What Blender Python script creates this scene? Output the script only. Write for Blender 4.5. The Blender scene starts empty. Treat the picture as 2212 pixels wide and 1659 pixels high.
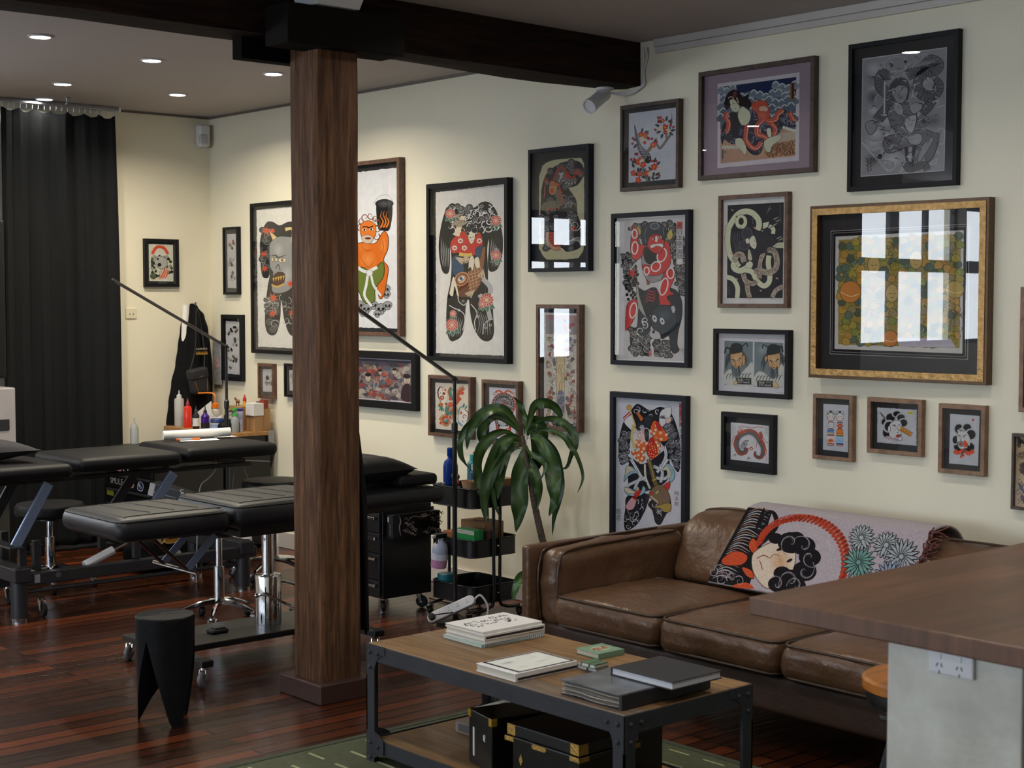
import bpy, bmesh, math, random
from mathutils import Vector, Matrix, Euler, noise as mnoise
from mathutils.geometry import tessellate_polygon
R = random.Random(7)
PI = math.pi
SC = bpy.context.scene
COL = SC.collection
sin, cos, rad = math.sin, math.cos, math.radians

# ------------------------------------------------------------------ helpers
def lin(h):
    if not isinstance(h, str): return tuple(h)[:3]
    h = h.lstrip('#')
    if len(h) == 3: h = ''.join(c * 2 for c in h)
    o = []
    for i in (0, 2, 4):
        c = int(h[i:i + 2], 16) / 255
        o.append(c / 12.92 if c <= .04045 else ((c + .055) / 1.055) ** 2.4)
    return tuple(o)

def M(name, col, rough=.5, metal=0., var=0., vs=8., bump=0., bs=60., stretch=(1, 1, 1), coat=0., emit=0., col2=None, spec=.5, detail=4, sheen=0.):
    m = bpy.data.materials.new(name); m.use_nodes = True
    nt = m.node_tree; b = nt.nodes['Principled BSDF']
    c = lin(col)
    b.inputs['Base Color'].default_value = (*c, 1)
    b.inputs['Roughness'].default_value = rough
    b.inputs['Metallic'].default_value = metal
    b.inputs['Specular IOR Level'].default_value = spec
    if coat: b.inputs['Coat Weight'].default_value = coat; b.inputs['Coat Roughness'].default_value = .08
    if sheen: b.inputs['Sheen Weight'].default_value = sheen
    if emit:
        b.inputs['Emission Color'].default_value = (*c, 1); b.inputs['Emission Strength'].default_value = emit
    if var or bump or col2:
        tc = nt.nodes.new('ShaderNodeTexCoord'); mp = nt.nodes.new('ShaderNodeMapping')
        mp.inputs['Scale'].default_value = stretch
        nt.links.new(tc.outputs['Object'], mp.inputs['Vector'])
        if var or col2:
            n = nt.nodes.new('ShaderNodeTexNoise'); n.inputs['Scale'].default_value = vs; n.inputs['Detail'].default_value = detail
            n.inputs['Roughness'].default_value = .6
            nt.links.new(mp.outputs[0], n.inputs['Vector'])
            rp = nt.nodes.new('ShaderNodeValToRGB')
            d = lin(col2) if col2 else tuple(x * (1 - var) for x in c)
            e = c if col2 else tuple(min(1, x * (1 + var)) for x in c)
            rp.color_ramp.elements[0].position = .3; rp.color_ramp.elements[0].color = (*d, 1)
            rp.color_ramp.elements[1].position = .7; rp.color_ramp.elements[1].color = (*e, 1)
            nt.links.new(n.outputs['Fac'], rp.inputs[0]); nt.links.new(rp.outputs[0], b.inputs['Base Color'])
        if bump:
            n2 = nt.nodes.new('ShaderNodeTexNoise'); n2.inputs['Scale'].default_value = bs; n2.inputs['Detail'].default_value = 5
            nt.links.new(mp.outputs[0], n2.inputs['Vector'])
            bp = nt.nodes.new('ShaderNodeBump'); bp.inputs['Strength'].default_value = bump; bp.inputs['Distance'].default_value = .01
            nt.links.new(n2.outputs['Fac'], bp.inputs['Height']); nt.links.new(bp.outputs[0], b.inputs['Normal'])
    return m

class MB:
    """collects shapes, then links them as ONE mesh object"""
    def __init__(s): s.v = []; s.f = []
    def add(s, vs, fs, mx=None):
        o = len(s.v)
        s.v += [tuple(mx @ Vector(v)) if mx else tuple(v) for v in vs]
        s.f += [tuple(i + o for i in f) for f in fs]; return s
    def box(s, x0, x1, y0, y1, z0, z1, mx=None):
        vs = [(x, y, z) for z in (z0, z1) for y in (y0, y1) for x in (x0, x1)]
        return s.add(vs, [(0, 2, 3, 1), (4, 5, 7, 6), (0, 1, 5, 4), (2, 6, 7, 3), (0, 4, 6, 2), (1, 3, 7, 5)], mx)
    def prism(s, pts, z0, z1, mx=None):
        n = len(pts)
        vs = [(p[0], p[1], z0) for p in pts] + [(p[0], p[1], z1) for p in pts]
        fs = [tuple(range(n))[::-1], tuple(range(n, 2 * n))] + [(i, (i + 1) % n, n + (i + 1) % n, n + i) for i in range(n)]
        return s.add(vs, fs, mx)
    def tube(s, pts, r, seg=10, caps=True, rs=None):
        pts = [Vector(p) for p in pts]; n = len(pts); vs = []; up = None
        for i, p in enumerate(pts):
            t = ((pts[min(i + 1, n - 1)] - p).normalized() + (p - pts[max(i - 1, 0)]).normalized())
            t = t.normalized() if t.length > 1e-6 else Vector((0, 0, 1))
            if up is None:
                up = Vector((0, 0, 1)) if abs(t.z) < .9 else Vector((1, 0, 0))
            a = t.cross(up); a = a.normalized() if a.length > 1e-6 else t.orthogonal().normalized()
            b = a.cross(t).normalized(); up = b
            rr = rs[i] if rs else r
            vs += [p + a * rr * cos(2 * PI * k / seg) + b * rr * sin(2 * PI * k / seg) for k in range(seg)]
        fs = [(i * seg + k, i * seg + (k + 1) % seg, (i + 1) * seg + (k + 1) % seg, (i + 1) * seg + k) for i in range(n - 1) for k in range(seg)]
        if caps: fs += [tuple(range(seg))[::-1], tuple((n - 1) * seg + k for k in range(seg))]
        return s.add(vs, fs)
    def lathe(s, prof, c=(0, 0, 0), seg=20, mx=None):
        vs = []; n = len(prof)
        for r, z in prof: vs += [(c[0] + max(r, 1e-4) * cos(2 * PI * k / seg), c[1] + max(r, 1e-4) * sin(2 * PI * k / seg), c[2] + z) for k in range(seg)]
        fs = [(i * seg + k, i * seg + (k + 1) % seg, (i + 1) * seg + (k + 1) % seg, (i + 1) * seg + k) for i in range(n - 1) for k in range(seg)]
        fs += [tuple(range(seg))[::-1], tuple((n - 1) * seg + k for k in range(seg))]
        return s.add(vs, fs, mx)
    def ball(s, c, rx, ry=None, rz=None, seg=12, mx=None):
        ry = ry or rx; rz = rz or rx; m = seg // 2; vs = []; fs = []
        for i in range(m + 1):
            a = -PI / 2 + PI * i / m
            vs += [(c[0] + rx * max(cos(a), 1e-3) * cos(2 * PI * k / seg), c[1] + ry * max(cos(a), 1e-3) * sin(2 * PI * k / seg), c[2] + rz * sin(a)) for k in range(seg)]
        fs = [(i * seg + k, i * seg + (k + 1) % seg, (i + 1) * seg + (k + 1) % seg, (i + 1) * seg + k) for i in range(m) for k in range(seg)]
        return s.add(vs, fs, mx)
    def rbox(s, c, h, r, n=6, crown=0, deform=None, mx=None, crownb=0):
        """rounded box: centre c, half sizes h, radius r, crowned top"""
        def ax(hh):
            rr = min(r, hh * .98); k = [-hh, -hh + rr * .12, -hh + rr * .35, -hh + rr * .65, -hh + rr]
            inn = [-hh + rr + (2 * (hh - rr)) * i / n for i in range(1, n)] if hh - rr > 1e-3 else []
            return k + inn + [-q for q in k[::-1]]
        A = [ax(q) for q in h]; idx = {}; vs = []; fs = []
        def vert(p):
            key = tuple(round(q, 6) for q in p)
            if key in idx: return idx[key]
            cl = [max(-(h[i] - min(r, h[i] * .98)), min(h[i] - min(r, h[i] * .98), p[i])) for i in range(3)]
            d = Vector(p) - Vector(cl)
            if d.length > 1e-9:
                rr = [min(r, h[i] * .98) for i in range(3)]
                dn = Vector([d[i] / rr[i] for i in range(3)])
                if dn.length > 1e-9: dn.normalize()
                q = Vector([cl[i] + dn[i] * rr[i] for i in range(3)])
            else: q = Vector(p)
            w = max(0, 1 - (p[0] / h[0]) ** 2) * max(0, 1 - (p[1] / h[1]) ** 2)
            q.z += (crown if p[2] > 0 else -crownb) * w * abs(p[2] / h[2])
            if deform: q = deform(q)
            idx[key] = len(vs); vs.append(q + Vector(c)); return idx[key]
        for a in range(3):
            b, e = (a + 1) % 3, (a + 2) % 3
            for sg in (-1, 1):
                for i in range(len(A[b]) - 1):
                    for j in range(len(A[e]) - 1):
                        q = []
                        for (u, v) in ((i, j), (i + 1, j), (i + 1, j + 1), (i, j + 1)):
                            p = [0, 0, 0]; p[a] = sg * h[a]; p[b] = A[b][u]; p[e] = A[e][v]; q.append(vert(p))
                        fs.append(tuple(q) if sg > 0 else tuple(q[::-1]))
        return s.add(vs, fs, mx)
    def grid(s, fn, nu, nv):
        vs = [fn(i / nu, j / nv) for j in range(nv + 1) for i in range(nu + 1)]
        return s.add(vs, [(j * (nu + 1) + i, j * (nu + 1) + i + 1, (j + 1) * (nu + 1) + i + 1, (j + 1) * (nu + 1) + i) for j in range(nv) for i in range(nu)])
    def build(s, name, mat, parent=None, smooth=False, bevel=0, world=True, solid=0, sub=0):
        me = bpy.data.meshes.new(name)
        off = worldloc(parent) if (world and parent) else Vector((0, 0, 0))
        me.from_pydata([tuple(Vector(v) - off) for v in s.v], [], s.f)
        me.update()
        if mat: me.materials.append(mat)
        o = bpy.data.objects.new(name, me); COL.objects.link(o)
        if parent: o.parent = parent
        if smooth:
            for p in me.polygons: p.use_smooth = True
            try: me.set_sharp_from_angle(angle=rad(smooth if smooth > 1 else 40))
            except Exception: pass
        if solid:
            md = o.modifiers.new('solid', 'SOLIDIFY'); md.thickness = solid; md.offset = 0
        if bevel:
            md = o.modifiers.new('bevel', 'BEVEL'); md.width = bevel; md.segments = 2; md.limit_method = 'ANGLE'; md.angle_limit = rad(40)
            md.harden_normals = False
        if sub:
            md = o.modifiers.new('sub', 'SUBSURF'); md.levels = sub; md.render_levels = sub
        return o

def worldloc(o):
    v = Vector((0, 0, 0))
    while o: v = v + o.location; o = o.parent
    return v
def tag(o, label=None, cat=None, group=None, kind=None):
    if label: o['label'] = label
    if cat: o['category'] = cat
    if group: o['group'] = group
    if kind: o['kind'] = kind
    return o
def thing(name, label, cat, loc, group=None, rot=0):
    o = bpy.data.objects.new(name, None); COL.objects.link(o)
    o.location = loc; o.empty_display_size = .05
    if rot: o.rotation_euler = (0, 0, rot)
    return tag(o, label, cat, group)
def struct(o): o['kind'] = 'structure'; return o
def copy_tree(o, parent=None):
    c = o.copy(); COL.objects.link(c)
    if parent: c.parent = parent
    for ch in list(o.children): copy_tree(ch, c)
    return c
def Tr(x, y, z): return Matrix.Translation((x, y, z))
def Rz(a): return Matrix.Rotation(a, 4, 'Z')
def Rx(a): return Matrix.Rotation(a, 4, 'X')
def Ry(a): return Matrix.Rotation(a, 4, 'Y')
def aim(p, q):
    """matrix taking local +Z to the direction p->q with origin p"""
    d = (Vector(q) - Vector(p)).normalized()
    return Tr(*p) @ d.to_track_quat('Z', 'Y').to_matrix().to_4x4()
def bar(mb, p, q, w, t, up=(0, 0, 1)):
    """flat bar from p to q: width w across, thickness t along up"""
    p = Vector(p); q = Vector(q); d = (q - p).normalized(); u = Vector(up); a = d.cross(u).normalized(); b = a.cross(d).normalized()
    vs = [e + a * sx * w / 2 + b * sy * t / 2 for e in (p, q) for sx, sy in ((-1, -1), (1, -1), (1, 1), (-1, 1))]
    return mb.add(vs, [(3, 2, 1, 0), (4, 5, 6, 7), (0, 1, 5, 4), (1, 2, 6, 5), (2, 3, 7, 6), (3, 0, 4, 7)])
def rrect(x0, x1, y0, y1, r, n=5):
    p = []
    for cx, cy, a in ((x1 - r, y1 - r, 0), (x0 + r, y1 - r, 90), (x0 + r, y0 + r, 180), (x1 - r, y0 + r, 270)):
        p += [(cx + r * cos(rad(a + 90 * i / n)), cy + r * sin(rad(a + 90 * i / n))) for i in range(n + 1)]
    return p
def cr(pts, closed=False, n=6):
    """Catmull-Rom samples through 2D or 3D points"""
    P = [Vector(p) for p in pts]; L = len(P); out = []
    for i in range(L if closed else L - 1):
        g = (lambda k: P[k % L]) if closed else (lambda k: P[max(0, min(L - 1, k))])
        a, b, c, d = g(i - 1), g(i), g(i + 1), g(i + 2)
        for k in range(n):
            t = k / n
            out.append(.5 * ((2 * b) + (c - a) * t + (2 * a - 5 * b + 4 * c - d) * t * t + (3 * b - a - 3 * c + d) * t ** 3))
    if not closed: out.append(P[-1])
    return out

# ------------------------------------------------------------------ flat artwork drawn as coloured vector shapes
_glyph = {}
def glyphs(txt):
    if txt in _glyph: return _glyph[txt]
    cu = bpy.data.curves.new('t', 'FONT'); cu.body = txt; cu.align_x = 'CENTER'; cu.align_y = 'CENTER'; cu.resolution_u = 2
    ob = bpy.data.objects.new('t', cu); COL.objects.link(ob)
    dg = bpy.context.evaluated_depsgraph_get(); dg.update()
    me = bpy.data.meshes.new_from_object(ob.evaluated_get(dg))
    r = ([(v.co.x, v.co.y) for v in me.vertices], [tuple(p.vertices) for p in me.polygons])
    bpy.data.objects.remove(ob); bpy.data.curves.remove(cu); bpy.data.meshes.remove(me)
    _glyph[txt] = r; return r

class Art:
    """drawing board: coordinates inside the quad TL,TR,BR,BL, y down"""
    def __init__(s, TL, TR, BR, BL, seed=1):
        s.q = [Vector(p) for p in (TL, TR, BR, BL)]; s.V = []; s.F = []; s.C = []; s.r = random.Random(seed); s.g = {}
    def uv(s, p):
        a, b, c, d = s.q; u = v = .5
        for _ in range(8):
            top = a + (b - a) * u; bot = d + (c - d) * u
            v = (p[1] - top.y) / (bot.y - top.y)
            l = a + (d - a) * v; rr = b + (c - b) * v
            u = (p[0] - l.x) / (rr.x - l.x)
        return u, v
    def raw(s, vs, fs, col, cols=None):
        o = len(s.V); U = [s.uv(p) for p in vs]; n = 40
        ij = [(i, j) for i in range(int(min(u for u, v in U) * n), int(max(u for u, v in U) * n) + 1) for j in range(int(min(v for u, v in U) * n), int(max(v for u, v in U) * n) + 1)]
        k = 1 + max(s.g.get(q, 0) for q in ij)      # lies just above whatever is already drawn there
        for q in ij: s.g[q] = k
        for u, v in U: s.V.append((u, v, k))
        c = lin(col) if col is not None else None
        for f in fs:
            s.F.append(tuple(i + o for i in f))
            s.C.append([lin(cols[i]) for i in f] if cols else [c] * len(f))
    def poly(s, pts, col, cols=None):
        pts = [Vector((p[0], p[1])) for p in pts]
        if len(pts) < 3: return
        tr = tessellate_polygon([[Vector((p.x, p.y, 0)) for p in pts]])
        s.raw(pts, [tuple(t) for t in tr], col, cols)
    def quad(s, x0, y0, x1, y1, col): s.poly([(x0, y0), (x1, y0), (x1, y1), (x0, y1)], col)
    def line(s, pts, w, col, taper=0, closed=False, smooth=True, n=5):
        P = cr(pts, closed, n) if smooth and len(pts) > 2 else [Vector(p) for p in pts] + ([Vector(pts[0])] if closed else [])
        if closed and smooth: P.append(P[0])
        P = [Vector((p[0], p[1])) for p in P]; L = len(P); vs = []
        for i, p in enumerate(P):
            t = P[min(i + 1, L - 1)] - P[max(i - 1, 0)]
            if closed and i in (0, L - 1): t = P[1] - P[L - 2]
            t = t.normalized() if t.length > 1e-6 else Vector((1, 0)); nn = Vector((-t.y, t.x))
            k = i / max(1, L - 1)
            if callable(w): ww = w(k)
            else: ww = w * (1 if taper == 0 else (1 - k * .92) if taper == 1 else (sin(PI * k) * .9 + .1))
            vs += [p + nn * ww / 2, p - nn * ww / 2]
        s.raw(vs, [(2 * i, 2 * i + 1, 2 * i + 3, 2 * i + 2) for i in range(L - 1)], col)
    def blob(s, pts, col, ol=None, w=2, n=5):
        P = cr(pts, True, n); s.poly(P, col)
        if ol: s.line(P, w, ol, closed=True, smooth=False)
    def shape(s, pts, col, ol=None, w=2):
        s.poly(pts, col)
        if ol: s.line(pts, w, ol, closed=True, smooth=False)
    def ell(s, x, y, rx, ry, col, ol=None, w=2, rot=0, n=18):
        c, q = cos(rad(rot)), sin(rad(rot))
        P = [(x + rx * cos(2 * PI * k / n) * c - ry * sin(2 * PI * k / n) * q, y + rx * cos(2 * PI * k / n) * q + ry * sin(2 * PI * k / n) * c) for k in range(n)]
        if col is not None: s.poly(P, col)
        if ol: s.line(P, w, ol, closed=True, smooth=False)
    def circ(s, x, y, r, col, ol=None, w=2, n=14): s.ell(x, y, r, r, col, ol, w, 0, n)
    def soft(s, x, y, rx, ry, c0, c1, n=18):
        P = [(x, y)] + [(x + rx * cos(2 * PI * k / n), y + ry * sin(2 * PI * k / n)) for k in range(n)]
        s.raw(P, [(0, 1 + k, 1 + (k + 1) % n) for k in range(n)], None, [c0] + [c1] * n)
    def text(s, t, x, y, size, col, rot=0, sx=1):
        vs, fs = glyphs(t); c, q = cos(rad(rot)), sin(rad(rot))
        s.raw([(x + (vx * sx * c + vy * q) * size, y + (vx * sx * q - vy * c) * size) for vx, vy in vs], fs, col)
    def swirl(s, x, y, r, col, w, turns=1.4, a0=0, d=1):
        n = int(14 * turns) + 4
        s.line([(x + r * (1 - k / n * .9) * cos(a0 + d * 2 * PI * turns * k / n), y + r * (1 - k / n * .9) * sin(a0 + d * 2 * PI * turns * k / n)) for k in range(n + 1)], w, col, taper=1, smooth=False)
    def inside(s, P, x, y):
        r = False; j = len(P) - 1
        for i in range(len(P)):
            if (P[i][1] > y) != (P[j][1] > y) and x < (P[j][0] - P[i][0]) * (y - P[i][1]) / (P[j][1] - P[i][1]) + P[i][0]: r = not r
            j = i
        return r
    def scatter(s, P, n, md=0):
        xs = [p[0] for p in P]; ys = [p[1] for p in P]; out = []; t = 0
        while len(out) < n and t < n * 60:
            t += 1; x = s.r.uniform(min(xs), max(xs)); y = s.r.uniform(min(ys), max(ys))
            if s.inside(P, x, y) and all((x - a) ** 2 + (y - b) ** 2 > md * md for a, b in out): out.append((x, y))
        return out
    def puff(s, x, y, r, col, ol, w, a0=None):
        """scalloped cloud puff with hooked outline"""
        a0 = s.r.uniform(0, 6.28) if a0 is None else a0
        s.ell(x, y, r * 1.06, r * .94, '141416'); c = lin(col); g = lin(ol)
        s.soft(x, y + r * .1, r, r * .86, tuple(c[i] * .55 + g[i] * .28 for i in range(3)), col, 12)
        s.line([(x + r * cos(a0 + k * .62), y + r * .88 * sin(a0 + k * .62)) for k in range(8)], w * .8, ol, taper=2)
        if s.r.random() < .4: s.swirl(x, y, r * .5, ol, w * .7, .8, a0, s.r.choice((-1, 1)))
    def clouds(s, P, n, r, col='222226', ol='b9b9b9', w=3, md=.9):
        for x, y in sorted(s.scatter(P, n, r * md), key=lambda q: -q[1]): s.puff(x, y, r * s.r.uniform(.75, 1.25), col, ol, w)
    def waves(s, P, n, r, col='eeeeee', w=4, md=.8):
        for x, y in s.scatter(P, n, r * md):
            a = s.r.uniform(0, 6.28); d = s.r.choice((-1, 1)); rr = r * s.r.uniform(.7, 1.3)
            s.swirl(x, y, rr, col, w, s.r.uniform(.5, 1.1), a, d)
    def scales(s, P, step, col, w, rot=0):
        c, q = cos(rad(rot)), sin(rad(rot)); xs = [p[0] for p in P]; ys = [p[1] for p in P]
        cx, cy = sum(xs) / len(xs), sum(ys) / len(ys); m = int(max(max(xs) - min(xs), max(ys) - min(ys)) / step) + 2
        for j in range(-m, m):
            for i in range(-m, m):
                a, b = (i + .5 * (j % 2)) * step, j * step * .62
                x, y = cx + a * c - b * q, cy + a * q + b * c
                if s.inside(P, x, y):
                    pts = [(x + (step * .5 * cos(t)) * c - (step * .55 * sin(t)) * q, y + (step * .5 * cos(t)) * q + (step * .55 * sin(t)) * c) for t in (0, PI * .25, PI * .5, PI * .75, PI)]
                    s.line(pts, w, col, smooth=False)
    def flower(s, x, y, r, col, ol, n=12, w=2, core='e8c060', rows=2, cw=.25):
        for k in range(rows):
            rr = r * (1 - k * .42)
            for i in range(n):
                a = 360 * (i + .5 * k) / n
                s.ell(x + rr * .62 * cos(rad(a)), y + rr * .62 * sin(rad(a)), rr * .42, rr * 2.2 / n, col, ol, w, a, 8)
        s.circ(x, y, r * cw, core, ol, w, 8)
    def star(s, x, y, r, col, n=7, rot=0, inner=.38, ol=None, w=2):
        P = []
        for i in range(2 * n):
            rr = r * (1 if i % 2 == 0 else inner); a = rad(rot) + PI * i / n
            P.append((x + rr * cos(a), y + rr * sin(a)))
        s.shape(P, col, ol, w)
    def leaf(s, x, y, l, wd, a, col, ol=None, w=2):
        c, q = cos(rad(a)), sin(rad(a))
        f = lambda u, v: (x + u * c - v * q, y + u * q + v * c)
        s.blob([f(0, 0), f(l * .4, wd / 2), f(l, 0), f(l * .4, -wd / 2)], col, ol, w, 3)
    def skull(s, x, y, r, col='b8b8b6', ol='333'):
        s.ell(x, y, r, r * .9, col, ol, r * .1); s.ell(x, y + r * .8, r * .55, r * .4, col, ol, r * .1)
        for d in (-1, 1): s.ell(x + d * r * .4, y + r * .15, r * .27, r * .3, '1a1a1a', n=8)
        s.ell(x, y + r * .55, r * .1, r * .14, '1a1a1a', n=6)
    def flame(s, x, y, h, w, col, n=5):
        for i in range(n):
            a = (i - (n - 1) / 2) * w / n
            k = 1 - abs(i - (n - 1) / 2) / n
            s.line([(x + a, y), (x + a * 1.3 + w * .06, y - h * .3 * k), (x + a * .9 - w * .08, y - h * .6 * k), (x + a * 1.2 + w * .05, y - h * k)], w / n * 1.1, col, taper=1)
    def body(s, path, w, col, ol, belly=None, spine=None, step=None, lw=2, tw=None):
        """serpent body along a path: scales, belly band and spines"""
        P = cr(path, False, 8); P = [Vector((p[0], p[1])) for p in P]; L = len(P)
        W = tw or (lambda k: w * (.55 + .45 * sin(PI * min(1, k * 1.15))) if k < .87 else w * max(.06, (1 - k) * 4))
        s.line(P, lambda k: W(k) + lw * 2, ol, smooth=False); s.line(P, W, col, smooth=False)
        nn = []
        for i in range(L):
            t = (P[min(i + 1, L - 1)] - P[max(i - 1, 0)]); t = t.normalized() if t.length > 1e-6 else Vector((1, 0)); nn.append(Vector((-t.y, t.x)))
        if belly:
            Q = [P[i] + nn[i] * W(i / (L - 1)) * .3 for i in range(L)]; s.line(Q, lambda k: W(k) * .36, belly, smooth=False)
            for i in range(0, L - 1): s.line([P[i] + nn[i] * W(i / (L - 1)) * .12, P[i] + nn[i] * W(i / (L - 1)) * .48], lw * .8, ol, smooth=False)
        st = step or w * .3
        acc = 0
        for i in range(1, L):
            seg = (P[i] - P[i - 1]).length; acc += seg
            if acc < st: continue
            acc = 0; k = i / (L - 1); ww = W(k); t = Vector((nn[i].y, -nn[i].x))
            for e in ((-.3, -.1, .1) if belly else (-.34, -.12, .12, .34)):
                c = P[i] + nn[i] * ww * (e - (.05 if belly else 0))
                s.line([c + nn[i] * ww * .1, c + t * st * .5, c - nn[i] * ww * .1], lw * .8, ol, smooth=False)
            if spine:
                c = P[i] - nn[i] * ww * .5
                s.poly([c - t * st * .5, c + t * st * .5, c - nn[i] * ww * .35 + t * st * .4], spine)
    def build(s, name, mat, parent, fn, dz=2e-5):
        """fn(u, v, height) -> local position"""
        me = bpy.data.meshes.new(name)
        me.from_pydata([tuple(fn(u, v, l * dz)) for u, v, l in s.V], [], s.F)
        ca = me.color_attributes.new('Ink', 'FLOAT_COLOR', 'CORNER')
        k = 0; buf = [0.0] * (4 * len(me.loops))
        for c in s.C:
            for q in c: buf[k:k + 4] = (*q, 1.0); k += 4
        ca.data.foreach_set('color', buf); me.update(); me.materials.append(mat)
        o = bpy.data.objects.new(name, me); COL.objects.link(o); o.parent = parent
        return o

def ink_mat(name, rough=.7, weave=0, spec=.12):
    m = bpy.data.materials.new(name); m.use_nodes = True; nt = m.node_tree; b = nt.nodes['Principled BSDF']
    a = nt.nodes.new('ShaderNodeVertexColor'); a.layer_name = 'Ink'
    tc = nt.nodes.new('ShaderNodeTexCoord'); n = nt.nodes.new('ShaderNodeTexNoise'); n.inputs['Scale'].default_value = 300 if weave else 25
    n.inputs['Detail'].default_value = 3
    nt.links.new(tc.outputs['Object'], n.inputs['Vector'])
    mx = nt.nodes.new('ShaderNodeMix'); mx.data_type = 'RGBA'; mx.blend_type = 'MULTIPLY'; mx.inputs[0].default_value = .9 if weave else .18
    rp = nt.nodes.new('ShaderNodeValToRGB'); rp.color_ramp.elements[0].position = .35; rp.color_ramp.elements[1].position = .65
    rp.color_ramp.elements[0].color = (.55, .55, .55, 1)
    nt.links.new(n.outputs['Fac'], rp.inputs[0]); nt.links.new(a.outputs[0], mx.inputs[6]); nt.links.new(rp.outputs[0], mx.inputs[7])
    nt.links.new(mx.outputs[2], b.inputs['Base Color']); b.inputs['Roughness'].default_value = rough; b.inputs['Specular IOR Level'].default_value = spec
    if weave:
        bp = nt.nodes.new('ShaderNodeBump'); bp.inputs['Strength'].default_value = .4; bp.inputs['Distance'].default_value = .004
        nt.links.new(n.outputs['Fac'], bp.inputs['Height']); nt.links.new(bp.outputs[0], b.inputs['Normal'])
    return m

def pane_mat(name, ior=1.5, tint=(1, 1, 1), rough=0.):
    """thin sheet of glass: fresnel mix of clear and mirror"""
    m = bpy.data.materials.new(name); m.use_nodes = True; nt = m.node_tree; nt.nodes.remove(nt.nodes['Principled BSDF'])
    out = nt.nodes['Material Output']; mx = nt.nodes.new('ShaderNodeMixShader'); t = nt.nodes.new('ShaderNodeBsdfTransparent'); g = nt.nodes.new('ShaderNodeBsdfGlossy')
    fr = nt.nodes.new('ShaderNodeFresnel'); ge = nt.nodes.new('ShaderNodeNewGeometry'); mr = nt.nodes.new('ShaderNodeMapRange'); mr.inputs[3].default_value = ior; mr.inputs[4].default_value = 1 / ior
    nt.links.new(ge.outputs['Backfacing'], mr.inputs[0]); nt.links.new(mr.outputs[0], fr.inputs['IOR']); g.inputs['Roughness'].default_value = rough
    t.inputs[0].default_value = (*tint, 1)
    nt.links.new(fr.outputs[0], mx.inputs[0]); nt.links.new(t.outputs[0], mx.inputs[1]); nt.links.new(g.outputs[0], mx.inputs[2]); nt.links.new(mx.outputs[0], out.inputs[0])
    return m

# ------------------------------------------------------------------ materials
def wood_mat(name, c1, c2, scale=3, stretch=(12, 1, 12), rough=.45, bump=.15, c3=None, spec=.4):
    m = bpy.data.materials.new(name); m.use_nodes = True; nt = m.node_tree; b = nt.nodes['Principled BSDF']
    tc = nt.nodes.new('ShaderNodeTexCoord'); mp = nt.nodes.new('ShaderNodeMapping'); mp.inputs['Scale'].default_value = stretch
    n = nt.nodes.new('ShaderNodeTexNoise'); n.inputs['Scale'].default_value = scale; n.inputs['Detail'].default_value = 7; n.inputs['Roughness'].default_value = .65; n.inputs['Distortion'].default_value = .6
    rp = nt.nodes.new('ShaderNodeValToRGB'); e = rp.color_ramp.elements
    e[0].position = .3; e[0].color = (*lin(c1), 1); e[1].position = .68; e[1].color = (*lin(c2), 1)
    if c3: q = e.new(.5); q.color = (*lin(c3), 1)
    nt.links.new(tc.outputs['Object'], mp.inputs[0]); nt.links.new(mp.outputs[0], n.inputs['Vector']); nt.links.new(n.outputs['Fac'], rp.inputs[0])
    nt.links.new(rp.outputs[0], b.inputs['Base Color']); b.inputs['Roughness'].default_value = rough; b.inputs['Specular IOR Level'].default_value = spec
    bp = nt.nodes.new('ShaderNodeBump'); bp.inputs['Strength'].default_value = bump; bp.inputs['Distance'].default_value = .006
    nt.links.new(n.outputs['Fac'], bp.inputs['Height']); nt.links.new(bp.outputs[0], b.inputs['Normal'])
    return m
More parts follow.
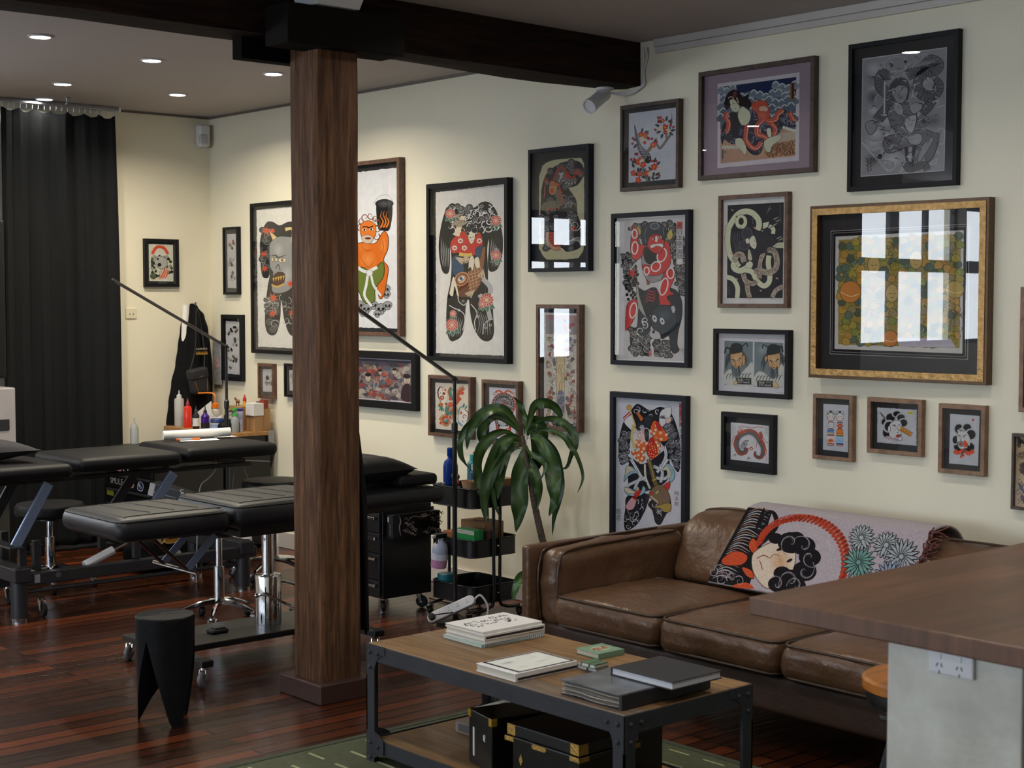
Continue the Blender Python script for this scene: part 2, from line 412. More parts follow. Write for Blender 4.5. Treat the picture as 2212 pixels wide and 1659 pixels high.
def plank_mat(name, cols, w, l, rough, gap, rot, bump=.3, vscale=3, mortar=.03, roughvar=.15):
    """boards of width w and length l, each board its own tone"""
    m = bpy.data.materials.new(name); m.use_nodes = True; nt = m.node_tree; b = nt.nodes['Principled BSDF']; N = nt.nodes.new; Lk = nt.links.new
    tc = N('ShaderNodeTexCoord'); mp = N('ShaderNodeMapping'); mp.inputs['Rotation'].default_value = (0, 0, rot)
    br = N('ShaderNodeTexBrick'); br.offset = .37; br.offset_frequency = 2; br.inputs['Scale'].default_value = 1
    br.inputs['Brick Width'].default_value = l; br.inputs['Row Height'].default_value = w; br.inputs['Mortar Size'].default_value = mortar * w; br.inputs['Mortar Smooth'].default_value = .2
    br.inputs['Color1'].default_value = (0, 0, 0, 1); br.inputs['Color2'].default_value = (1, 1, 1, 1); br.inputs['Mortar'].default_value = (.5, .5, .5, 1); br.inputs['Bias'].default_value = 0
    rp = N('ShaderNodeValToRGB'); e = rp.color_ramp.elements
    e[0].color = (*lin(cols[0]), 1); e[1].color = (*lin(cols[-1]), 1)
    for i, c in enumerate(cols[1:-1]): q = e.new((i + 1) / (len(cols) - 1)); q.color = (*lin(c), 1)
    mp2 = N('ShaderNodeMapping'); mp2.inputs['Scale'].default_value = (1.2, 14, 1); n = N('ShaderNodeTexNoise'); n.inputs['Scale'].default_value = vscale; n.inputs['Detail'].default_value = 6
    n3 = N('ShaderNodeTexNoise'); n3.inputs['Scale'].default_value = .9; n3.inputs['Detail'].default_value = 3
    mix = N('ShaderNodeMix'); mix.data_type = 'RGBA'; mix.blend_type = 'MULTIPLY'; mix.inputs[0].default_value = .75
    r2 = N('ShaderNodeValToRGB'); r2.color_ramp.elements[0].position = .25; r2.color_ramp.elements[0].color = (.3, .3, .3, 1); r2.color_ramp.elements[1].position = .7
    mg = N('ShaderNodeMix'); mg.data_type = 'RGBA'; mg.inputs[7].default_value = (*lin(gap), 1)
    Lk(tc.outputs['Object'], mp.inputs[0]); Lk(mp.outputs[0], br.inputs['Vector']); Lk(br.outputs['Color'], rp.inputs[0])
    Lk(mp.outputs[0], mp2.inputs[0]); Lk(mp2.outputs[0], n.inputs['Vector']); Lk(n.outputs['Fac'], r2.inputs[0]); Lk(tc.outputs['Object'], n3.inputs['Vector'])
    Lk(rp.outputs[0], mix.inputs[6]); Lk(r2.outputs[0], mix.inputs[7]); Lk(mix.outputs[2], mg.inputs[6]); Lk(br.outputs['Fac'], mg.inputs[0]); Lk(mg.outputs[2], b.inputs['Base Color'])
    mr = N('ShaderNodeMapRange'); mr.inputs[3].default_value = rough; mr.inputs[4].default_value = rough + roughvar; Lk(n3.outputs['Fac'], mr.inputs[0]); Lk(mr.outputs[0], b.inputs['Roughness'])
    iv = N('ShaderNodeMath'); iv.operation = 'MULTIPLY_ADD'; iv.inputs[1].default_value = -1; Lk(br.outputs['Fac'], iv.inputs[0]); Lk(n.outputs['Fac'], iv.inputs[2])
    bp = N('ShaderNodeBump'); bp.inputs['Strength'].default_value = bump; bp.inputs['Distance'].default_value = .004; Lk(iv.outputs[0], bp.inputs['Height']); Lk(bp.outputs[0], b.inputs['Normal'])
    return m

m_wall = M('cream paint', 'e6e0cb', .6, var=.035, vs=1.2, bump=.04, bs=140)
m_ceil = M('ceiling paint', 'b5afaf', .7, var=.03, vs=.7)
m_white = M('white plastic', 'dcdce0', .35, var=.02)
m_trim = M('trim paint', 'c9c4c0', .5, var=.03)
m_floor = plank_mat('floor boards', ['2e150c', '42200f', '522712', '743719', '341809', '5e2c14'], .088, 2.2, .2, '060202', PI / 2, .4, mortar=.075)
m_beam = wood_mat('dark beam', '120c0a', '30211a', 3, (10, 1, 10), .75, .5, spec=.1)
m_post = wood_mat('post timber', '3a271b', '7b5941', 3.2, (14, 14, 1), .65, .7, '593f2d', .12)
m_plinth = M('plinth paint', '3e2823', .45, var=.08)
m_black = M('satin black metal', '101012', .38, var=.1)
m_dgrey = M('charcoal steel', '2a2b30', .42, var=.08)
m_frame_k = M('black frame', '161619', .5, var=.1, spec=.2)
m_frame_n = M('navy black frame', '1b1d26', .5, var=.08, spec=.2)
m_walnut = wood_mat('walnut frame', '453128', '755644', 4, (6, 6, 6), .45, .1)
m_walnut_d = wood_mat('dark walnut frame', '382a25', '58443a', 4, (6, 6, 6), .45, .1)
m_wal_lt = wood_mat('pale walnut frame', '6d5341', '94755c', 4, (6, 6, 6), .5, .1)
m_gold = M('gilded frame', 'c79f66', .36, .6, col2='94703f', vs=40, bump=.5, bs=70)
m_vinyl = M('black vinyl', '1a1b1f', .45, var=.12, bump=.08, bs=150, spec=.4)
m_vinyl2 = M('matte black vinyl', '141417', .5, var=.1, bump=.06, bs=120, spec=.22)
m_chrome = M('chrome', 'd8d8dc', .08, 1., var=.04)
m_steel = M('brushed steel', '9a9ca2', .3, 1., var=.05)
m_rub = M('black rubber', '0c0c0d', .6, var=.1)
m_cloth = M('black cloth', '0f0f11', .85, var=.15, bump=.15, bs=220, spec=.15)
m_curt = M('charcoal curtain', '17191b', .9, var=.08, bump=.08, bs=250, spec=.2)
m_leather = M('brown leather', '5f4430', .33, var=.2, vs=5, bump=.8, bs=15, spec=.5)
m_leather_d = M('dark brown leather', '3d2a20', .42, var=.12, vs=5, bump=.2, bs=40)
m_skysteel = M('grey steel with painted sky cast', '8ea2c6', .35, .6, var=.05)  # grey steel, the blue of reflected sky painted into its colour
m_pipe = M('leather piping', '3a2618', .4, var=.1)
m_tabletop = plank_mat('reclaimed boards', ['83623c', '926e43', '786654', '9c7546', '705333'], .1, 3.0, .42, '3a2717', 0, .25, 4, .012)
m_iron = M('dark iron', '37383c', .6, .2, var=.12, bump=.1, bs=90, spec=.25)
m_counter = plank_mat('counter boards', ['6a4630', '7a5239', '5f3e2b', '744d35'], .11, .5, .3, '5a3a28', PI / 2, .06, 3, .004, .1)
m_plaster = M('pale plaster with painted dapple', 'd9d9cf', .5, col2='b4b0a5', vs=5, bump=.1, bs=60, detail=8)  # second tone paints dappled light into the plaster
m_paper = M('white paper', 'e6e4e0', .7, var=.02)
m_ink = ink_mat('printed paper')
m_pane = pane_mat('picture glass', 1.68)
m_kraft = M('kraft card', 'a37c52', .7, var=.06, vs=14)
m_card_w = M('white card', 'd8d6d2', .6, var=.03)
m_mat_k = M('black mount board', '141419', .75, var=.06)
m_mat_g = M('grey mount board', '3b3b3d', .75, var=.04)
m_mat_p = M('mauve mount board', '907d8a', .75, var=.03)
# ------------------------------------------------------------------ the room
XL, YB, ZC = -9.765, 5.68, 3.0
XR, YF = 2.2, -9.5
struct(MB().box(XL - .2, XR + .2, YF - .2, YB + .2, -.1, 0).build('floor', m_floor))
struct(MB().box(XL - .2, XR + .2, YF - .2, YB + .2, ZC, ZC + .12).build('ceiling', m_ceil))
struct(MB().box(XL - .2, XR + .2, YB, YB + .2, 0, ZC).build('wall_back', m_wall))
struct(MB().box(XR, XR + .2, YF, YB, 0, ZC).build('wall_right', m_wall))
WL = [(1.28, 2.56), (-5.95, -3.0), (-9.2, -6.15)]           # window openings of the end wall (y range)
WF = [(-8.9, -6.2), (-5.3, -2.6), (-1.7, 1.0)]               # unseen front wall openings, added for soft frontal light (x range)
WZ0, WZ1 = 1.14, 2.86
def holed(axis, a0, a1, openings, t0, t1):
    mb = MB(); c = a0
    def b(p, q, z0, z1):
        if axis == 'y': mb.box(t0, t1, p, q, z0, z1)
        else: mb.box(p, q, t0, t1, z0, z1)
    for p, q in sorted(openings):
        b(c, p, 0, ZC); b(p, q, 0, WZ0); b(p, q, 2.46 if p > 0 and axis == 'y' else WZ1, ZC); c = q
    b(c, a1, 0, ZC); return mb
struct(holed('y', YF - .2, YB, WL, XL - .2, XL).build('wall_left', m_wall))
struct(holed('x', XL, XR, WF, YF - .2, YF).build('wall_front', m_wall))
m_winframe = M('window frame paint', '3a3a40', .5, var=.05)
m_winpane = pane_mat('window pane', 1.3); m_winblue = pane_mat('light-cooling added pane', 1.3, (.84, .93, 1))  # blue tint added to cool the light from the front wall
wn = 0
def window(axis, p, q, t, WZ1=WZ1):
    """timber sash window with four lights over four, set in an opening"""
    global wn; wn += 1
    fr = MB(); L = q - p; md = .2 if L > 2 else .08; mu = .06
    def b(a0, a1, z0, z1, d0=.03, d1=.09):
        if axis == 'y': fr.box(t - d1, t - d0, a0, a1, z0, z1)
        else: fr.box(a0, a1, t - d1, t - d0, z0, z1)
    b(p, p + .06, WZ0, WZ1); b(q - .06, q, WZ0, WZ1); b(p, q, WZ0, WZ0 + .05); b(p, q, WZ1 - .06, WZ1); b(p, q, 2.02, 2.17)
    mid = (p + q) / 2; b(mid - md / 2, mid + md / 2, WZ0, WZ1)
    for s in (-1, 1):
        c = mid + s * (L / 4 + md / 4 - .03); b(c - mu / 2, c + mu / 2, WZ0, WZ1)
    o = struct(fr.build('window_%d' % wn, m_winframe))
    g = MB()
    if axis == 'y': g.add([(t - .06, p, WZ0), (t - .06, q, WZ0), (t - .06, q, WZ1), (t - .06, p, WZ1)], [(0, 1, 2, 3)])
    else: g.add([(p, t - .06, WZ0), (q, t - .06, WZ0), (q, t - .06, WZ1), (p, t - .06, WZ1)], [(0, 1, 2, 3)])
    g.build('window_pane', m_winpane if axis == 'y' else m_winblue, o)
    la = bpy.data.lights.new('daylight portal', 'AREA'); la.shape = 'RECTANGLE'; la.size = L; la.size_y = WZ1 - WZ0; la.cycles.is_portal = True
    lo = bpy.data.objects.new('daylight_portal', la); COL.objects.link(lo)
    lo.location = ((t - .12, mid, (WZ0 + WZ1) / 2) if axis == 'y' else (mid, t - .12, (WZ0 + WZ1) / 2))
    lo.rotation_euler = (PI / 2, 0, -PI / 2) if axis == 'y' else (PI / 2, 0, 0)
    if axis == 'y': lo.rotation_euler = Vector((1, 0, 0)).to_track_quat('-Z', 'Z').to_euler()
    else: lo.rotation_euler = Vector((0, 1, 0)).to_track_quat('-Z', 'Z').to_euler()
for p, q in WL: window('y', p, q, XL, 2.46 if p > 0 else WZ1)
for p, q in WF: window('x', p, q, YF)  # added windows out of view, lighting the gallery wall from the front
struct(MB().box(XL, XR, YB - .016, YB, 0, .11).build('baseboard_back', m_trim, bevel=.004))
struct(MB().box(XL, XL + .016, YF, YB - .016, 0, .11).build('baseboard_left', m_trim, bevel=.004))
# thin cornice: a pale pipe-like bead right of the beam, its shadow line painted as a dark strip left of it
struct(MB().box(-5.36, XR, YB - .03, YB, 2.962, ZC).box(-5.36, XR, YB - .018, YB, 2.93, 2.962).build('trim_1', m_trim, bevel=.004))
struct(MB().box(XL, -5.62, YB - .012, YB, 2.985, ZC).build('trim_2', M('painted cornice shadow', '6d6560', .6, var=.04)))
struct(MB().box(XL, XL + .012, 4.92, YB - .012, 2.985, ZC).build('trim_3', M('painted cornice shadow', '6d6560', .6, var=.04)))

# timber post and beam
t = thing('timber_post', 'rough brown square timber post rising from the floor to the dark beam', 'post', (-5.4, 3.69, 0))
mb = MB(); n = 14
def wob(x, y, z): return .006 * mnoise.noise(Vector((x * 30, y * 30, z * 2.2)))
prof = rrect(-.104, .104, -.104, .104, .012, 2)
prof = [p for p in prof]; rings = []
pr = []
for i, p in enumerate(prof):
    q = prof[(i + 1) % len(prof)]
    for k in range(5): pr.append((p[0] + (q[0] - p[0]) * k / 5, p[1] + (q[1] - p[1]) * k / 5))
NP = len(pr); NZ = 40; vs = []
for j in range(NZ + 1):
    z = .08 + (2.765 - .08) * j / NZ
    for x, y in pr:
        k = 1 + wob(x, y, z) * 3
        vs.append((-5.4 + x * k, 3.69 + y * k, z))
mb.add(vs, [(j * NP + i, j * NP + (i + 1) % NP, (j + 1) * NP + (i + 1) % NP, (j + 1) * NP + i) for j in range(NZ) for i in range(NP)] + [tuple(range(NP))[::-1], tuple(NZ * NP + i for i in range(NP))])
mb.build('shaft', m_post, t, smooth=True)
MB().box(-5.575, -5.255, 3.555, 3.83, 0, .085).build('plinth', m_plinth, t, bevel=.006)
t = thing('timber_beam', 'dark rough timber ceiling beam running over the post to the wall', 'beam', (-5.5, 0, 2.78))
mb = MB(); NY = 60; prof = [(-.12, 0), (-.12, .22), (.1, .22), (.1, 0), (.0, -.005)]
vs = []
for j in range(NY + 1):
    y = YF + .01 + (5.679 - YF - .01) * j / NY
    dx = -.07 * max(0, (y - 3.9) / 1.7)
    for i, (x, z) in enumerate(prof):
        vs.append((-5.5 + x + dx + .012 * mnoise.noise(Vector((y * 1.3, i * 9, 0))), y, 2.78 + z * (.999 if z > .2 else 1) + (.012 * mnoise.noise(Vector((y * 1.1, i * 5, 4))) if z < .2 else 0)))
NP = len(prof)
mb.add(vs, [(j * NP + i, j * NP + (i + 1) % NP, (j + 1) * NP + (i + 1) % NP, (j + 1) * NP + i) for j in range(NY) for i in range(NP)] + [tuple(range(NP)), tuple(NY * NP + i for i in range(NP))[::-1]])
mb.build('beam_timber', m_beam, t, smooth=30)
MB().box(-5.395, -5.225, 3.40, 3.985, 2.725, 2.885).build('cap_plate', M('cap plate', '1f1c1b', .9, var=.1, bump=.1, spec=.05), t, bevel=.004)
MB().box(-5.585, -5.51, 3.36, 3.83, 2.69, 2.795).build('cap_plate', M('cap block', '121011', .9, var=.1, spec=.05), t, bevel=.004)
t = thing('ceiling_box', 'pale painted boxing fixed under the ceiling above the post cap', 'ceiling box', (-5.28, 3.64, 2.89))
MB().add([(-5.37, 3.535, 2.89), (-5.215, 3.535, 2.89), (-5.215, 3.745, 2.89), (-5.37, 3.745, 2.89), (-5.37, 3.5, 3), (-5.19, 3.5, 3), (-5.19, 3.78, 3), (-5.37, 3.78, 3)],
         [(0, 3, 2, 1), (4, 5, 6, 7), (0, 1, 5, 4), (1, 2, 6, 5), (2, 3, 7, 6), (3, 0, 4, 7)]).build('box_shell', m_white, t, bevel=.003)

# downlights
m_lens = M('downlight lens', 'ffffff', .4, emit=40)
proto = thing('downlight', 'round recessed ceiling downlight', 'ceiling light', (-7.62, 4.08, 3.0), 'recessed downlights')
MB().lathe([(.05, -.001), (.062, -.001), (.062, -.006), (.05, -.008), (.047, -.004)], seg=24).build('trim_ring', m_white, proto, world=False, smooth=True)
MB().lathe([(.047, -.0025), (.047, -.006)], seg=24).build('lens', m_lens, proto, world=False)
DL = [(-7.62, 4.08, ''),
      (-7.61, 4.85, 'lit round downlight in the ceiling immediately left of the timber post'),
      (-8.81, 4.12, 'lit round downlight left of the small ceiling sprinkler, second from the frame edge'),
      (-8.78, 4.88, 'lit round downlight nearest the wall sensor in the far corner'),
      (-9.55, 4.34, 'lit round downlight right above the top of the charcoal curtain')]
DL[0] = (-7.62, 4.08, 'lit round downlight nearest the dark beam, largest of those left of the post')
for i, (x, y, lb) in enumerate(DL):
    o = proto if i == 0 else copy_tree(proto)
    o.location = (x, y, ZC - .0005); o['label'] = lb
for x, y in [(-4.72, 4.37), (-6.6, 1.7), (-7.2, 1.15), (-7.5, 2.3), (-7.3, 3.3), (-4.72, 2.6), (-3.2, 4.3), (-3.2, 2.6), (-1.7, 4.3), (-1.7, 2.4), (-4.7, .8), (-3.2, .8), (-9.0, 2.6), (-9.0, 1.2)]:
    o = copy_tree(proto); o.location = (x, y, ZC - .0005); o['label'] = 'round recessed ceiling downlight out of view behind the camera'
    DL.append((x, y, ''))
for x, y, _ in DL:
    la = bpy.data.lights.new('downlight lamp', 'AREA'); la.shape = 'DISK'; la.size = .09; la.energy = 1.0 if x < -9.3 else 15.0 if x < -7.55 and y > 3 else 7.0; la.color = (1, .89, .70) if x < -7.5 and y > 3 else (1, .95, .88); la.spread = rad(150)
    lo = bpy.data.objects.new('downlight_lamp', la); COL.objects.link(lo); lo.location = (x, y, ZC - .012)
t = thing('fire_sprinkler', 'small sprinkler head hanging from the ceiling near the curtain', 'sprinkler', (-9.39, 4.42, ZC))
MB().lathe([(.022, 0), (.022, -.004), (.007, -.006), (.007, -.03), (.004, -.034), (.004, -.042), (.014, -.043), (.014, -.045)], (-9.39, 4.42, ZC), 12).build('sprinkler_head', m_steel, t, smooth=True)
t = thing('motion_sensor', 'white motion sensor high in the far corner under the ceiling', 'alarm sensor', (-9.72, 5.62, 2.78))
mb = MB(); mb.rbox((-9.728, 5.605, 2.86), (.036, .045, .08), .02, 3, mx=None); mb.build('sensor_body', m_white, t, smooth=True)
MB().rbox((-9.698, 5.59, 2.835), (.018, .03, .034), .012, 3).build('sensor_lens', M('sensor lens', 'b9b9c0', .3, var=.03), t, smooth=True)

# security camera with its cables under the end of the beam
t = thing('security_camera', 'white bullet security camera bracketed under the wall end of the beam', 'security camera', (-5.6, 5.47, 2.76))
MB().lathe([(.045, 0), (.045, -.012), (.02, -.018), (.016, -.05), (.001, -.05)], (-5.6, 5.55, 2.774), 18).build('mount', m_white, t, smooth=True)
A0 = Vector((-5.61, 5.53, 2.725)); dirc = Vector((.03, -.26, -.16)).normalized()
mx = aim(A0 - dirc * .02, A0 + dirc)
MB().lathe([(.001, -.03), (.03, -.03), (.036, -.02), (.036, .11), (.04, .112), (.04, .13), (.034, .13), (.03, .122), (.001, .122)], (0, 0, 0), 18, mx).build('camera_body', m_white, t, smooth=True)
MB().lathe([(.001, .102), (.021, .102), (.021, .105), (.001, .105)], (0, 0, 0), 18, mx).build('lens', M('camera lens', '050506', .1, var=.05), t, smooth=True)
for i, d in enumerate((0, .012)):
    P = cr([(-5.6, 5.56, 2.75), (-5.53, 5.64, 2.74 + d), (-5.45 + d, 5.665, 2.78), (-5.452 + d, 5.668, 2.85), (-5.44 + d * 2, 5.668, 2.92), (-5.42 + d, 5.64, 2.965)], False, 6)
    MB().tube(P, .005, 6).build('cable', m_white, t, smooth=True)

# charcoal curtain on its rail
t = thing('curtain', 'tall charcoal curtain hanging in folds from the ceiling rail on the end wall', 'curtain', (-9.68, 4.5, 0))
def cf(u, v):
    z = 2.94 - v * 2.90
    pinch = 1 - .18 * math.exp(-v * 9)
    y = 4.09 + (u * .80 + .03 * v * u) * 1.0 + (-.02 * v if u < .02 else 0)
    ph = u * 2 * PI * 6.3 + 1.6 * sin(u * 7.3) + .5 * v
    amp = (.012 + .008 * v) * (1 + .6 * sin(u * 11 + 2))
    sag = -.022 * abs(sin(u * PI * 7)) * math.exp(-v * 40)
    return (-9.66 + amp * sin(ph) + .025 * mnoise.noise(Vector((u * 7, v * 1.2, 0))) + .006 * mnoise.noise(Vector((u * 28, v * 2, 5))), y + .006 * sin(ph * 2 + v), z + sag)
MB().grid(cf, 190, 60).build('drape', m_curt, t, smooth=True, solid=.003)
rl = thing('curtain_rail', 'grey ceiling curtain rail above the charcoal curtain', 'curtain rail', (-9.66, 4.3, 2.98))
MB().box(-9.69, -9.64, 2.7, 4.915, 2.972, 2.999).build('rail_profile', m_steel, rl, bevel=.003)
MB().box(-9.693, -9.637, 4.912, 4.925, 2.968, 2.999).build('end_cap', m_white, rl, bevel=.002)
hk = None
for i in range(20):
    y = 4.10 + .041 * i
    if hk is None: hk = MB().tube(cr([(0, 0, -.028), (.006, 0, -.012), (0, 0, 0)], False, 3), .003, 5).build('hook', m_white, t, world=False); h = hk
    else: h = hk.copy(); COL.objects.link(h); h.parent = t
    h.location = Vector((-9.665, y, 2.972)) - t.location
# dark cupboard and pale box beyond the curtain edge
t = thing('wall_cupboard', 'black wall cupboard just showing at the left edge beside the curtain', 'cupboard', (-9.76, 3.7, 1.18))
MB().box(-9.76, -9.5, 3.7, 4.03, 1.19, 2.2).build('carcass', m_black, t, bevel=.004)
MB().box(-9.5, -9.482, 3.71, 4.02, 1.2, 2.19).build('door', m_black, t, bevel=.004)
t = thing('side_bench', 'timber bench at the left edge beside the curtain', 'bench', (-9.6, 3.7, 0))
MB().box(-9.76, -9.42, 3.1, 4.07, .735, .77).build('bench_top', m_wal_lt, t, bevel=.003)
for y in (3.14, 4.03): MB().box(-9.74, -9.45, y - .02, y + .02, 0, .735).build('leg', m_black, t)
t = thing('storage_box', 'pale grey storage box on the bench at the left edge', 'box', (-9.6, 3.8, .77))
MB().box(-9.75, -9.45, 3.5, 4.065, .7715, 1.13).build('box_body', M('pale grey box', 'a6a2a4', .6, var=.05), t, bevel=.008)
MB().box(-9.452, -9.444, 3.93, 4.02, .86, .93).build('label_holder', m_dgrey, t, bevel=.002)
# wall socket on the end wall
t = thing('wall_socket', 'cream power socket on the end wall below the small framed print', 'wall socket', (XL, 5.05, 1.6))
MB().box(XL, XL + .008, 5.0, 5.085, 1.56, 1.635).build('face_plate', M('cream plastic', 'ded6bd', .4, var=.02), t, bevel=.004)
for y in (5.03, 5.055): MB().box(XL + .008, XL + .009, y, y + .004, 1.585, 1.6).build('slot', m_rub, t)
# ------------------------------------------------------------------ furniture helpers
def caster(parent, x, y, z0, r, yaw=0, wheelmat=None, w=.022):
    """swivel caster: fork part with a wheel sub-part; wheel touches z0"""
    mx = Tr(x, y, 0) @ Rz(yaw)
    f = MB()
    f.lathe([(.001, z0 + r * 2.5), (.018, z0 + r * 2.5), (.018, z0 + r * 2.15), (.001, z0 + r * 2.15)], seg=12, mx=mx)
    for s in (-1, 1): f.add([mx @ Vector(p) for p in [(-.012, s * (w / 2 + .003), z0 + r * 2.2), (.016, s * (w / 2 + .003), z0 + r * 2.2), (r * .75, s * (w / 2 + .003), z0 + r * .85), (r * .35, s * (w / 2 + .003), z0 + r * .85),
                      (-.012, s * (w / 2 + .006), z0 + r * 2.2), (.016, s * (w / 2 + .006), z0 + r * 2.2), (r * .75, s * (w / 2 + .006), z0 + r * .85), (r * .35, s * (w / 2 + .006), z0 + r * .85)]],
                     [(0, 1, 2, 3), (7, 6, 5, 4), (0, 4, 5, 1), (1, 5, 6, 2), (2, 6, 7, 3), (3, 7, 4, 0)])
    fo = f.build('caster', m_chrome, parent)
    wm = mx @ Tr(r * .55, 0, z0 + r) @ Rx(PI / 2)
    MB().lathe([(.001, -w / 2), (r * .8, -w / 2), (r, -w / 4), (r, w / 4), (r * .8, w / 2), (.001, w / 2)], seg=20, mx=wm).build('wheel', wheelmat or m_rub, fo, smooth=30)
    MB().lathe([(.001, -w / 2 - .008), (.006, -w / 2 - .008), (.006, w / 2 + .008), (.001, w / 2 + .008)], seg=8, mx=wm).build('axle', m_steel, fo)
    return fo
def pillow(mb, c, lx, ly, h, rot=0, tilt=0, seed=0):
    mx = Tr(*c) @ Rz(rot) @ Ry(tilt); n = 22; vs = []; fs = []
    for sg in (1, -1):
        o = len(vs)
        for j in range(n + 1):
            for i in range(n + 1):
                u, v = -1 + 2 * i / n, -1 + 2 * j / n
                k = (1 - abs(u) ** 2.6) * (1 - abs(v) ** 2.6)
                sq = 1 - .07 * (1 - v * v) * abs(u) ** 3 ; sq2 = 1 - .07 * (1 - u * u) * abs(v) ** 3
                z = sg * h / 2 * max(0, k) ** .55 + .008 * k * mnoise.noise(Vector((u * 2.5 + seed, v * 2.5, sg)))
                vs.append((u * lx / 2 * sq, v * ly / 2 * sq2, z))
        f = [(o + j * (n + 1) + i, o + j * (n + 1) + i + 1, o + (j + 1) * (n + 1) + i + 1, o + (j + 1) * (n + 1) + i) for j in range(n) for i in range(n)]
        fs += f if sg > 0 else [q[::-1] for q in f]
    return mb.add(vs, fs, mx)
def wrinkle(a, s, seed=0):
    return lambda q: q + q.normalized() * (a * mnoise.noise(Vector((q.x * s + seed, q.y * s, q.z * s))))
def loop3(pts2, z): return [(p[0], p[1], z) for p in pts2] + [(pts2[0][0], pts2[0][1], z)]

# ------------------------------------------------------------------ sofa
t = thing('leather_sofa', 'three-seat brown leather sofa against the gallery wall behind the coffee table', 'sofa', (-3.75, 4.95, 0))
SX0, SX1 = -4.905, -2.80
base = MB(); base.rbox(((SX0 + SX1) / 2, 4.94, .235), ((SX1 - SX0) / 2 - .03, .525, .072), .02, 8); base.build('base_frame', m_leather_d, t, smooth=True)
for x in (SX0 + .1, SX1 - .1):
    for y in (4.5, 5.4): MB().lathe([(.02, 0), (.03, .17)], (x, y, 0), 12).build('leg', m_black, t, smooth=True)
CX = [(-4.4185, .607), (-3.8115, .607), (-3.232, .55)]
for i, (cx, cw) in enumerate(CX):
    mb = MB(); mb.rbox((cx, 4.70, .378), (cw / 2 - .004, .335, .068), .045, 12, crown=.03, deform=wrinkle(.010, 11, i * 7))
    s = mb.build('seat_cushion', m_leather, t, smooth=True)
    p = MB()
    rr = rrect(cx - cw / 2 + .012, cx + cw / 2 - .012, 4.376, 5.02, .05, 6)
    p.tube(loop3(rr, .441), .0055, 6, caps=False)
    rr = rrect(cx - cw / 2 + .012, cx + cw / 2 - .012, 4.376, 5.02, .05, 6)
    p.tube(loop3(rr, .322), .0055, 6, caps=False)
    p.build('piping', m_pipe, s, smooth=True)
for side in (-1, 1):
    xo = SX0 if side < 0 else SX1; d = -side
    mb = MB(); mb.rbox((xo + d * .024, 4.93, .40), (.024, .57, .236), .014, 6)
    pa = mb.build('arm_panel', m_leather_d if side > 0 else m_leather, t, smooth=True)
    mb = MB()
    def df(q, d=d):
        k = max(0, q.z / .165); q = q + Vector((d * .015 * (k * k), 0, .012 * sin(q.y * 4 + 1)))
        return q + q.normalized() * (.016 * mnoise.noise(Vector((q.x * 5, q.y * 6, q.z * 9))) + .010 * mnoise.noise(Vector((q.x * 9, q.y * 14, q.z * 22))))
    mb.rbox((xo + d * .118, 4.815, .462), (.072, .41, .165), .06, 10, crown=.01, deform=df)
    ac = mb.build('arm_cushion', m_leather, t, smooth=True)
    p = MB()
    for xx in (xo + d * .058, xo + d * .18):
        p.tube(cr([(xx, 4.425, .32), (xx, 4.408, .45), (xx, 4.42, .57), (xx, 4.48, .622), (xx, 4.8, .635), (xx, 5.15, .64)], False, 6), .0055, 6)
    p.build('piping', m_pipe, ac, smooth=True)
for i, (cx, cw) in enumerate(CX):
    mb = MB()
    def df(q, i=i):
        lean = q.z * .42
        q = Vector((q.x, q.y + lean + (.05 * max(0, q.z / .16) ** 3), q.z))
        return q + q.normalized() * (.016 * mnoise.noise(Vector((q.x * 4 + i * 5, q.y * 6, q.z * 5))) + .008 * mnoise.noise(Vector((q.x * 14, q.y * 14, q.z * 10 + i))))
    mb.rbox((cx, 5.215, .575), (cw / 2 - .004, .095, .165), .08, 10, deform=df)
    b = mb.build('back_cushion', m_leather, t, smooth=True)
    p = MB(); p.tube(cr([(cx - cw / 2 + .02, 5.2, .46), (cx - cw / 2 + .015, 5.26, .6), (cx - cw / 2 + .03, 5.3, .705), (cx - cw / 2 + .09, 5.31, .735), (cx, 5.312, .742), (cx + cw / 2 - .09, 5.31, .735), (cx + cw / 2 - .03, 5.3, .705)], False, 8), .0055, 6)
    p.build('piping', m_pipe, b, smooth=True)
mb = MB(); mb.rbox(((SX0 + SX1) / 2, 5.475, .42), ((SX1 - SX0) / 2 - .05, .04, .26), .025, 10); mb.build('back_panel', m_leather, t, smooth=True)

# ------------------------------------------------------------------ coffee table
t = thing('coffee_table', 'low reclaimed-wood coffee table with riveted black iron frame on the green rug', 'coffee table', (-3.84, 3.54, 0))
TX0, TX1, TY0, TY1, TZ = -4.496, -3.182, 3.245, 3.838, .447
MB().box(TX0 + .004, TX1 - .004, TY0 + .004, TY1 - .004, TZ - .03, TZ).build('tabletop', m_tabletop, t, bevel=.003)
fr = MB()
for z0, z1, e in ((TZ - .062, TZ - .004, 0), (.045, .095, .004)):
    fr.box(TX0 + e, TX1 - e, TY0 + e, TY0 + .006 + e, z0, z1).box(TX0 + e, TX1 - e, TY1 - .006 - e, TY1 - e, z0, z1)
    fr.box(TX0 + e, TX0 + .006 + e, TY0, TY1, z0, z1).box(TX1 - .006 - e, TX1 - e, TY0, TY1, z0, z1)
fr.build('apron_frame', m_iron, t, bevel=.001)
MB().box(TX0 + .012, TX1 - .012, TY0 + .012, TY1 - .012, .062, .09).build('lower_shelf', m_tabletop, t, bevel=.002)
RV = None
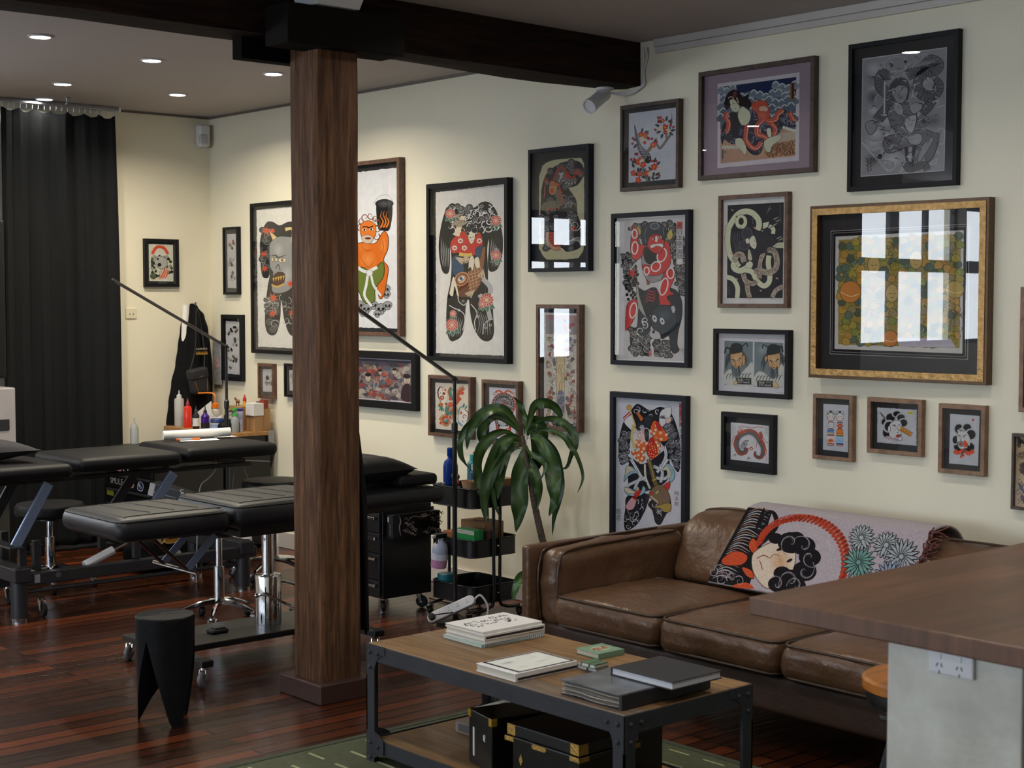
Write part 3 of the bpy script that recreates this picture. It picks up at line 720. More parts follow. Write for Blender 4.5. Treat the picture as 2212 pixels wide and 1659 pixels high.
for sx, x in ((1, TX0), (-1, TX1)):
    for sy, y in ((1, TY0), (-1, TY1)):
        lg = MB(); W = .046
        def gus(zb, dz, up):      # curved gusset plate profile (a along wall, z)
            pts = [(0, zb), (.11, zb), (.11, zb - up * .03)]
            for k in range(7):
                a = PI / 2 * k / 6; pts.append((.11 - .064 * sin(a), zb - up * (.03 + .075 * (1 - cos(a)))))
            return pts + [(0, zb - up * .115)]
        o = -.003
        for pts in (gus(TZ - .002, 0, 1), gus(.0, 0, -1)):
            if pts[0][1] < .1: pts = [(0, .0), (W, .0), (W, .03), (.075, .045), (.10, .05), (.10, .10), (.075, .115), (W, .125), (0, .125)]
            n = len(pts)
            A = [(x + sx * a, y + sy * o, z) for a, z in pts]; B = [(x + sx * a, y + sy * .003, z) for a, z in pts]
            lg.add(A + B, [tuple(range(n)), tuple(range(n, 2 * n))[::-1]] + [(i, n + i, n + (i + 1) % n, (i + 1) % n) for i in range(n)])
            A = [(x + sx * o, y + sy * a, z) for a, z in pts]; B = [(x + sx * .003, y + sy * a, z) for a, z in pts]
            lg.add(A + B, [tuple(range(n)), tuple(range(n, 2 * n))[::-1]] + [(i, n + i, n + (i + 1) % n, (i + 1) % n) for i in range(n)])
        lg.box(*sorted((x - sx * .0022, x + sx * W)), *sorted((y - sy * .0022, y + sy * .004)), 0, TZ - .004)
        lg.box(*sorted((x - sx * .0022, x + sx * .004)), *sorted((y - sy * .0022, y + sy * W)), 0, TZ - .004)
        L = lg.build('leg', m_iron, t)
        for a, z in ((.024, TZ - .03), (.07, TZ - .03), (.024, TZ - .085), (.024, .03), (.024, .085), (.07, .075)):
            
            for p in ((x + sx * a, y - sy * .004, z), (x - sx * .004, y + sy * a, z)):
                if RV is None: r_ = RV = MB().ball((0, 0, 0), .008, seg=8).build('rivet', m_iron, L, smooth=True, world=False)
                else: r_ = RV.copy(); COL.objects.link(r_); r_.parent = L
                r_.location = Vector(p) - t.location

# ------------------------------------------------------------------ counter on its plaster pier
t = thing('timber_counter', 'brown wooden block counter top jutting in from the right', 'counter', (-1.6, 3.6, .96))
MB().box(-2.308, -.9, 2.769, 4.75, .957, 1.0).build('counter_top', m_counter, t, bevel=.004)
t = thing('counter_pier', 'pale plastered pier carrying the wooden counter', 'pier', (-1.78, 3.4, 0))
MB().box(-1.942, -1.617, 2.8, 4.5, 0, .956).build('pier_body', m_plaster, t, bevel=.004)
t = thing('power_outlet', 'white four-gang power outlet on the plastered pier under the counter', 'power outlet', (-1.775, 2.8, .9))
MB().box(-1.832, -1.725, 2.79, 2.7995, .906, .9565).build('face_plate', m_white, t, bevel=.004)
sl = MB()
for zz in (.922,):
    for xx in (-1.805, -1.757):
        for dx, a in ((-.007, .5), (.007, -.5)): sl.add([(xx + dx - .0015, 2.7895, zz), (xx + dx + .0015, 2.7895, zz), (xx + dx + .0015 + a * .006, 2.7895, zz + .008), (xx + dx - .0015 + a * .006, 2.7895, zz + .008)], [(0, 1, 2, 3)])
        sl.box(xx - .0012, xx + .0012, 2.7893, 2.7896, zz - .015, zz - .007)
sl.build('socket_slots', m_rub, t)
for xx in (-1.805, -1.757): MB().box(xx - .005, xx + .005, 2.7875, 2.7905, .939, .951).build('rocker_switch', m_white, t, bevel=.001)
# wooden-seated stool under the counter
SXc, SYc = -2.375, 3.605
t = thing('bar_stool', 'black metal stool with an orange-brown round wooden seat under the counter', 'stool', (SXc, SYc, 0))
MB().lathe([(.001, .622), (.16, .622), (.172, .628), (.172, .652), (.164, .66), (.001, .661)], (SXc, SYc, 0), 36).build('seat', wood_mat('stool seat wood', '7d4a18', 'b9722c', 4, (10, 1, 10), .32, .08), t, smooth=30)
MB().lathe([(.001, .585), (.158, .585), (.162, .6), (.162, .6215), (.001, .6215)], (SXc, SYc, 0), 36).build('seat_ring', m_black, t, smooth=30)
MB().lathe([(.001, .55), (.03, .55), (.03, .585), (.001, .585)], (SXc, SYc, 0), 14).build('swivel', m_black, t)
for k in range(4):
    a = rad(20 + 90 * k); p = Vector((SXc + .07 * cos(a), SYc + .07 * sin(a), .55)); q = Vector((SXc + .21 * cos(a), SYc + .21 * sin(a), .0))
    bar(MB(), p, q, .035, .02, up=(cos(a), sin(a), .3)).build('leg', m_black, t, bevel=.003)
MB().box(SXc - .09, SXc + .09, SYc - .09, SYc + .09, .535, .552).build('leg_plate', m_black, t, bevel=.004)
MB().tube([(SXc + .175 * cos(2 * PI * k / 24), SYc + .175 * sin(2 * PI * k / 24), .17) for k in range(25)], .009, 8, caps=False).build('foot_ring', m_black, t, smooth=True)

# ------------------------------------------------------------------ carved black stool
BX, BY = -5.49, 2.965
t = thing('carved_stool', 'black carved log stool with pointed legs standing alone on the floorboards', 'stool', (BX, BY, 0))
mb = MB(); n = 64; H = .43; r0 = .118; rings = 24; ang0 = rad(-41.3 + 180)
def notch(a):     # height of the underside at angle a: three pointed legs
    k = abs(((a - rad(-28.4 + 21)) / (2 * PI / 3) + .5) % 1 - .5) * 2      # 0 mid-leg .. 1 between legs
    return .35 * max(0, (k - .2) / .8)
vs = []; fs = []
for j in range(rings + 1):
    for i in range(n):
        a = 2 * PI * i / n; z0 = notch(a); z = z0 + (H - z0) * j / rings
        r = r0 * (1 - .06 * (1 - z / H)) * (1 + .012 * sin(a * 7)); vs.append((BX + r * cos(a), BY + r * sin(a), z))
for j in range(rings):
    for i in range(n): fs.append((j * n + i, j * n + (i + 1) % n, (j + 1) * n + (i + 1) % n, (j + 1) * n + i))
o = len(vs)
for i in range(n):
    a = 2 * PI * i / n; z0 = notch(a) ; zz = .10 + z0 * .45
    vs.append((BX + r0 * .45 * cos(a), BY + r0 * .45 * sin(a), zz))
fs += [(i, o + i, o + (i + 1) % n, (i + 1) % n) for i in range(n)]
vs.append((BX, BY, .17)); fs += [(o + i, o + n, o + (i + 1) % n) for i in range(n)]
tp = len(vs)
vs += [(BX + r0 * .97 * cos(2 * PI * i / n), BY + r0 * .97 * sin(2 * PI * i / n), H + .004) for i in range(n)]
fs += [(rings * n + i, rings * n + (i + 1) % n, tp + (i + 1) % n, tp + i) for i in range(n)]
fs.append(tuple(tp + i for i in range(n)))
mb.add(vs, fs); mb.build('stool_body', M('burnt black timber', '111113', .6, var=.2, vs=20, bump=.2, bs=60, spec=.15), t, smooth=35)
cq = MB()
for a in (1.3, 3.1, 4.4, 5.6): bar(cq, (BX, BY, H + .0045), (BX + .1 * cos(a), BY + .1 * sin(a), H + .0045), .0022, .0012)
cq.build('drying_crack', m_rub, t)

# ------------------------------------------------------------------ treatment bed at the back
t = thing('treatment_bed', 'long black treatment bed with grey scissor frame at the far workstation', 'treatment bed', (-7.95, 3.8, 0))
for y0, y1, zt, th in ((2.30, 3.60, .822, .075), (3.635, 4.25, .842, .075), (4.275, 4.88, .856, .075)):
    mb = MB(); mb.rbox((-7.93, (y0 + y1) / 2, zt - th / 2), (.305, (y1 - y0) / 2, th / 2), .036, 8, crown=.012)
    mb.build('cushion', m_vinyl2, t, smooth=True)
fr = MB()
for x in (-8.12, -7.74): fr.box(x - .02, x + .02, 2.5, 4.75, .722, .745)
for y in (2.6, 3.48, 4.2, 4.7): fr.box(-8.12, -7.74, y - .02, y + .02, .722, .765 if y > 3.5 else .745)
fr.build('upper_frame', m_black, t, bevel=.003)
lo = MB()
lo.box(-7.728, -7.672, 3.3, 4.75, .19, .255).box(-8.228, -8.172, 3.3, 4.75, .10, .15)
for y in (3.32, 4.68): lo.box(-8.28, -7.66, y - .045, y + .045, .21, .285)
lo.build('lower_frame', m_dgrey, t, bevel=.006)
for x in (-8.27, -7.715):
    for y in (3.32, 4.68):
        L = MB().lathe([(.043, .018), (.045, .2), (.042, .29), (.001, .292)], (x, y, 0), 16).build('leg', m_dgrey, t, smooth=30)
        MB().lathe([(.001, 0), (.04, 0), (.042, .018), (.001, .018)], (x, y, 0), 16).build('foot_glide', m_chrome, L, smooth=30)
for x in (-8.14, -7.72):
    for y in (3.34, 3.42, 4.0): MB().box(x - .018, x + .018, y - .02, y + .02, .26, .42).build('upright', m_dgrey, t, bevel=.003)
for x in (-8.1, -7.69):
    for y0, y1 in ((3.29, 3.48), (3.98, 4.22)):
        bar(MB(), (x, y0, .40), (x, y1, .72), .018, .055, up=(0, -1, .6)).build('scissor_arm', m_skysteel if x > -8 else m_dgrey, t, bevel=.003)  # near arms carry the painted sky cast, far arms stay dark
for y in (3.29,): MB().box(-8.14, -7.65, y - .045, y + .03, .392, .405).build('arm_plate', m_dgrey, t, bevel=.004)
a = MB().tube([(-7.74, 3.70, .25), (-7.74, 3.87, .315)], .024, 12).build('actuator', m_white, t, smooth=30)
MB().tube([(-7.74, 3.87, .315), (-7.74, 3.99, .36)], .011, 10).build('piston_rod', m_chrome, a, smooth=30)
MB().box(-7.99, -7.93, 3.5, 3.56, .29, .36).build('control_box', m_black, t, bevel=.004)
MB().box(-7.671, -7.669, 3.385, 3.415, .2, .245).build('rating_plate', M('rating plate', '8d9096', .4, var=.05), t)
A = Art((0, 0), (200, 0), (200, 40), (0, 40)); A.circ(16, 20, 11, None, '6f7378', 3); A.star(16, 20, 7, '8b8f95', 4); A.text('COMFYCUTE', 118, 20, 26, '48422f', sx=1.1)
A.build('maker_mark', m_ink, t, lambda u, v, h: (-7.6715 + h + 7.95, 3.50 + u * .24 - 3.8, .253 - v * .045), 1e-4)
mb = MB(); mb.tube([(-7.72, 3.3, .15), (-7.72, 4.7, .15)], .012, 8); mb.tube([(-8.18, 3.3, .15), (-8.18, 4.7, .15)], .012, 8); mb.build('lift_bar', m_dgrey, t, smooth=30)
for x in (-8.2, -7.76): caster(t, x, 3.46, .001, .04)
# pillow on it
t = thing('pillow', 'plump black pillow lying on the back treatment bed at the left edge', 'pillow', (-7.95, 3.15, .84))
pillow(MB(), (-7.98, 3.12, .892), .42, .72, .12, 0, 0, 3).build('pillow_cover', M('charcoal cotton', '222226', .8, var=.1, bump=.15, bs=30), t, smooth=True)

# ------------------------------------------------------------------ tattoo chair in front
t = thing('tattoo_chair', 'black padded tattoo chair lying flat on a chrome hydraulic column beside the post', 'tattoo chair', (-6.22, 3.9, 0))
for i, (y0, y1, zt, th) in enumerate(((2.985, 3.54, .762, .105), (3.56, 4.2, .775, .115), (4.215, 4.79, .757, .075))):
    mb = MB(); mb.rbox((-6.205, (y0 + y1) / 2, zt - th / 2), (.29 if i < 2 else .26, (y1 - y0) / 2, th / 2), .048 if i < 2 else .036, 9, crown=.006)
    c = mb.build('cushion', m_vinyl, t, smooth=True)
    p = MB(); e = .012; rr = rrect(-6.495 + e, -5.915 - e, y0 + e, y1 - e, .045, 6) if i < 2 else rrect(-6.465 + e, -5.945 - e, y0 + e, y1 - e, .04, 6)
    p.tube(loop3(rr, zt - .014), .0045, 6, caps=False)
    p.build('piping', m_rub, c, smooth=True)
    if i < 2:
        p = MB(); x0, x1 = -6.42, -6.0
        def zc(x, y, y0=y0, y1=y1, zt=zt): return zt + .0065 * max(0, 1 - ((x + 6.205) / .29) ** 2) * max(0, 1 - ((y - (y0 + y1) / 2) / ((y1 - y0) / 2)) ** 2)
        L = [[(x0, y0 + .06), (x1, y0 + .06), (x1 + .01, y0 + .1), (x1 + .01, y1 - .02)], [(x0, y0 + .06), (x0 - .01, y0 + .1), (x0 - .01, y1 - .02)]]
        for k in range(3): yy = y0 + .16 + .12 * k; L.append([(x0, yy), (-6.205, yy + .012), (x1 - .04, yy + .05)])
        for q in L: p.tube([(v.x, v.y, zc(v.x, v.y) + .0003) for v in cr(q, False, 8)], .0028, 5)
        p.build('seam', m_rub, c, smooth=True)
fr = MB()
fr.box(-6.42, -5.99, 3.62, 4.15, .615, .659).box(-6.35, -6.06, 3.3, 3.6, .635, .657).box(-6.35, -6.06, 4.15, 4.6, .645, .681)
fr.build('under_frame', m_black, t, bevel=.004)
CXc, CYc = -6.23, 3.915
MB().lathe([(.001, .148), (.064, .148), (.064, .375), (.061, .383), (.034, .386), (.001, .386)], (CXc, CYc, 0), 32).build('column', m_chrome, t, smooth=30)
MB().lathe([(.001, .386), (.029, .386), (.029, .616), (.001, .616)], (CXc, CYc, 0), 24).build('piston', m_chrome, t, smooth=30)
P = [(CXc + .07, CYc - .10, .30), (CXc + .10, CYc - .06, .30), (CXc + .16, CYc + .06, .235), (CXc + .1, CYc + .2, .235), (CXc - .04, CYc + .18, .30), (CXc - .02, CYc + .06, .34)]
MB().tube(cr(P, False, 6), .006, 8).ball((CXc + .066, CYc - .104, .30), .011).build('pump_lever', m_chrome, t, smooth=True)
MB().box(-6.40, -6.03, 3.37, 4.33, .118, .147).build('base_plate', m_black, t, bevel=.004)
for y in (3.36, 4.29):
    MB().box(-6.58, -5.84, y - .03, y + .03, .088, .1175).build('cross_bar', m_black, t, bevel=.004)
    for x in (-6.55, -5.87): caster(t, x, y, .001, .034, rad(-60), M('grey tyre', '66666a', .5, var=.1))
for x in (-6.31, -6.09):
    bar(MB(), (x, 3.22, .655), (x, 3.41, .475), .022, .012, up=(0, .7, .7)).build('strut', M('bronze steel', '4a3831', .3, .8, var=.05), t, bevel=.002)
    bar(MB(), (x, 3.40, .478), (x, 3.55, .625), .006, .034, up=(0, .7, -.7)).build('hinge_plate', m_skysteel, t)
MB().tube([(-6.40, 3.405, .478), (-6.0, 3.405, .478)], .009, 10).build('hinge_rod', m_chrome, t, smooth=30)
# loose foot pedal on the base plate
q = thing('foot_pedal', 'small black foot pedal lying on the base plate of the tattoo chair', 'foot pedal', (-6.2, 3.62, .148))
mb = MB(); mb.rbox((-6.2, 3.62, .1565), (.03, .045, .009), .008, 3); mb.rbox((-6.2, 3.625, .168), (.02, .03, .004), .003, 3); mb.build('pedal_body', m_rub, q, smooth=True)
# pillow and pad on the chair
q = thing('head_pad', 'thin black head pad at the right end of the tattoo chair', 'cushion', (-6.2, 4.68, .76))
mb = MB(); mb.rbox((-6.2, 4.66, .795), (.2, .12, .028), .022, 6, crown=.008); mb.build('pad_cover', m_vinyl2, q, smooth=True)
q = thing('pillow', 'black pillow leaning on the head pad of the tattoo chair right of the post', 'pillow', (-6.2, 4.4, .78))
pillow(MB(), (-6.19, 4.41, .852), .40, .46, .145, .08, 0, 9).build('pillow_cover', m_vinyl2, q, smooth=True)

# ------------------------------------------------------------------ rolling stools
def rolling_stool(loc, z, label, rs, base, a0, n=5, cyl=.018, wheels=True, rb=.24):
    x, y = loc
    s = thing('rolling_stool', label, 'stool', (x, y, 0), 'round rolling stools')
    MB().lathe([(.001, z - .075), (rs * .93, z - .075), (rs, z - .06), (rs, z - .02), (rs * .94, z - .003), (rs * .6, z + .004), (.001, z + .005)], (x, y, 0), 32).build('seat', m_vinyl2, s, smooth=True)
    MB().lathe([(.001, z - .1), (.08, z - .1), (.08, z - .0755), (.001, z - .0755)], (x, y, 0), 16).build('seat_plate', m_black, s)
    MB().lathe([(.001, .09), (.028, .09), (.028, .3), (cyl, .301), (cyl, z - .1), (.001, z - .1)], (x, y, 0), 18).build('gas_column', m_chrome, s, smooth=30)
    for k in range(n):
        a = a0 + 2 * PI * k / n; c, q = cos(a), sin(a)
        P = [(x + .02 * c, y + .02 * q, .115), (x + rb * .5 * c, y + rb * .5 * q, .105), (x + rb * c, y + rb * q, .072)]
        MB().tube(cr(P, False, 5), .014, 8, rs=[.019 - .0009 * i for i in range(11)]).build('base_leg', base, s, smooth=True)
        if wheels: caster(s, x + rb * c, y + rb * q, .001, .026, a, w=.03)
    return s
rolling_stool((-6.985, 4.09), .56, 'rolling stool whose chrome star base shows under the front tattoo chair', .17, m_chrome, .55, 5, .018, True, .20)
rolling_stool((-7.93, 5.03), .60, 'rolling stool with black round seat close by the gallery wall left of the post', .19, m_chrome, .2)
rolling_stool((-8.52, 3.86), .50, 'rolling stool with black round seat in the shadow behind the back treatment bed', .20, m_chrome, .9)

# ------------------------------------------------------------------ rug
t = thing('rug', 'green rug with pale dashed rows under the coffee table', 'rug', (-3.8, 3.4, 0))
mb = MB(); mb.rbox((-3.72, 3.38, .007), (1.045, .865, .006), .004, 30); mb.build('rug_pile', M('green rug pile', '4c5138', .9, var=.16, vs=40, bump=.6, bs=300), t, smooth=True)
ds = MB(); r2 = random.Random(3)
for j in range(13):
    for i in range(12):
        x = -4.70 + .17 * i + (.085 if j % 2 else 0); y = 2.6 + .13 * j
        if x + .1 < -2.7 and y < 4.2: ds.box(x, x + .1, y, y + .011, .0125, .0148)
ds.build('dash_pattern', M('pale rug yarn', '9a9d77', .9, var=.1, bump=.4, bs=300), t)
bd = MB()
bd.box(-4.765, -2.675, 4.215, 4.247, .002, .0165).box(-4.768, -4.735, 2.513, 4.247, .002, .0165)
bd.build('bound_edge', M('rug binding', '3a4030', .9, var=.1, bump=.4, bs=300), t, bevel=.004)
# ------------------------------------------------------------------ books and objects on the coffee table
def slab(name, label, cat, x0, x1, y0, y1, z0, z1, cover, pages, rot=0, spine='y1', group=None, hard=True, ov=.003):
    """book: two covers + spine and a recessed page block"""
    cx, cy = (x0 + x1) / 2, (y0 + y1) / 2
    o = thing(name, label, cat, (cx, cy, z0), group, rot)
    hx, hy, h = (x1 - x0) / 2, (y1 - y0) / 2, z1 - z0; c = min(.003, h * .18)
    k = MB().box(-hx, hx, -hy, hy, 0, c).box(-hx, hx, -hy, hy, h - c, h)
    if spine == 'y1': k.box(-hx, hx, hy - c, hy, c, h - c)
    elif spine == 'y0': k.box(-hx, hx, -hy, -hy + c, c, h - c)
    elif spine == 'x1': k.box(hx - c, hx, -hy, hy, c, h - c)
    elif spine == 'x0': k.box(-hx, -hx + c, -hy, hy, c, h - c)
    k.build('cover', cover, o, world=False, bevel=.0008)
    e = {'x0': hx - ov, 'x1': hx - ov, 'y0': hy - ov, 'y1': hy - ov}
    e[spine] += ov - c * 1.1
    MB().box(-e['x0'], e['x1'], -e['y0'], e['y1'], c * 1.02, h - c * 1.02).build('pages', pages, o, world=False)
    return o
def top_art(o, A, hx, hy, z, name='cover_print', flip=0):
    A.build(name, m_ink, o, (lambda u, v, h: (-hx + 2 * hx * u, hy - 2 * hy * v, z + h)) if not flip else (lambda u, v, h: (-hx + 2 * hx * v, -hy + 2 * hy * u, z + h)), 3e-5)
m_pages = M('page edges', 'd6d0c4', .8, col2='b9b1a2', vs=40, stretch=(.2, .2, 60))
m_bk = M('matte black cover', '1d1c20', .55, var=.06)
m_cover_w = M('white cover', 'dedbd8', .55, var=.03)
m_teal = M('pale teal cover', '9fc0bd', .6, var=.05)
m_green = M('sage green cover', '6f8f74', .55, var=.05)
# pile of sketchbooks: four books
Z0 = TZ + .0006
pile = [(-4.372, -4.145, 3.50, 3.80, .012, 'pale teal spiral sketchbook at the bottom of the sketchbook pile', m_teal, -.02),
        (-4.362, -4.14, 3.505, 3.80, .014, 'white sketchbook second from the bottom of the sketchbook pile', m_cover_w, .015),
        (-4.355, -4.135, 3.50, 3.795, .020, 'white sketchbook with a dark spine band, second from the top of the sketchbook pile', m_cover_w, 0),
        (-4.36, -4.145, 3.50, 3.79, .010, 'white book with black brush lettering on top of the sketchbook pile', m_cover_w, .01)]
z = Z0
for i, (x0, x1, y0, y1, h, lb, mt, ro) in enumerate(pile):
    o = slab('sketchbook', lb, 'book', x0, x1, y0, y1, z, z + h, mt, m_pages, ro, 'x1', 'sketchbooks piled on the coffee table')
    hx, hy = (x1 - x0) / 2, (y1 - y0) / 2
    if i == 0:
        c = MB()
        for k in range(30):
            y = -hy + .012 + (2 * hy - .024) * k / 29
            c.tube([(hx - .004 + .009 * cos(a), y, h / 2 + .009 * sin(a)) for a in (-2.4, -1.4, -.4, .4, 1.4, 2.4)], .0012, 4)
        c.build('spiral_binding', m_white, o, world=False)
    if i == 2: MB().box(hx - .0001, hx + .0006, -hy + .008, hy - .006, .005, .013).build('spine_band', m_bk, o, world=False)
    if i == 3:
        A = Art((0, 0), (300, 0), (300, 200), (0, 200), 5)
        for gx, gy, wd, hh in ((40, 70, 60, 34), (46, 110, 50, 34), (125, 62, 70, 30), (120, 104, 82, 30), (225, 46, 90, 30), (212, 86, 92, 30), (222, 126, 62, 30)):
            n = int(wd / 15)
            for k in range(n):
                x = gx - wd / 2 + (k + .5) * wd / n
                for _ in range(3):
                    xa, ya = x + A.r.uniform(-6, 6), gy + A.r.uniform(-hh / 2, hh / 2)
                    A.line([(xa, ya), (xa + A.r.uniform(-9, 9), ya + A.r.uniform(-14, 14))], 7, '1c1c1e')
        top_art(o, A, hx * .92, hy * .92, h + .0002, 'brush_lettering', 1)
    z += h + .0006
# print pad with dark border on a white folder
o = slab('print_folder', 'white folder with a dark bordered pale print on its cover, near the front table edge', 'folder', -3.9, -3.7, 3.265, 3.545, Z0, Z0 + .027, m_cover_w, m_pages, 0, 'x1')
A = Art((0, 0), (280, 0), (280, 200), (0, 200), 2)
A.quad(22, 4, 276, 192, '2c2836'); A.quad(34, 14, 266, 182, 'd9dad3')
A.soft(85, 66, 36, 16, '8fa09a', 'd9dad3'); A.soft(190, 120, 40, 10, 'b4bdb8', 'd9dad3'); A.soft(90, 140, 40, 18, 'c3c9c2', 'd9dad3'); A.soft(200, 60, 30, 9, 'c2c8c3', 'd9dad3')
top_art(o, A, .1, .14, .0272, 'cover_print', 1)
MB().box(.0995, .1006, -.13, .14, .004, .012).build('spine_band', m_bk, o, world=False)
# green book
o = slab('green_book', 'small sage green book with a red floral oval on its cover', 'book', -3.86, -3.742, 3.692, 3.815, Z0, Z0 + .02, m_green, m_pages, -.04, 'x1')
A = Art((0, 0), (100, 0), (100, 100), (0, 100), 4)
A.ell(50, 50, 38, 30, 'a9b79f', '7d947d', 2)
for x, y in A.scatter([(20, 35), (80, 35), (80, 65), (20, 65)], 16, 7): A.circ(x, y, A.r.uniform(4, 8), A.r.choice(('a5453a', '8c4a3c', '6d7f5c', 'b9695a')))
top_art(o, A, .052, .055, .0202, 'cover_print', 1)
# palm-sized flip books
for i, (x0, x1, y0, y1, z, h, lb, mt, ro) in enumerate(((-3.71, -3.612, 3.548, 3.612, Z0, .016, 'grey-white flip book underneath, held by a black band', M('grey cover', '8c8a8c', .6, var=.05), .0),
                                                    (-3.668, -3.604, 3.530, 3.598, Z0 + .0175, .015, 'small green flip book lying on another one beside the print folder', M('dark green cover', '4c6a4b', .5, var=.2, vs=90), .04))):
    o = slab('flip_book', lb, 'book', x0, x1, y0, y1, z, z + h, mt, m_card_w, ro, 'x0', 'little flip books')
    MB().box(.004, .006, -(y1 - y0) / 2 - .0006, (y1 - y0) / 2 + .0006, -.0001, h + .0005).build('elastic_band', m_rub, o, world=False)
# worn album and black book
o = thing('photo_album', 'worn dark album with grey scuffed cover and ruffled pages under the black book', 'album', (-3.36, 3.47, Z0))
mb = MB()
def sag(q): return q + Vector((0, 0, -.006 * max(0, 1 - ((q.y + .2) / .12) ** 2) if q.z > 0 and q.y < -.08 else 0))
m_scuff = M('scuffed cover', '6f757d', .3, col2='3a3c40', vs=9, detail=6)
mb.box(-3.495, -3.225, 3.275, 3.68, Z0 + .044, Z0 + .048).build('front_cover', m_scuff, o, bevel=.001)
MB().box(-3.495, -3.225, 3.275, 3.68, Z0, Z0 + .004).box(-3.235, -3.222, 3.275, 3.68, Z0 + .002, Z0 + .0485).build('back_cover', m_bk, o, bevel=.0015)
pg = MB(); r3 = random.Random(8)
for k in range(16):
    zz = Z0 + .005 + k * .0024; a = r3.uniform(-.004, .006)
    def pf(u, v, zz=zz, a=a): return (-3.49 + .254 * u, 3.279 - a + (.39 + a) * v, zz + .0015 * sin(u * 9 + a * 900) * (1 - v) ** 6)
    pg.grid(pf, 14, 8)
pg.build('pages', M('ruffled pages', 'c9c4bd', .7, var=.08), o, smooth=True)
o = slab('black_sketchbook', 'black hardcover sketchbook lying across the worn album', 'book', -3.425, -3.158, 3.430, 3.662, Z0 + .0490, Z0 + .075, m_bk, M('bright pages', 'dcdce4', .7, col2='bcbcc4', vs=30, stretch=(.2, .2, 60)), 0, 'x0', ov=.005)

# ------------------------------------------------------------------ lower shelf: chests and books
ZS = .0905
m_lac = M('black lacquer', '0c0c0e', .3, var=.1)
m_brass = M('hammered brass', 'b08a45', .38, .7, var=.2, vs=90, bump=.5, bs=160)
o = thing('lacquer_chest', 'black lacquered chest with hammered brass corner plates on the lower shelf by the front leg', 'chest', (-3.62, 3.45, ZS))
cx0, cx1, cy0, cy1 = -3.79, -3.445, 3.31, 3.575
MB().box(cx0 + .012, cx1 - .012, cy0 + .012, cy1 - .012, ZS, .228).build('chest_body', m_lac, o, bevel=.003)
l = MB().box(cx0, cx1, cy0, cy1, .248, .287).build('lid', m_lac, o, bevel=.003)
MB().box(cx0 - .006, cx1 + .006, cy0 - .006, cy1 + .006, .228, .247).build('rim', m_lac, o, bevel=.003)
for sx, x in ((1, cx0), (-1, cx1)):
    for sy, y in ((1, cy0), (-1, cy1)):
        c = MB(); e = .0015
        for zb, zt, w, g in ((.25, .286, .04, 0), (.230, .246, .044, .006)):
            xx, yy = x - sx * g, y - sy * g
            c.box(*sorted((xx - sx * e, xx + sx * w)), *sorted((yy - sy * e, yy + sy * .001)), zb, zt)
            c.box(*sorted((xx - sx * e, xx + sx * .001)), *sorted((yy - sy * e, yy + sy * w)), zb, zt)
        c.build('corner_plate', m_brass, o, bevel=.001)
MB().prism([(-3.66, .2335), (-3.652, .229), (-3.60, .229), (-3.592, .2335), (-3.592, .2405), (-3.60, .245), (-3.652, .245), (-3.66, .2405)], 0, .003, mx=Tr(0, cy0 - .006, 0) @ Rx(PI / 2)).build('lock_plate', m_brass, o)
MB().prism([(-3.745, .17), (-3.735, .19), (-3.725, .17), (-3.735, .15)], 0, .003, mx=Tr(0, cy0 + .0125, 0) @ Rx(PI / 2)).build('diamond_stud', m_brass, o)
o = thing('lacquer_chest', 'plain tall black case behind the brass-cornered chest on the lower shelf', 'chest', (-3.6, 3.68, ZS))
MB().box(-3.70, -3.505, 3.61, 3.76, ZS, .25).build('chest_body', m_lac, o, bevel=.003)
MB().box(-3.705, -3.50, 3.605, 3.765, .251, .302).build('lid', m_lac, o, bevel=.003)
# upright black archive case, turned a little
o = thing('archive_case', 'tall black archive case with a white label strip, left of the lacquered chest', 'archive case', (-3.935, 3.44, ZS), rot=-.22)
MB().box(-.085, .085, -.11, .11, 0, .187).build('case_body', m_lac, o, world=False, bevel=.003)
c = MB()
for x in (-.085, .085): c.box(min(x, x * .78), max(x, x * .78), -.1125, -.108, .162, .188); c.box(x * 1.018 if x < 0 else x * .99, x * .99 if x < 0 else x * 1.018, -.112, -.09, .162, .188)
c.build('corner_plate', M('bright brass', 'c9a53c', .35, .6, var=.3, vs=120), o, world=False)
MB().box(-.052, -.041, -.1115, -.1098, .03, .13).build('label_strip', m_card_w, o, world=False)
A = Art((0, 0), (20, 0), (20, 40), (0, 40)); A.line([(6, 30), (4, 14), (10, 6), (14, 14), (9, 22), (14, 32)], 4, 'e0e0e0'); A.build('emblem', m_ink, o, lambda u, v, h: (.02 + .022 * u, -.1102 - h, .125 - .035 * v), 1e-4)
# books left of the case
o = slab('art_book', 'white art book with red and black ink drawing, lying behind the black cases', 'book', -4.33, -4.12, 3.60, 3.80, ZS + .0405, ZS + .085, m_cover_w, m_pages, .05, 'y0', 'books on the lower shelf')
A = Art((0, 0), (100, 0), (100, 100), (0, 100), 8)
for x, y in A.scatter([(15, 20), (90, 15), (92, 85), (18, 80)], 60, 4): A.star(x, y, A.r.uniform(3, 9), A.r.choice(('2c2c2e', '444', '1c1c1e', '6a6a6a')), 5, A.r.uniform(0, 70), .4)
A.leaf(30, 40, 45, 16, 20, 'a33238'); A.leaf(34, 52, 42, 14, -5, '8d2a33')
top_art(o, A, .1, .095, .0447)
o = slab('grey_book', 'grey boxed book under the white art book on the lower shelf', 'book', -4.36, -4.15, 3.55, 3.78, ZS, ZS + .040, M('taupe cover', '8b7f78', .55, var=.05), m_pages, .03, 'y0', 'books on the lower shelf')
MB().box(-.09, .05, -.1156, -.1151, .006, .034).build('spine_label', M('grey label', '5d5856', .6, var=.05), o, world=False)

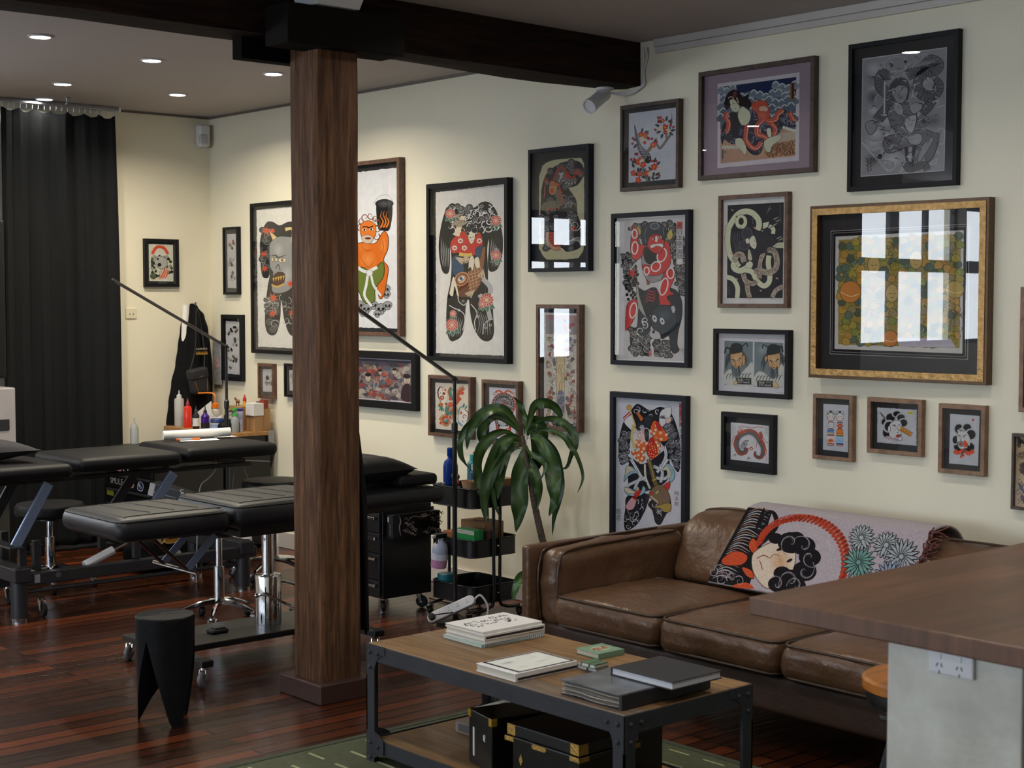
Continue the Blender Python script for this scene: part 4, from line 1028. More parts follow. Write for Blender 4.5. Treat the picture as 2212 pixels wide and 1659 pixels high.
# ------------------------------------------------------------------ draped throw on the sofa
m_weave = ink_mat('woven cotton', .9, 1, .1)
o = thing('woven_throw', 'woven throw with a reclining woman and red flames draped over the sofa back', 'throw', (-3.95, 5.15, .45))
TL, TR_, BR_, BL = Vector((-4.395, 5.265, .768)), Vector((-3.45, 5.265, .768)), Vector((-3.40, 4.975, .475)), Vector((-4.375, 4.975, .475))
NRM = Vector((0, -.72, .69))
TO = o.location.copy()
def thr(u, v, h):
    p = (TL * (1 - u) + TR_ * u) * (1 - v) + (BL * (1 - u) + BR_ * u) * v
    return p + NRM * h
bk = MB()
def tb(u, v):
    if v < .3:
        k = v / .3; p = (Vector((-4.38 + .95 * u, 5.50, .64)) * (1 - k) ** 2 + 2 * k * (1 - k) * Vector((-4.39 + .945 * u, 5.46, .83)) + k * k * (TL * (1 - u) + TR_ * u))
    else: p = Vector(thr(u, (v - .3) / .7, 0))
    return p + NRM * (-.006 if v > .3 else 0)
bk.grid(tb, 40, 40).build('cloth', M('woven throw backing', 'aca2a6', .9, var=.2, vs=300, bump=.3, bs=300), o, smooth=True, solid=.008)
A = Art((1635, 1110), (2010, 1152), (1975, 1300), (1548, 1283), 11)      # drawing units follow the cloth face
A.poly([(1635, 1110), (2010, 1152), (1975, 1300), (1548, 1283)], 'b3a8b0')
A.poly([(1635, 1110), (1690, 1116), (1648, 1287), (1548, 1283)], '1d1a1d')
for k in range(26):      # feathered grey strokes over the dark border
    x, y = 1560 + A.r.uniform(0, 90), 1120 + k * 6.2
    xl = 1635 - (y - 1110) * .5
    A.line([(xl + 6, y + 2), (xl + 30, y - 8), (xl + 58, y + A.r.uniform(-4, 6))], 2.6, 'aaa3a8' if k % 3 else '8f6f62', taper=2)
A.blob([(1600, 1215), (1578, 1235), (1590, 1245), (1628, 1240), (1640, 1222), (1622, 1212)], 'c6502f', '1d1a1d', 1.5)
A.blob([(1648, 1180), (1640, 1200), (1655, 1215), (1662, 1195)], 'c6502f', '1d1a1d', 1.5)
A.blob([(1628, 1245), (1640, 1262), (1658, 1266), (1652, 1250)], 'c6502f', '1d1a1d', 1.5)
A.blob([(1608, 1288), (1640, 1276), (1660, 1286)], 'c6502f')
for x, y in ((1560, 1262), (1575, 1255), (1590, 1262), (1605, 1270), (1580, 1275), (1625, 1275)): A.swirl(x, y, 12, 'a09aa6', 2, 1.3, A.r.uniform(0, 6), 1)
for pts in ([(1660, 1135), (1690, 1120), (1700, 1150), (1680, 1180), (1668, 1195)], [(1672, 1110), (1664, 1140), (1655, 1160)]): A.line(pts, 11, '1d1a1d', taper=2)
for k in range(34):      # halo of flames
    a = rad(200 + 175 * k / 33); x, y = 1755 + 98 * cos(a), 1222 + 92 * sin(a) * .98
    if y < 1290: A.line([(x, y), (x + 9, y - 6), (x - 6, y + 7), (x + 12 * cos(a + 1.2), y + 14 * sin(a + 1.2)), (x + 26 * cos(a + 1.35), y + 26 * sin(a + 1.35))], 7.5, 'b9442c', taper=1)
A.blob([(1655, 1210), (1690, 1188), (1725, 1182), (1745, 1200), (1745, 1240), (1720, 1270), (1690, 1282), (1662, 1262), (1650, 1235)], 'd8c6b4', '55403a', 1.5)
A.soft(1715, 1225, 28, 34, 'c79a74', 'd8c6b4')
A.line([(1661, 1224), (1676, 1216), (1688, 1220)], 2.2, '8a4a3c'); A.line([(1676, 1246), (1672, 1235), (1668, 1228)], 2.2, 'a2502f'); A.ell(1712, 1200, 9, 3.2, '2a2022', rot=-25); A.ell(1735, 1222, 7, 3, '2a2022', rot=-30)
A.line([(1690, 1222), (1700, 1212), (1712, 1214)], 1.6, '8a5a48')
for x, y, r in ((1735, 1185, 30), (1762, 1190, 26), (1778, 1212, 24), (1770, 1240, 26), (1742, 1262, 30), (1722, 1250, 20), (1755, 1270, 22), (1712, 1272, 20), (1745, 1175, 18), (1700, 1178, 16)):
    A.ell(x, y, r, r * .75, '1b181c')
for x, y, r in ((1735, 1185, 30), (1762, 1190, 26), (1778, 1212, 24), (1770, 1240, 26), (1742, 1262, 30), (1755, 1270, 22), (1712, 1272, 20)):
    for k in range(4): A.swirl(x, y, r * (.95 - .2 * k), '9a9298', 1.3, .6, 1 + k + x, 1)
for x, y, c in ((1880, 1215, '6f9b93'), (1908, 1262, '7c8fb4'), (1930, 1180, 'a9b0b4'), (1880, 1168, 'a9b0b4'), (1962, 1200, 'a3a9b0'), (1945, 1240, '8d9ab0')):
    for k in range(18):
        a = 20 * k + x; A.leaf(x, y, 34 if c != 'a9b0b4' else 26, 8, a, c, '23222a', 1.4)
    A.circ(x, y, 5, c, '23222a', 1)
A.build('woven_picture', m_weave, o, lambda u, v, h: thr(u, v, h + .0045) - TO, 2e-5)
fg = MB(); r4 = random.Random(4)
for k in range(70):
    v = r4.uniform(.0, .62); p = Vector(thr(1.0, v, .004)); q = p + Vector((r4.uniform(.03, .075), r4.uniform(-.05, .03), r4.uniform(-.02, .045)))
    fg.tube(cr([p, (p + q) / 2 + Vector((0, r4.uniform(-.015, .01), r4.uniform(-.01, .02))), q], False, 3), .0032, 4)
fg.build('fringe', M('fringe yarn', '8a4a3c', .9, col2='3f3438', vs=60), o)

# ------------------------------------------------------------------ dracaena
PC = Vector((-5.945, 5.30, .962)); RV = Vector((sin(rad(41.3)), cos(rad(41.3)), 0)); FV = Vector((-cos(rad(41.3)), sin(rad(41.3)), 0)); KS = .000519
def P3(x, y, d=0): return PC + RV * ((x - 790) * KS) + Vector((0, 0, -(y - 600) * KS)) + FV * d
t = thing('dracaena_plant', 'tall potted dracaena with long drooping dark green leaves beside the sofa arm', 'plant', (-5.66, 5.28, 0))
MB().lathe([(.001, .0), (.10, 0), (.105, .01), (.13, .24), (.135, .25), (.125, .25), (.118, .22), (.001, .215)], (-5.66, 5.28, 0), 28).build('pot', M('dark pot', '2c2a2c', .5, var=.1), t, smooth=35)
tk = [PC + Vector((-.004, 0, .02)), P3(815, 720), P3(850, 900), P3(880, 1120), P3(905, 1250), P3(960, 1500), P3(1010, 1700), Vector((-5.66, 5.28, .21))]
C = cr(tk, False, 8)
MB().tube(C, .014, 12, rs=[.009 + .012 * (i / (len(C) - 1)) ** .7 + .0012 * sin(i * 2.2) for i in range(len(C))]).build('trunk', M('dracaena bark', '6f5f52', .75, col2='4a3d34', vs=30, stretch=(1, 1, 6), bump=.5, bs=60), t, smooth=True)
def leaf_mat():
    m = bpy.data.materials.new('dracaena leaf'); m.use_nodes = True; nt = m.node_tree; b = nt.nodes['Principled BSDF']
    a = nt.nodes.new('ShaderNodeVertexColor'); a.layer_name = 'Ink'; tc = nt.nodes.new('ShaderNodeTexCoord'); n = nt.nodes.new('ShaderNodeTexNoise'); n.inputs['Scale'].default_value = 22
    mx = nt.nodes.new('ShaderNodeMix'); mx.data_type = 'RGBA'; mx.blend_type = 'MULTIPLY'; mx.inputs[0].default_value = .35
    nt.links.new(tc.outputs['Object'], n.inputs['Vector']); nt.links.new(a.outputs[0], mx.inputs[6]); nt.links.new(n.outputs['Fac'], mx.inputs[7]); nt.links.new(mx.outputs[2], b.inputs['Base Color'])
    b.inputs['Roughness'].default_value = .36; return m
m_leaf = leaf_mat()
def make_leaf(pts, w, seed, c0=('5f7f35', '2a4a26'), base=None, bend=.08):
    """strap leaf along a spine given in plant units; wavy edges, pale midrib"""
    r = random.Random(seed); n0 = len(pts)
    b0 = r.uniform(-1, 1) * bend
    S = [P3(p[0], p[1], (-.035 - b0 * 1.2) * sin(PI * .5 * i / (n0 - 1)) + r.uniform(-.01, .01)) for i, p in enumerate(pts)] if base is None else [base + (P3(p[0], p[1]) - PC) for p in pts]
    C = cr(S, False, 9); L = len(C); vs = []; cols = []; tw = r.uniform(-.5, .5)
    for i, p in enumerate(C):
        k = i / (L - 1); t_ = (C[min(i + 1, L - 1)] - C[max(i - 1, 0)]).normalized()
        a = t_.cross(-FV); a = a.normalized() if a.length > .1 else Vector((0, 0, 1))
        nn = a.cross(t_).normalized()
        ang = tw * sin(k * 3 + seed); a2 = a * cos(ang) + nn * sin(ang); n2 = a2.cross(t_).normalized()
        ww = w * KS * max(.035, (sin(PI * min(1, max(0, (k - .06) / .94)) ** .85)) ** .9) * .5
        for j, e in enumerate((-1, -.5, 0, .5, 1)):
            wv = .012 * sin(k * 17 + seed + (2 if e > 0 else 0)) * abs(e) * min(1, ww * 40)
            vs.append(p + a2 * ww * e + n2 * (abs(e) * ww * .32 + wv))
            cm = Vector(lin(c0[0])); ce = Vector(lin(c0[1])); f = (1 - abs(e)) ** 1.5 * (1 - k * .75); cols.append(tuple(ce * (1 - f) * (.8 + .4 * r.random()) + cm * f))
    fs = [(i * 5 + j, i * 5 + j + 1, i * 5 + j + 6, i * 5 + j + 5) for i in range(L - 1) for j in range(4)]
    me = bpy.data.meshes.new('leaf'); off = worldloc(t); me.from_pydata([tuple(v - off) for v in vs], [], fs)
    ca = me.color_attributes.new('Ink', 'FLOAT_COLOR', 'CORNER'); buf = []
    for l in me.loops: buf += [*cols[l.vertex_index], 1]
    ca.data.foreach_set('color', buf)
    for p in me.polygons: p.use_smooth = True
    me.materials.append(m_leaf); o = bpy.data.objects.new('leaf', me); COL.objects.link(o); o.parent = t
LV = [([(800, 560), (822, 470), (805, 340), (760, 240), (690, 158)], 75), ([(825, 520), (850, 400), (900, 265), (1000, 222), (1100, 262), (1165, 360), (1122, 462)], 105),
      ([(830, 520), (930, 410), (1060, 380), (1190, 420), (1285, 520), (1305, 640), (1262, 760), (1225, 860), (1175, 880)], 82), ([(840, 540), (980, 492), (1110, 510), (1210, 570), (1270, 660), (1330, 760), (1385, 960), (1328, 1120)], 62),
      ([(785, 560), (700, 410), (570, 302), (430, 310), (310, 420), (240, 560), (225, 700)], 125), ([(780, 560), (660, 430), (530, 345), (420, 400), (372, 540), (380, 640), (405, 722)], 110),
      ([(775, 600), (640, 518), (500, 540), (380, 660), (325, 830), (330, 980), (370, 1120), (420, 1260), (440, 1420)], 115), ([(785, 600), (690, 568), (570, 650), (490, 830), (430, 1030), (395, 1230), (420, 1430)], 150),
      ([(790, 640), (690, 620), (610, 700), (560, 860), (548, 1040), (535, 1195)], 150), ([(780, 690), (690, 685), (590, 780), (500, 980), (490, 1180), (565, 1395)], 85),
      ([(800, 640), (785, 800), (765, 1000), (758, 1220), (745, 1380), (718, 1535)], 190), ([(830, 600), (860, 480), (905, 430), (950, 520), (950, 700), (930, 860), (885, 1010)], 185),
      ([(835, 580), (940, 590), (1040, 720), (1090, 900), (1105, 1080), (1095, 1220), (1045, 1340)], 165), ([(835, 560), (960, 560), (1080, 690), (1140, 850), (1160, 1050), (1130, 1250), (1100, 1400), (1085, 1565)], 95),
      ([(815, 680), (860, 820), (920, 980), (945, 1140), (925, 1300)], 110), ([(785, 560), (650, 420), (430, 350), (250, 450), (160, 610), (160, 740), (200, 830), (245, 892)], 70),
      ([(820, 560), (850, 520), (880, 470), (930, 425), (975, 440)], 50), ([(825, 640), (850, 720), (960, 780), (1010, 860), (960, 980)], 60)]
for i, (p, w) in enumerate(LV): make_leaf(p, w, i + 3)
for i, (p, w) in enumerate((([(790, 600), (700, 500), (590, 480), (500, 570), (460, 720)], 130), ([(790, 600), (720, 580), (630, 640), (600, 780), (605, 900)], 130))):
    make_leaf(p, w, 40 + i, ('8fae4a', '3d6a3a'), Vector((-5.70, 5.24, .22)))

# ------------------------------------------------------------------ trolley and its load
t = thing('utility_trolley', 'black three-tier utility trolley on casters between the cabinet and the plant', 'trolley', (-6.25, 5.22, 0))
UX0, UX1, UY0, UY1 = -6.43, -6.075, 5.06, 5.385
def tray(z0, z1):
    r = rrect(UX0, UX1, UY0, UY1, .045, 6); n = len(r); e = .004; q = rrect(UX0 + e, UX1 - e, UY0 + e, UY1 - e, .042, 6); mb = MB()
    vs = [(*p, z0) for p in r] + [(*p, z1) for p in r] + [(*p, z1) for p in q] + [(*p, z0 + e) for p in q]
    fs = [tuple(range(n))[::-1], tuple(range(3 * n, 4 * n))]
    for k in range(3): fs += [(k * n + i, k * n + (i + 1) % n, (k + 1) * n + (i + 1) % n, (k + 1) * n + i) for i in range(n)]
    mb.add(vs, fs); mb.tube([(*p, z1) for p in r] + [(*r[0], z1)], .004, 6, caps=False)
    mb.tube([(*p, z0) for p in r] + [(*r[0], z0)], .003, 6, caps=False)
    return mb
for z0, z1 in ((.605, .705), (.345, .435), (.10, .19)): tray(z0, z1).build('tray', m_black, t, smooth=30)
for x in (UX0 - .009, UX1 + .009):
    for s, y in ((-1, 5.20), (1, 5.245)):
        MB().tube(cr([(x, y, .70), (x, y, .4), (x, y, .12), (x, y + s * .03, .075), (x, y + s * .10, .062), (x + (.02 if x < -6.2 else -.02), y + s * .15, .062)], False, 5), .009, 10).build('leg', m_black, t, smooth=True)
    for z in (.40, .15): MB().ball((x + (.01 if x > -6.2 else -.01), 5.2225, z), .006).build('bolt', m_chrome, t, smooth=True)
for x in (UX0 + .01, UX1 - .01):
    for y in (5.05, 5.395): caster(t, x, y, .001, .024, 2.2)
# bottles
def bottle(name, label, cat, x, y, z, prof, mat, capprof=None, capmat=None, lab=None, group=None, seg=20, parts=()):
    o = thing(name, label, cat, (x, y, z), group)
    MB().lathe(prof, seg=seg).build('bottle_body', mat, o, world=False, smooth=35)
    if capprof: MB().lathe(capprof, seg=14).build('cap', capmat, o, world=False, smooth=35)
    if lab: MB().lathe([(lab[0], lab[1]), (lab[0] + .0008, lab[1]), (lab[0] + .0008, lab[2]), (lab[0], lab[2])], seg=seg).build('bottle_label', lab[3], o, world=False, smooth=30)
    return o
def clear_mat(name, col, rough=.1, tr=.6):
    m = M(name, col, rough, var=.03); m.node_tree.nodes['Principled BSDF'].inputs['Transmission Weight'].default_value = tr; m.node_tree.nodes['Principled BSDF'].inputs['IOR'].default_value = 1.2; return m
m_bblue = clear_mat('cobalt plastic', '1f3f9a', .12, .3); m_tealb = clear_mat('aqua plastic', '6fb4c4', .15, .25); m_clear = clear_mat('clear plastic', 'cfd6d8', .12, .55)
m_red = M('red liquid bottle', 'd8301a', .25, var=.04); m_purple = M('purple bottle', '3d1d7a', .15, var=.1); m_natural = M('natural plastic', 'b9b7b4', .35, var=.03)
TT = .6095
bottle('spray_bottle', 'large cobalt blue bottle on the top tray of the trolley', 'bottle', -6.375, 5.16, TT, [(.001, 0), (.037, 0), (.04, .008), (.04, .19), (.034, .215), (.016, .232), (.014, .245), (.001, .245)], m_bblue, [(.018, .243), (.019, .245), (.019, .285), (.015, .29), (.001, .29)], m_bblue)
bottle('lotion_bottle', 'aqua bottle with turquoise cap behind the small figurine on the trolley', 'bottle', -6.345, 5.29, TT, [(.001, 0), (.03, 0), (.032, .006), (.030, .2), (.02, .212), (.001, .212)], m_tealb, [(.015, .21), (.017, .212), (.017, .245), (.001, .246)], M('turquoise cap', '4fb5b4', .35, var=.03))
bottle('small_bottle', 'small clear bottle with white cap and blue liquid on the trolley', 'bottle', -6.255, 5.225, TT, [(.001, 0), (.022, 0), (.024, .005), (.024, .16), (.012, .175), (.001, .175)], clear_mat('blue liquid', '5e83b0', .1, .4), [(.013, .174), (.0145, .175), (.0145, .205), (.001, .206)], m_white)
bottle('pink_bottle', 'pink tipped bottle just showing behind the aqua bottle', 'bottle', -6.39, 5.335, TT, [(.001, 0), (.022, 0), (.022, .2), (.01, .215), (.001, .216)], M('pink plastic', 'd0707c', .4, var=.04), [(.009, .214), (.01, .216), (.004, .255), (.001, .256)], M('pink cap', 'd86a78', .4, var=.04))
o = thing('pen_cup', 'small brown patterned box of pens on the top tray', 'pen holder', (-6.21, 5.29, TT))
MB().box(-6.23, -6.185, 5.275, 5.32, TT, TT + .19).build('cup', M('patterned brown', '6b4734', .5, col2='b08a63', vs=70), o, bevel=.002)
for dx, dy, mt in ((.0, .004, m_rub), (.014, .01, m_white), (.02, -.008, m_white)): MB().tube([(-6.215 + dx, 5.29 + dy, TT + .1), (-6.212 + dx, 5.294 + dy, TT + .225)], .005, 6).build('pen', mt, o)
o = thing('figurine', 'little black and silver seated creature figurine with a red spot on the trolley', 'figurine', (-6.265, 5.115, TT))
fm = M('glossy black figurine', '151517', .2, col2='8b8b90', vs=150)
mb = MB(); mb.ball((-6.265, 5.115, TT + .05), .036, .03, .05).ball((-6.27, 5.11, TT + .115), .022, .02, .026).ball((-6.285, 5.105, TT + .148), .01, .01, .016).ball((-6.255, 5.115, TT + .146), .009, .009, .014).ball((-6.24, 5.105, TT + .03), .022, .026, .03).ball((-6.287, 5.10, TT + .022), .02, .024, .022)
mb.build('figure_body', fm, o, smooth=True); MB().ball((-6.243, 5.10, TT + .118), .011).build('red_spot', M('red enamel', 'b32a2a', .3, var=.05), o, smooth=True)
o = thing('ink_cap_jar', 'small dark blue jar behind the dog ornament on the trolley top tray', 'jar', (-6.385, 5.10, TT))
MB().lathe([(.001, 0), (.02, 0), (.021, .09), (.017, .1), (.001, .1)], (-6.4, 5.098, TT), 16).build('jar_body', M('navy jar', '24365a', .3, var=.2, vs=60), o, smooth=35)
o = thing('dog_ornament', 'tiny black and white dog ornament beside the dark blue jar', 'figurine', (-6.34, 5.09, TT))
mb = MB(); mb.ball((-6.345, 5.092, TT + .07), .016, .012, .022).ball((-6.345, 5.088, TT + .102), .012); mb.build('ornament_body', M('black and white glaze', '121214', .25, col2='d5d5d5', vs=45), o, smooth=True)
MB().box(-6.36, -6.33, 5.08, 5.104, TT, TT + .05).build('stand', m_black, o)
o = thing('wooden_bowl', 'pale wooden bowl on the top tray of the trolley', 'bowl', (-6.165, 5.135, TT))
MB().lathe([(.001, .06), (.035, .06), (.052, .125), (.056, .13), (.056, .124), (.038, .055), (.036, 0), (.001, 0)], (-6.165, 5.135, TT), 24).build('bowl_body', wood_mat('pale bowl wood', '9c7c5b', 'c0a380', 6, (4, 4, 1), .5, .05), o, smooth=35)
o = thing('kraft_box', 'small kraft carton at the wall end of the trolley top tray', 'box', (-6.12, 5.33, TT))
MB().box(-6.16, -6.085, 5.27, 5.365, TT, TT + .135).build('carton', m_kraft, o, bevel=.002)
TM = .3495
o = thing('kraft_box', 'brown carton with ring-stamped lid at the back of the middle tray', 'box', (-6.3, 5.3, TM))
MB().box(-6.38, -6.18, 5.235, 5.37, TM, TM + .155).build('carton', m_kraft, o, bevel=.002)
MB().tube([(-6.28 + .05 * cos(2 * PI * k / 20), 5.3 + .04 * sin(2 * PI * k / 20), TM + .1555) for k in range(21)], .0018, 4, caps=False).build('stamp_ring', m_bk, o)
A = Art((0, 0), (60, 0), (60, 30), (0, 30)); A.text('FUSION', 30, 15, 14, '3a2a1c', sx=1); A.build('box_lettering', m_ink, o, lambda u, v, h: (-6.375 + .1 * u + 6.3, 5.235 - 5.3 - h - .0003, .13 - .045 * v), 1e-4)
o = thing('kraft_box', 'low orange-brown carton at the left of the middle tray', 'box', (-6.35, 5.15, TM))
MB().box(-6.355, -6.275, 5.09, 5.2, TM, TM + .112).build('carton', M('orange card', 'a8683f', .7, var=.06), o, bevel=.002)
o = thing('green_carton', 'green carton of medical supplies standing in the middle tray', 'box', (-6.16, 5.14, TM))
MB().box(-6.255, -6.105, 5.10, 5.165, TM, TM + .135).build('carton', M('green card', '1f8a4a', .5, var=.05), o, bevel=.002)
A = Art((0, 0), (150, 0), (150, 135), (0, 135)); A.quad(8, 4, 148, 24, 'c9d0c4'); A.text('DISPOSABLE CLIP CORD SLEEVES', 78, 14, 10, '7a2f2a', sx=.86)
A.line([(60, 110), (62, 90), (54, 80)], 3, 'b6cdb8'); A.line([(110, 110), (112, 90), (120, 80)], 3, 'b6cdb8'); A.ell(86, 108, 18, 9, '2f9a5c', 'a8c9ae', 2)
A.build('box_lettering', m_ink, o, lambda u, v, h: (-6.255 + .15 * u + 6.16, 5.10 - 5.14 - h - .0003, .135 - .135 * v), 5e-5)
o = thing('tape_reels', 'dark brown carton at the right of the middle tray behind the leaf', 'box', (-6.09, 5.25, TM))
MB().box(-6.165, -6.085, 5.185, 5.225, TM, TM + .13).build('carton', M('dark brown card', '4b3226', .6, var=.08), o, bevel=.002)
o = None
for i, (dx, dy) in enumerate(((0, 0), (.018, .005), (.034, -.003))):
    if o is None:
        o = thing('ink_bottle', '', 'bottle', (-6.40, 5.10, TM), 'little black ink bottles in the middle tray'); MB().lathe([(.001, 0), (.008, 0), (.008, .085), (.004, .095), (.003, .115), (.001, .115)], seg=10).build('bottle_body', m_rub, o, world=False, smooth=35); q = o
    else: q = copy_tree(o)
    q.location = (-6.41 + dx, 5.095 + dy, TM); q['label'] = ('leftmost little black ink bottle in the middle tray of the trolley', 'middle one of the little black ink bottles in the middle tray', 'little black ink bottle nearest the orange-brown carton')[i]
o = thing('trigger_spray', 'translucent spray bottle with pink liquid hanging from the middle tray by its trigger', 'spray bottle', (-6.315, 5.025, .3))
sp = Tr(-6.315, 5.028, .275) @ Rx(rad(0)) @ Ry(rad(8))
MB().lathe([(.001, 0), (.041, 0), (.0432, .01), (.043, .055), (.001, .056)], seg=20, mx=sp).build('pink_liquid', M('pink liquid', 'c58ab0', .3, var=.05), o, smooth=35)
MB().lathe([(.0432, .0555), (.043, .10), (.036, .125), (.014, .145), (.013, .16), (.001, .16)], seg=20, mx=sp).build('bottle_body', M('frosted plastic', 'a9b0c6', .35, var=.04), o, smooth=35)
MB().lathe([(.0438, .045), (.0446, .045), (.0446, .078), (.0438, .078)], seg=20, mx=sp).build('bottle_label', M('pale label', 'd5d2e2', .5, var=.03), o, smooth=35)
mb = MB(); mb.box(-.012, .012, -.04, .03, .16, .185, sp).box(-.005, .005, -.03, -.022, .125, .165, sp); mb.build('trigger_head', m_black, o, bevel=.003)
MB().box(-.006, .006, -.062, -.041, .165, .18, sp).build('nozzle', m_white, o, bevel=.002)
TB = .1045
o = thing('teal_tub', 'round teal tub at the left of the bottom tray', 'tub', (-6.375, 5.14, TB))
MB().lathe([(.001, 0), (.043, 0), (.045, .085), (.048, .087), (.048, .115), (.045, .118), (.001, .118)], (-6.37, 5.125, TB), 28).build('tub_body', M('teal plastic', '1f7686', .4, var=.05), o, smooth=35)
o = thing('timber_disc', 'round brown board lying in the bottom tray', 'board', (-6.2, 5.22, TB))
MB().lathe([(.001, 0), (.085, 0), (.085, .02), (.001, .02)], (-6.2, 5.22, TB), 28).build('disc', m_kraft, o)

# ------------------------------------------------------------------ rolling drawer cabinet with glove box
t = thing('drawer_cabinet', 'black rolling drawer cabinet with chrome pulls standing right of the post', 'cabinet', (-6.78, 5.0, 0))
KX0, KX1, KY0, KY1 = -7.02, -6.57, 4.83, 5.18
MB().box(KX0, KX1, KY0 + .02, KY1, .085, .66).build('carcass', m_black, t, bevel=.003)
for z0, z1 in ((.10, .185), (.19, .33), (.335, .44), (.445, .55), (.555, .65)):
    d = MB().box(KX0 + .01, KX1 - .01, KY0 + .003, KY0 + .019, z0, z1).build('drawer', m_black, t, bevel=.002)
    MB().box(KX0 + .12, KX1 - .03, KY0 - .018, KY0 - .008, z1 - .035, z1 - .02).box(KX0 + .13, KX0 + .14, KY0 - .01, KY0 + .003, z1 - .035, z1 - .02).box(KX1 - .05, KX1 - .04, KY0 - .01, KY0 + .003, z1 - .035, z1 - .02).build('pull', m_chrome, d, bevel=.002)
for x in (KX0 + .05, KX1 - .05):
    for y in (KY0 + .06, KY1 - .05): caster(t, x, y, .001, .033, 2.6 if y < 5 else .6)
t2 = thing('glove_box', 'black and silver patterned glove box in a holder on the side of the drawer cabinet', 'glove box', (KX1 + .03, 5.03, .43))
MB().box(KX1 + .0005, KX1 + .004, 4.865, 5.195, .415, .56).box(KX1 + .004, KX1 + .065, 4.865, 5.195, .415, .419).build('holder', m_black, t2)
MB().box(KX1 + .006, KX1 + .062, 4.87, 5.19, .4195, .545).build('carton', M('glove carton', '131318', .45, var=.1), t2, bevel=.002)
A = Art((0, 0), (320, 0), (320, 125), (0, 125), 6)
A.quad(44, 0, 320, 125, '1c1a1a')
for k in range(60):
    x, y = A.r.uniform(60, 310), A.r.uniform(8, 118)
    if ((x - 195) / 62) ** 2 + ((y - 66) / 30) ** 2 > 1.2: A.line([(x, y), (x + 14, y - 9), (x + 26, y + 6), (x + 40, y - 4)], 5, A.r.choice(('8f877e', '6f675f', 'a9a097')), taper=2)
A.ell(195, 66, 56, 24, '060607'); A.line([(46, 6), (52, 40), (44, 70), (54, 118)], 9, 'a9a9b4', taper=2); A.line([(110, 26), (150, 18), (190, 26), (260, 16)], 3, 'b9b2a8')
A.build('carton_print', m_ink, t2, lambda u, v, h: (.0325 + h, -.16 + .32 * u, .115 - .125 * v), 4e-5)
A = Art((0, 0), (50, 0), (50, 125), (0, 125)); A.quad(8, 12, 20, 40, 'c9c9d0'); A.text('LATEX', 30, 80, 22, '8a8a95', 90)
A.build('end_print', m_ink, t2, lambda u, v, h: (-.022 + .05 * u, -.1601 - h, .115 - .125 * v), 4e-5)
# paper slips stuck between the drawers
# dark cloth hanging behind the post
t = thing('hanging_apron', 'black apron hanging from a hook on the far face of the post', 'apron', (-5.41, 3.85, .3))
def ap(u, v):
    z = 1.27 - v * 1.02; w = .03 + .045 * min(1, v * 1.5)
    x = -5.405 + (u - .5) * 2 * w; return (x, 3.822 + .06 * (1 - (2 * u - 1) ** 2) * min(1, v * 2.2 + .1) + .012 * sin(u * 14) + .01 * v, z)
MB().grid(ap, 24, 30).build('apron_cloth', m_cloth, t, smooth=True, solid=.004)
MB().tube([(-5.405, 3.7955, 1.29), (-5.405, 3.84, 1.285), (-5.405, 3.85, 1.30)], .004, 6).build('hook', m_steel, t)

# ------------------------------------------------------------------ boom lamps
m_arm = M('graphite arm', '45423f', .4, .3, var=.05)
def boom_lamp(x, y, zt, label, ang):
    s = thing('floor_lamp', label, 'floor lamp', (x, y, 0), 'black boom floor lamps')
    MB().lathe([(.001, 0), (.10, 0), (.10, .012), (.02, .018), (.001, .018)], seg=28).build('base', m_black, s, world=False, smooth=35)
    MB().lathe([(.001, .018), (.0125, .018), (.0125, 1.0), (.0165, 1.005), (.0165, 1.05), (.009, 1.06), (.009, zt), (.001, zt)], seg=14).build('pole', m_black, s, world=False, smooth=35)
    a = Vector((0, 0, zt)); d = Vector((0, -cos(ang), sin(ang)))
    j = MB().ball((0, 0, zt), .014).build('joint', m_black, s, world=False, smooth=True)
    am = bar(MB(), a - d * .02, a + d * .88, .02, .014, up=(0, sin(ang), cos(ang))).build('boom_arm', m_arm, s, world=False, bevel=.002)
    bar(MB(), a + d * .05 - Vector((0, 0, .0088)), a + d * .86 - Vector((0, 0, .0088)), .013, .003, up=(0, sin(ang), cos(ang))).build('light_strip', M('lamp diffuser', '8a8886', .4, var=.05), am, world=False)
    return s
boom_lamp(-6.17, 5.022, 1.284, 'black boom floor lamp standing in front of the trolley', .537)
boom_lamp(-8.47, 5.03, 1.398, 'black boom floor lamp standing behind the back treatment bed', .494)

# ------------------------------------------------------------------ power board and cables
t = thing('power_board', 'white four-way power board leaning against the trolley foot', 'power board', (-6.1, 5.0, .03))
a, b = Vector((-6.195, 4.885, .036)), Vector((-6.045, 5.03, .135))
d = (b - a).normalized(); nrm = Vector((.55, -.6, .58)); nrm = (nrm - d * nrm.dot(d)).normalized(); sd = d.cross(nrm)
MX = Matrix(((d.x, sd.x, nrm.x, (a.x + b.x) / 2), (d.y, sd.y, nrm.y, (a.y + b.y) / 2), (d.z, sd.z, nrm.z, (a.z + b.z) / 2), (0, 0, 0, 1)))
hl = (b - a).length / 2 + .02
MB().prism(rrect(-hl, hl, -.028, .028, .027, 8), -.014, .014, MX).build('board_body', m_white, t, bevel=.004)
sl = MB()
for k in range(4):
    xx = -hl + .075 + .052 * k
    for dx, dy, an in ((-.006, .006, .5), (.006, .006, -.5), (0, -.008, 0)): sl.add([MX @ Vector(p) for p in [(xx + dx - .001, dy - .004, .0146), (xx + dx + .001, dy - .004, .0146), (xx + dx + .001 + an * .005, dy + .004, .0146), (xx + dx - .001 + an * .005, dy + .004, .0146)]], [(0, 1, 2, 3)])
sl.build('socket_slots', m_rub, t)
pl_ = MB().lathe([(.001, .0142), (.019, .0142), (.017, .034), (.001, .036)], (-hl + .03, 0, 0), 18, MX).build('black_plug', m_rub, t, smooth=35)
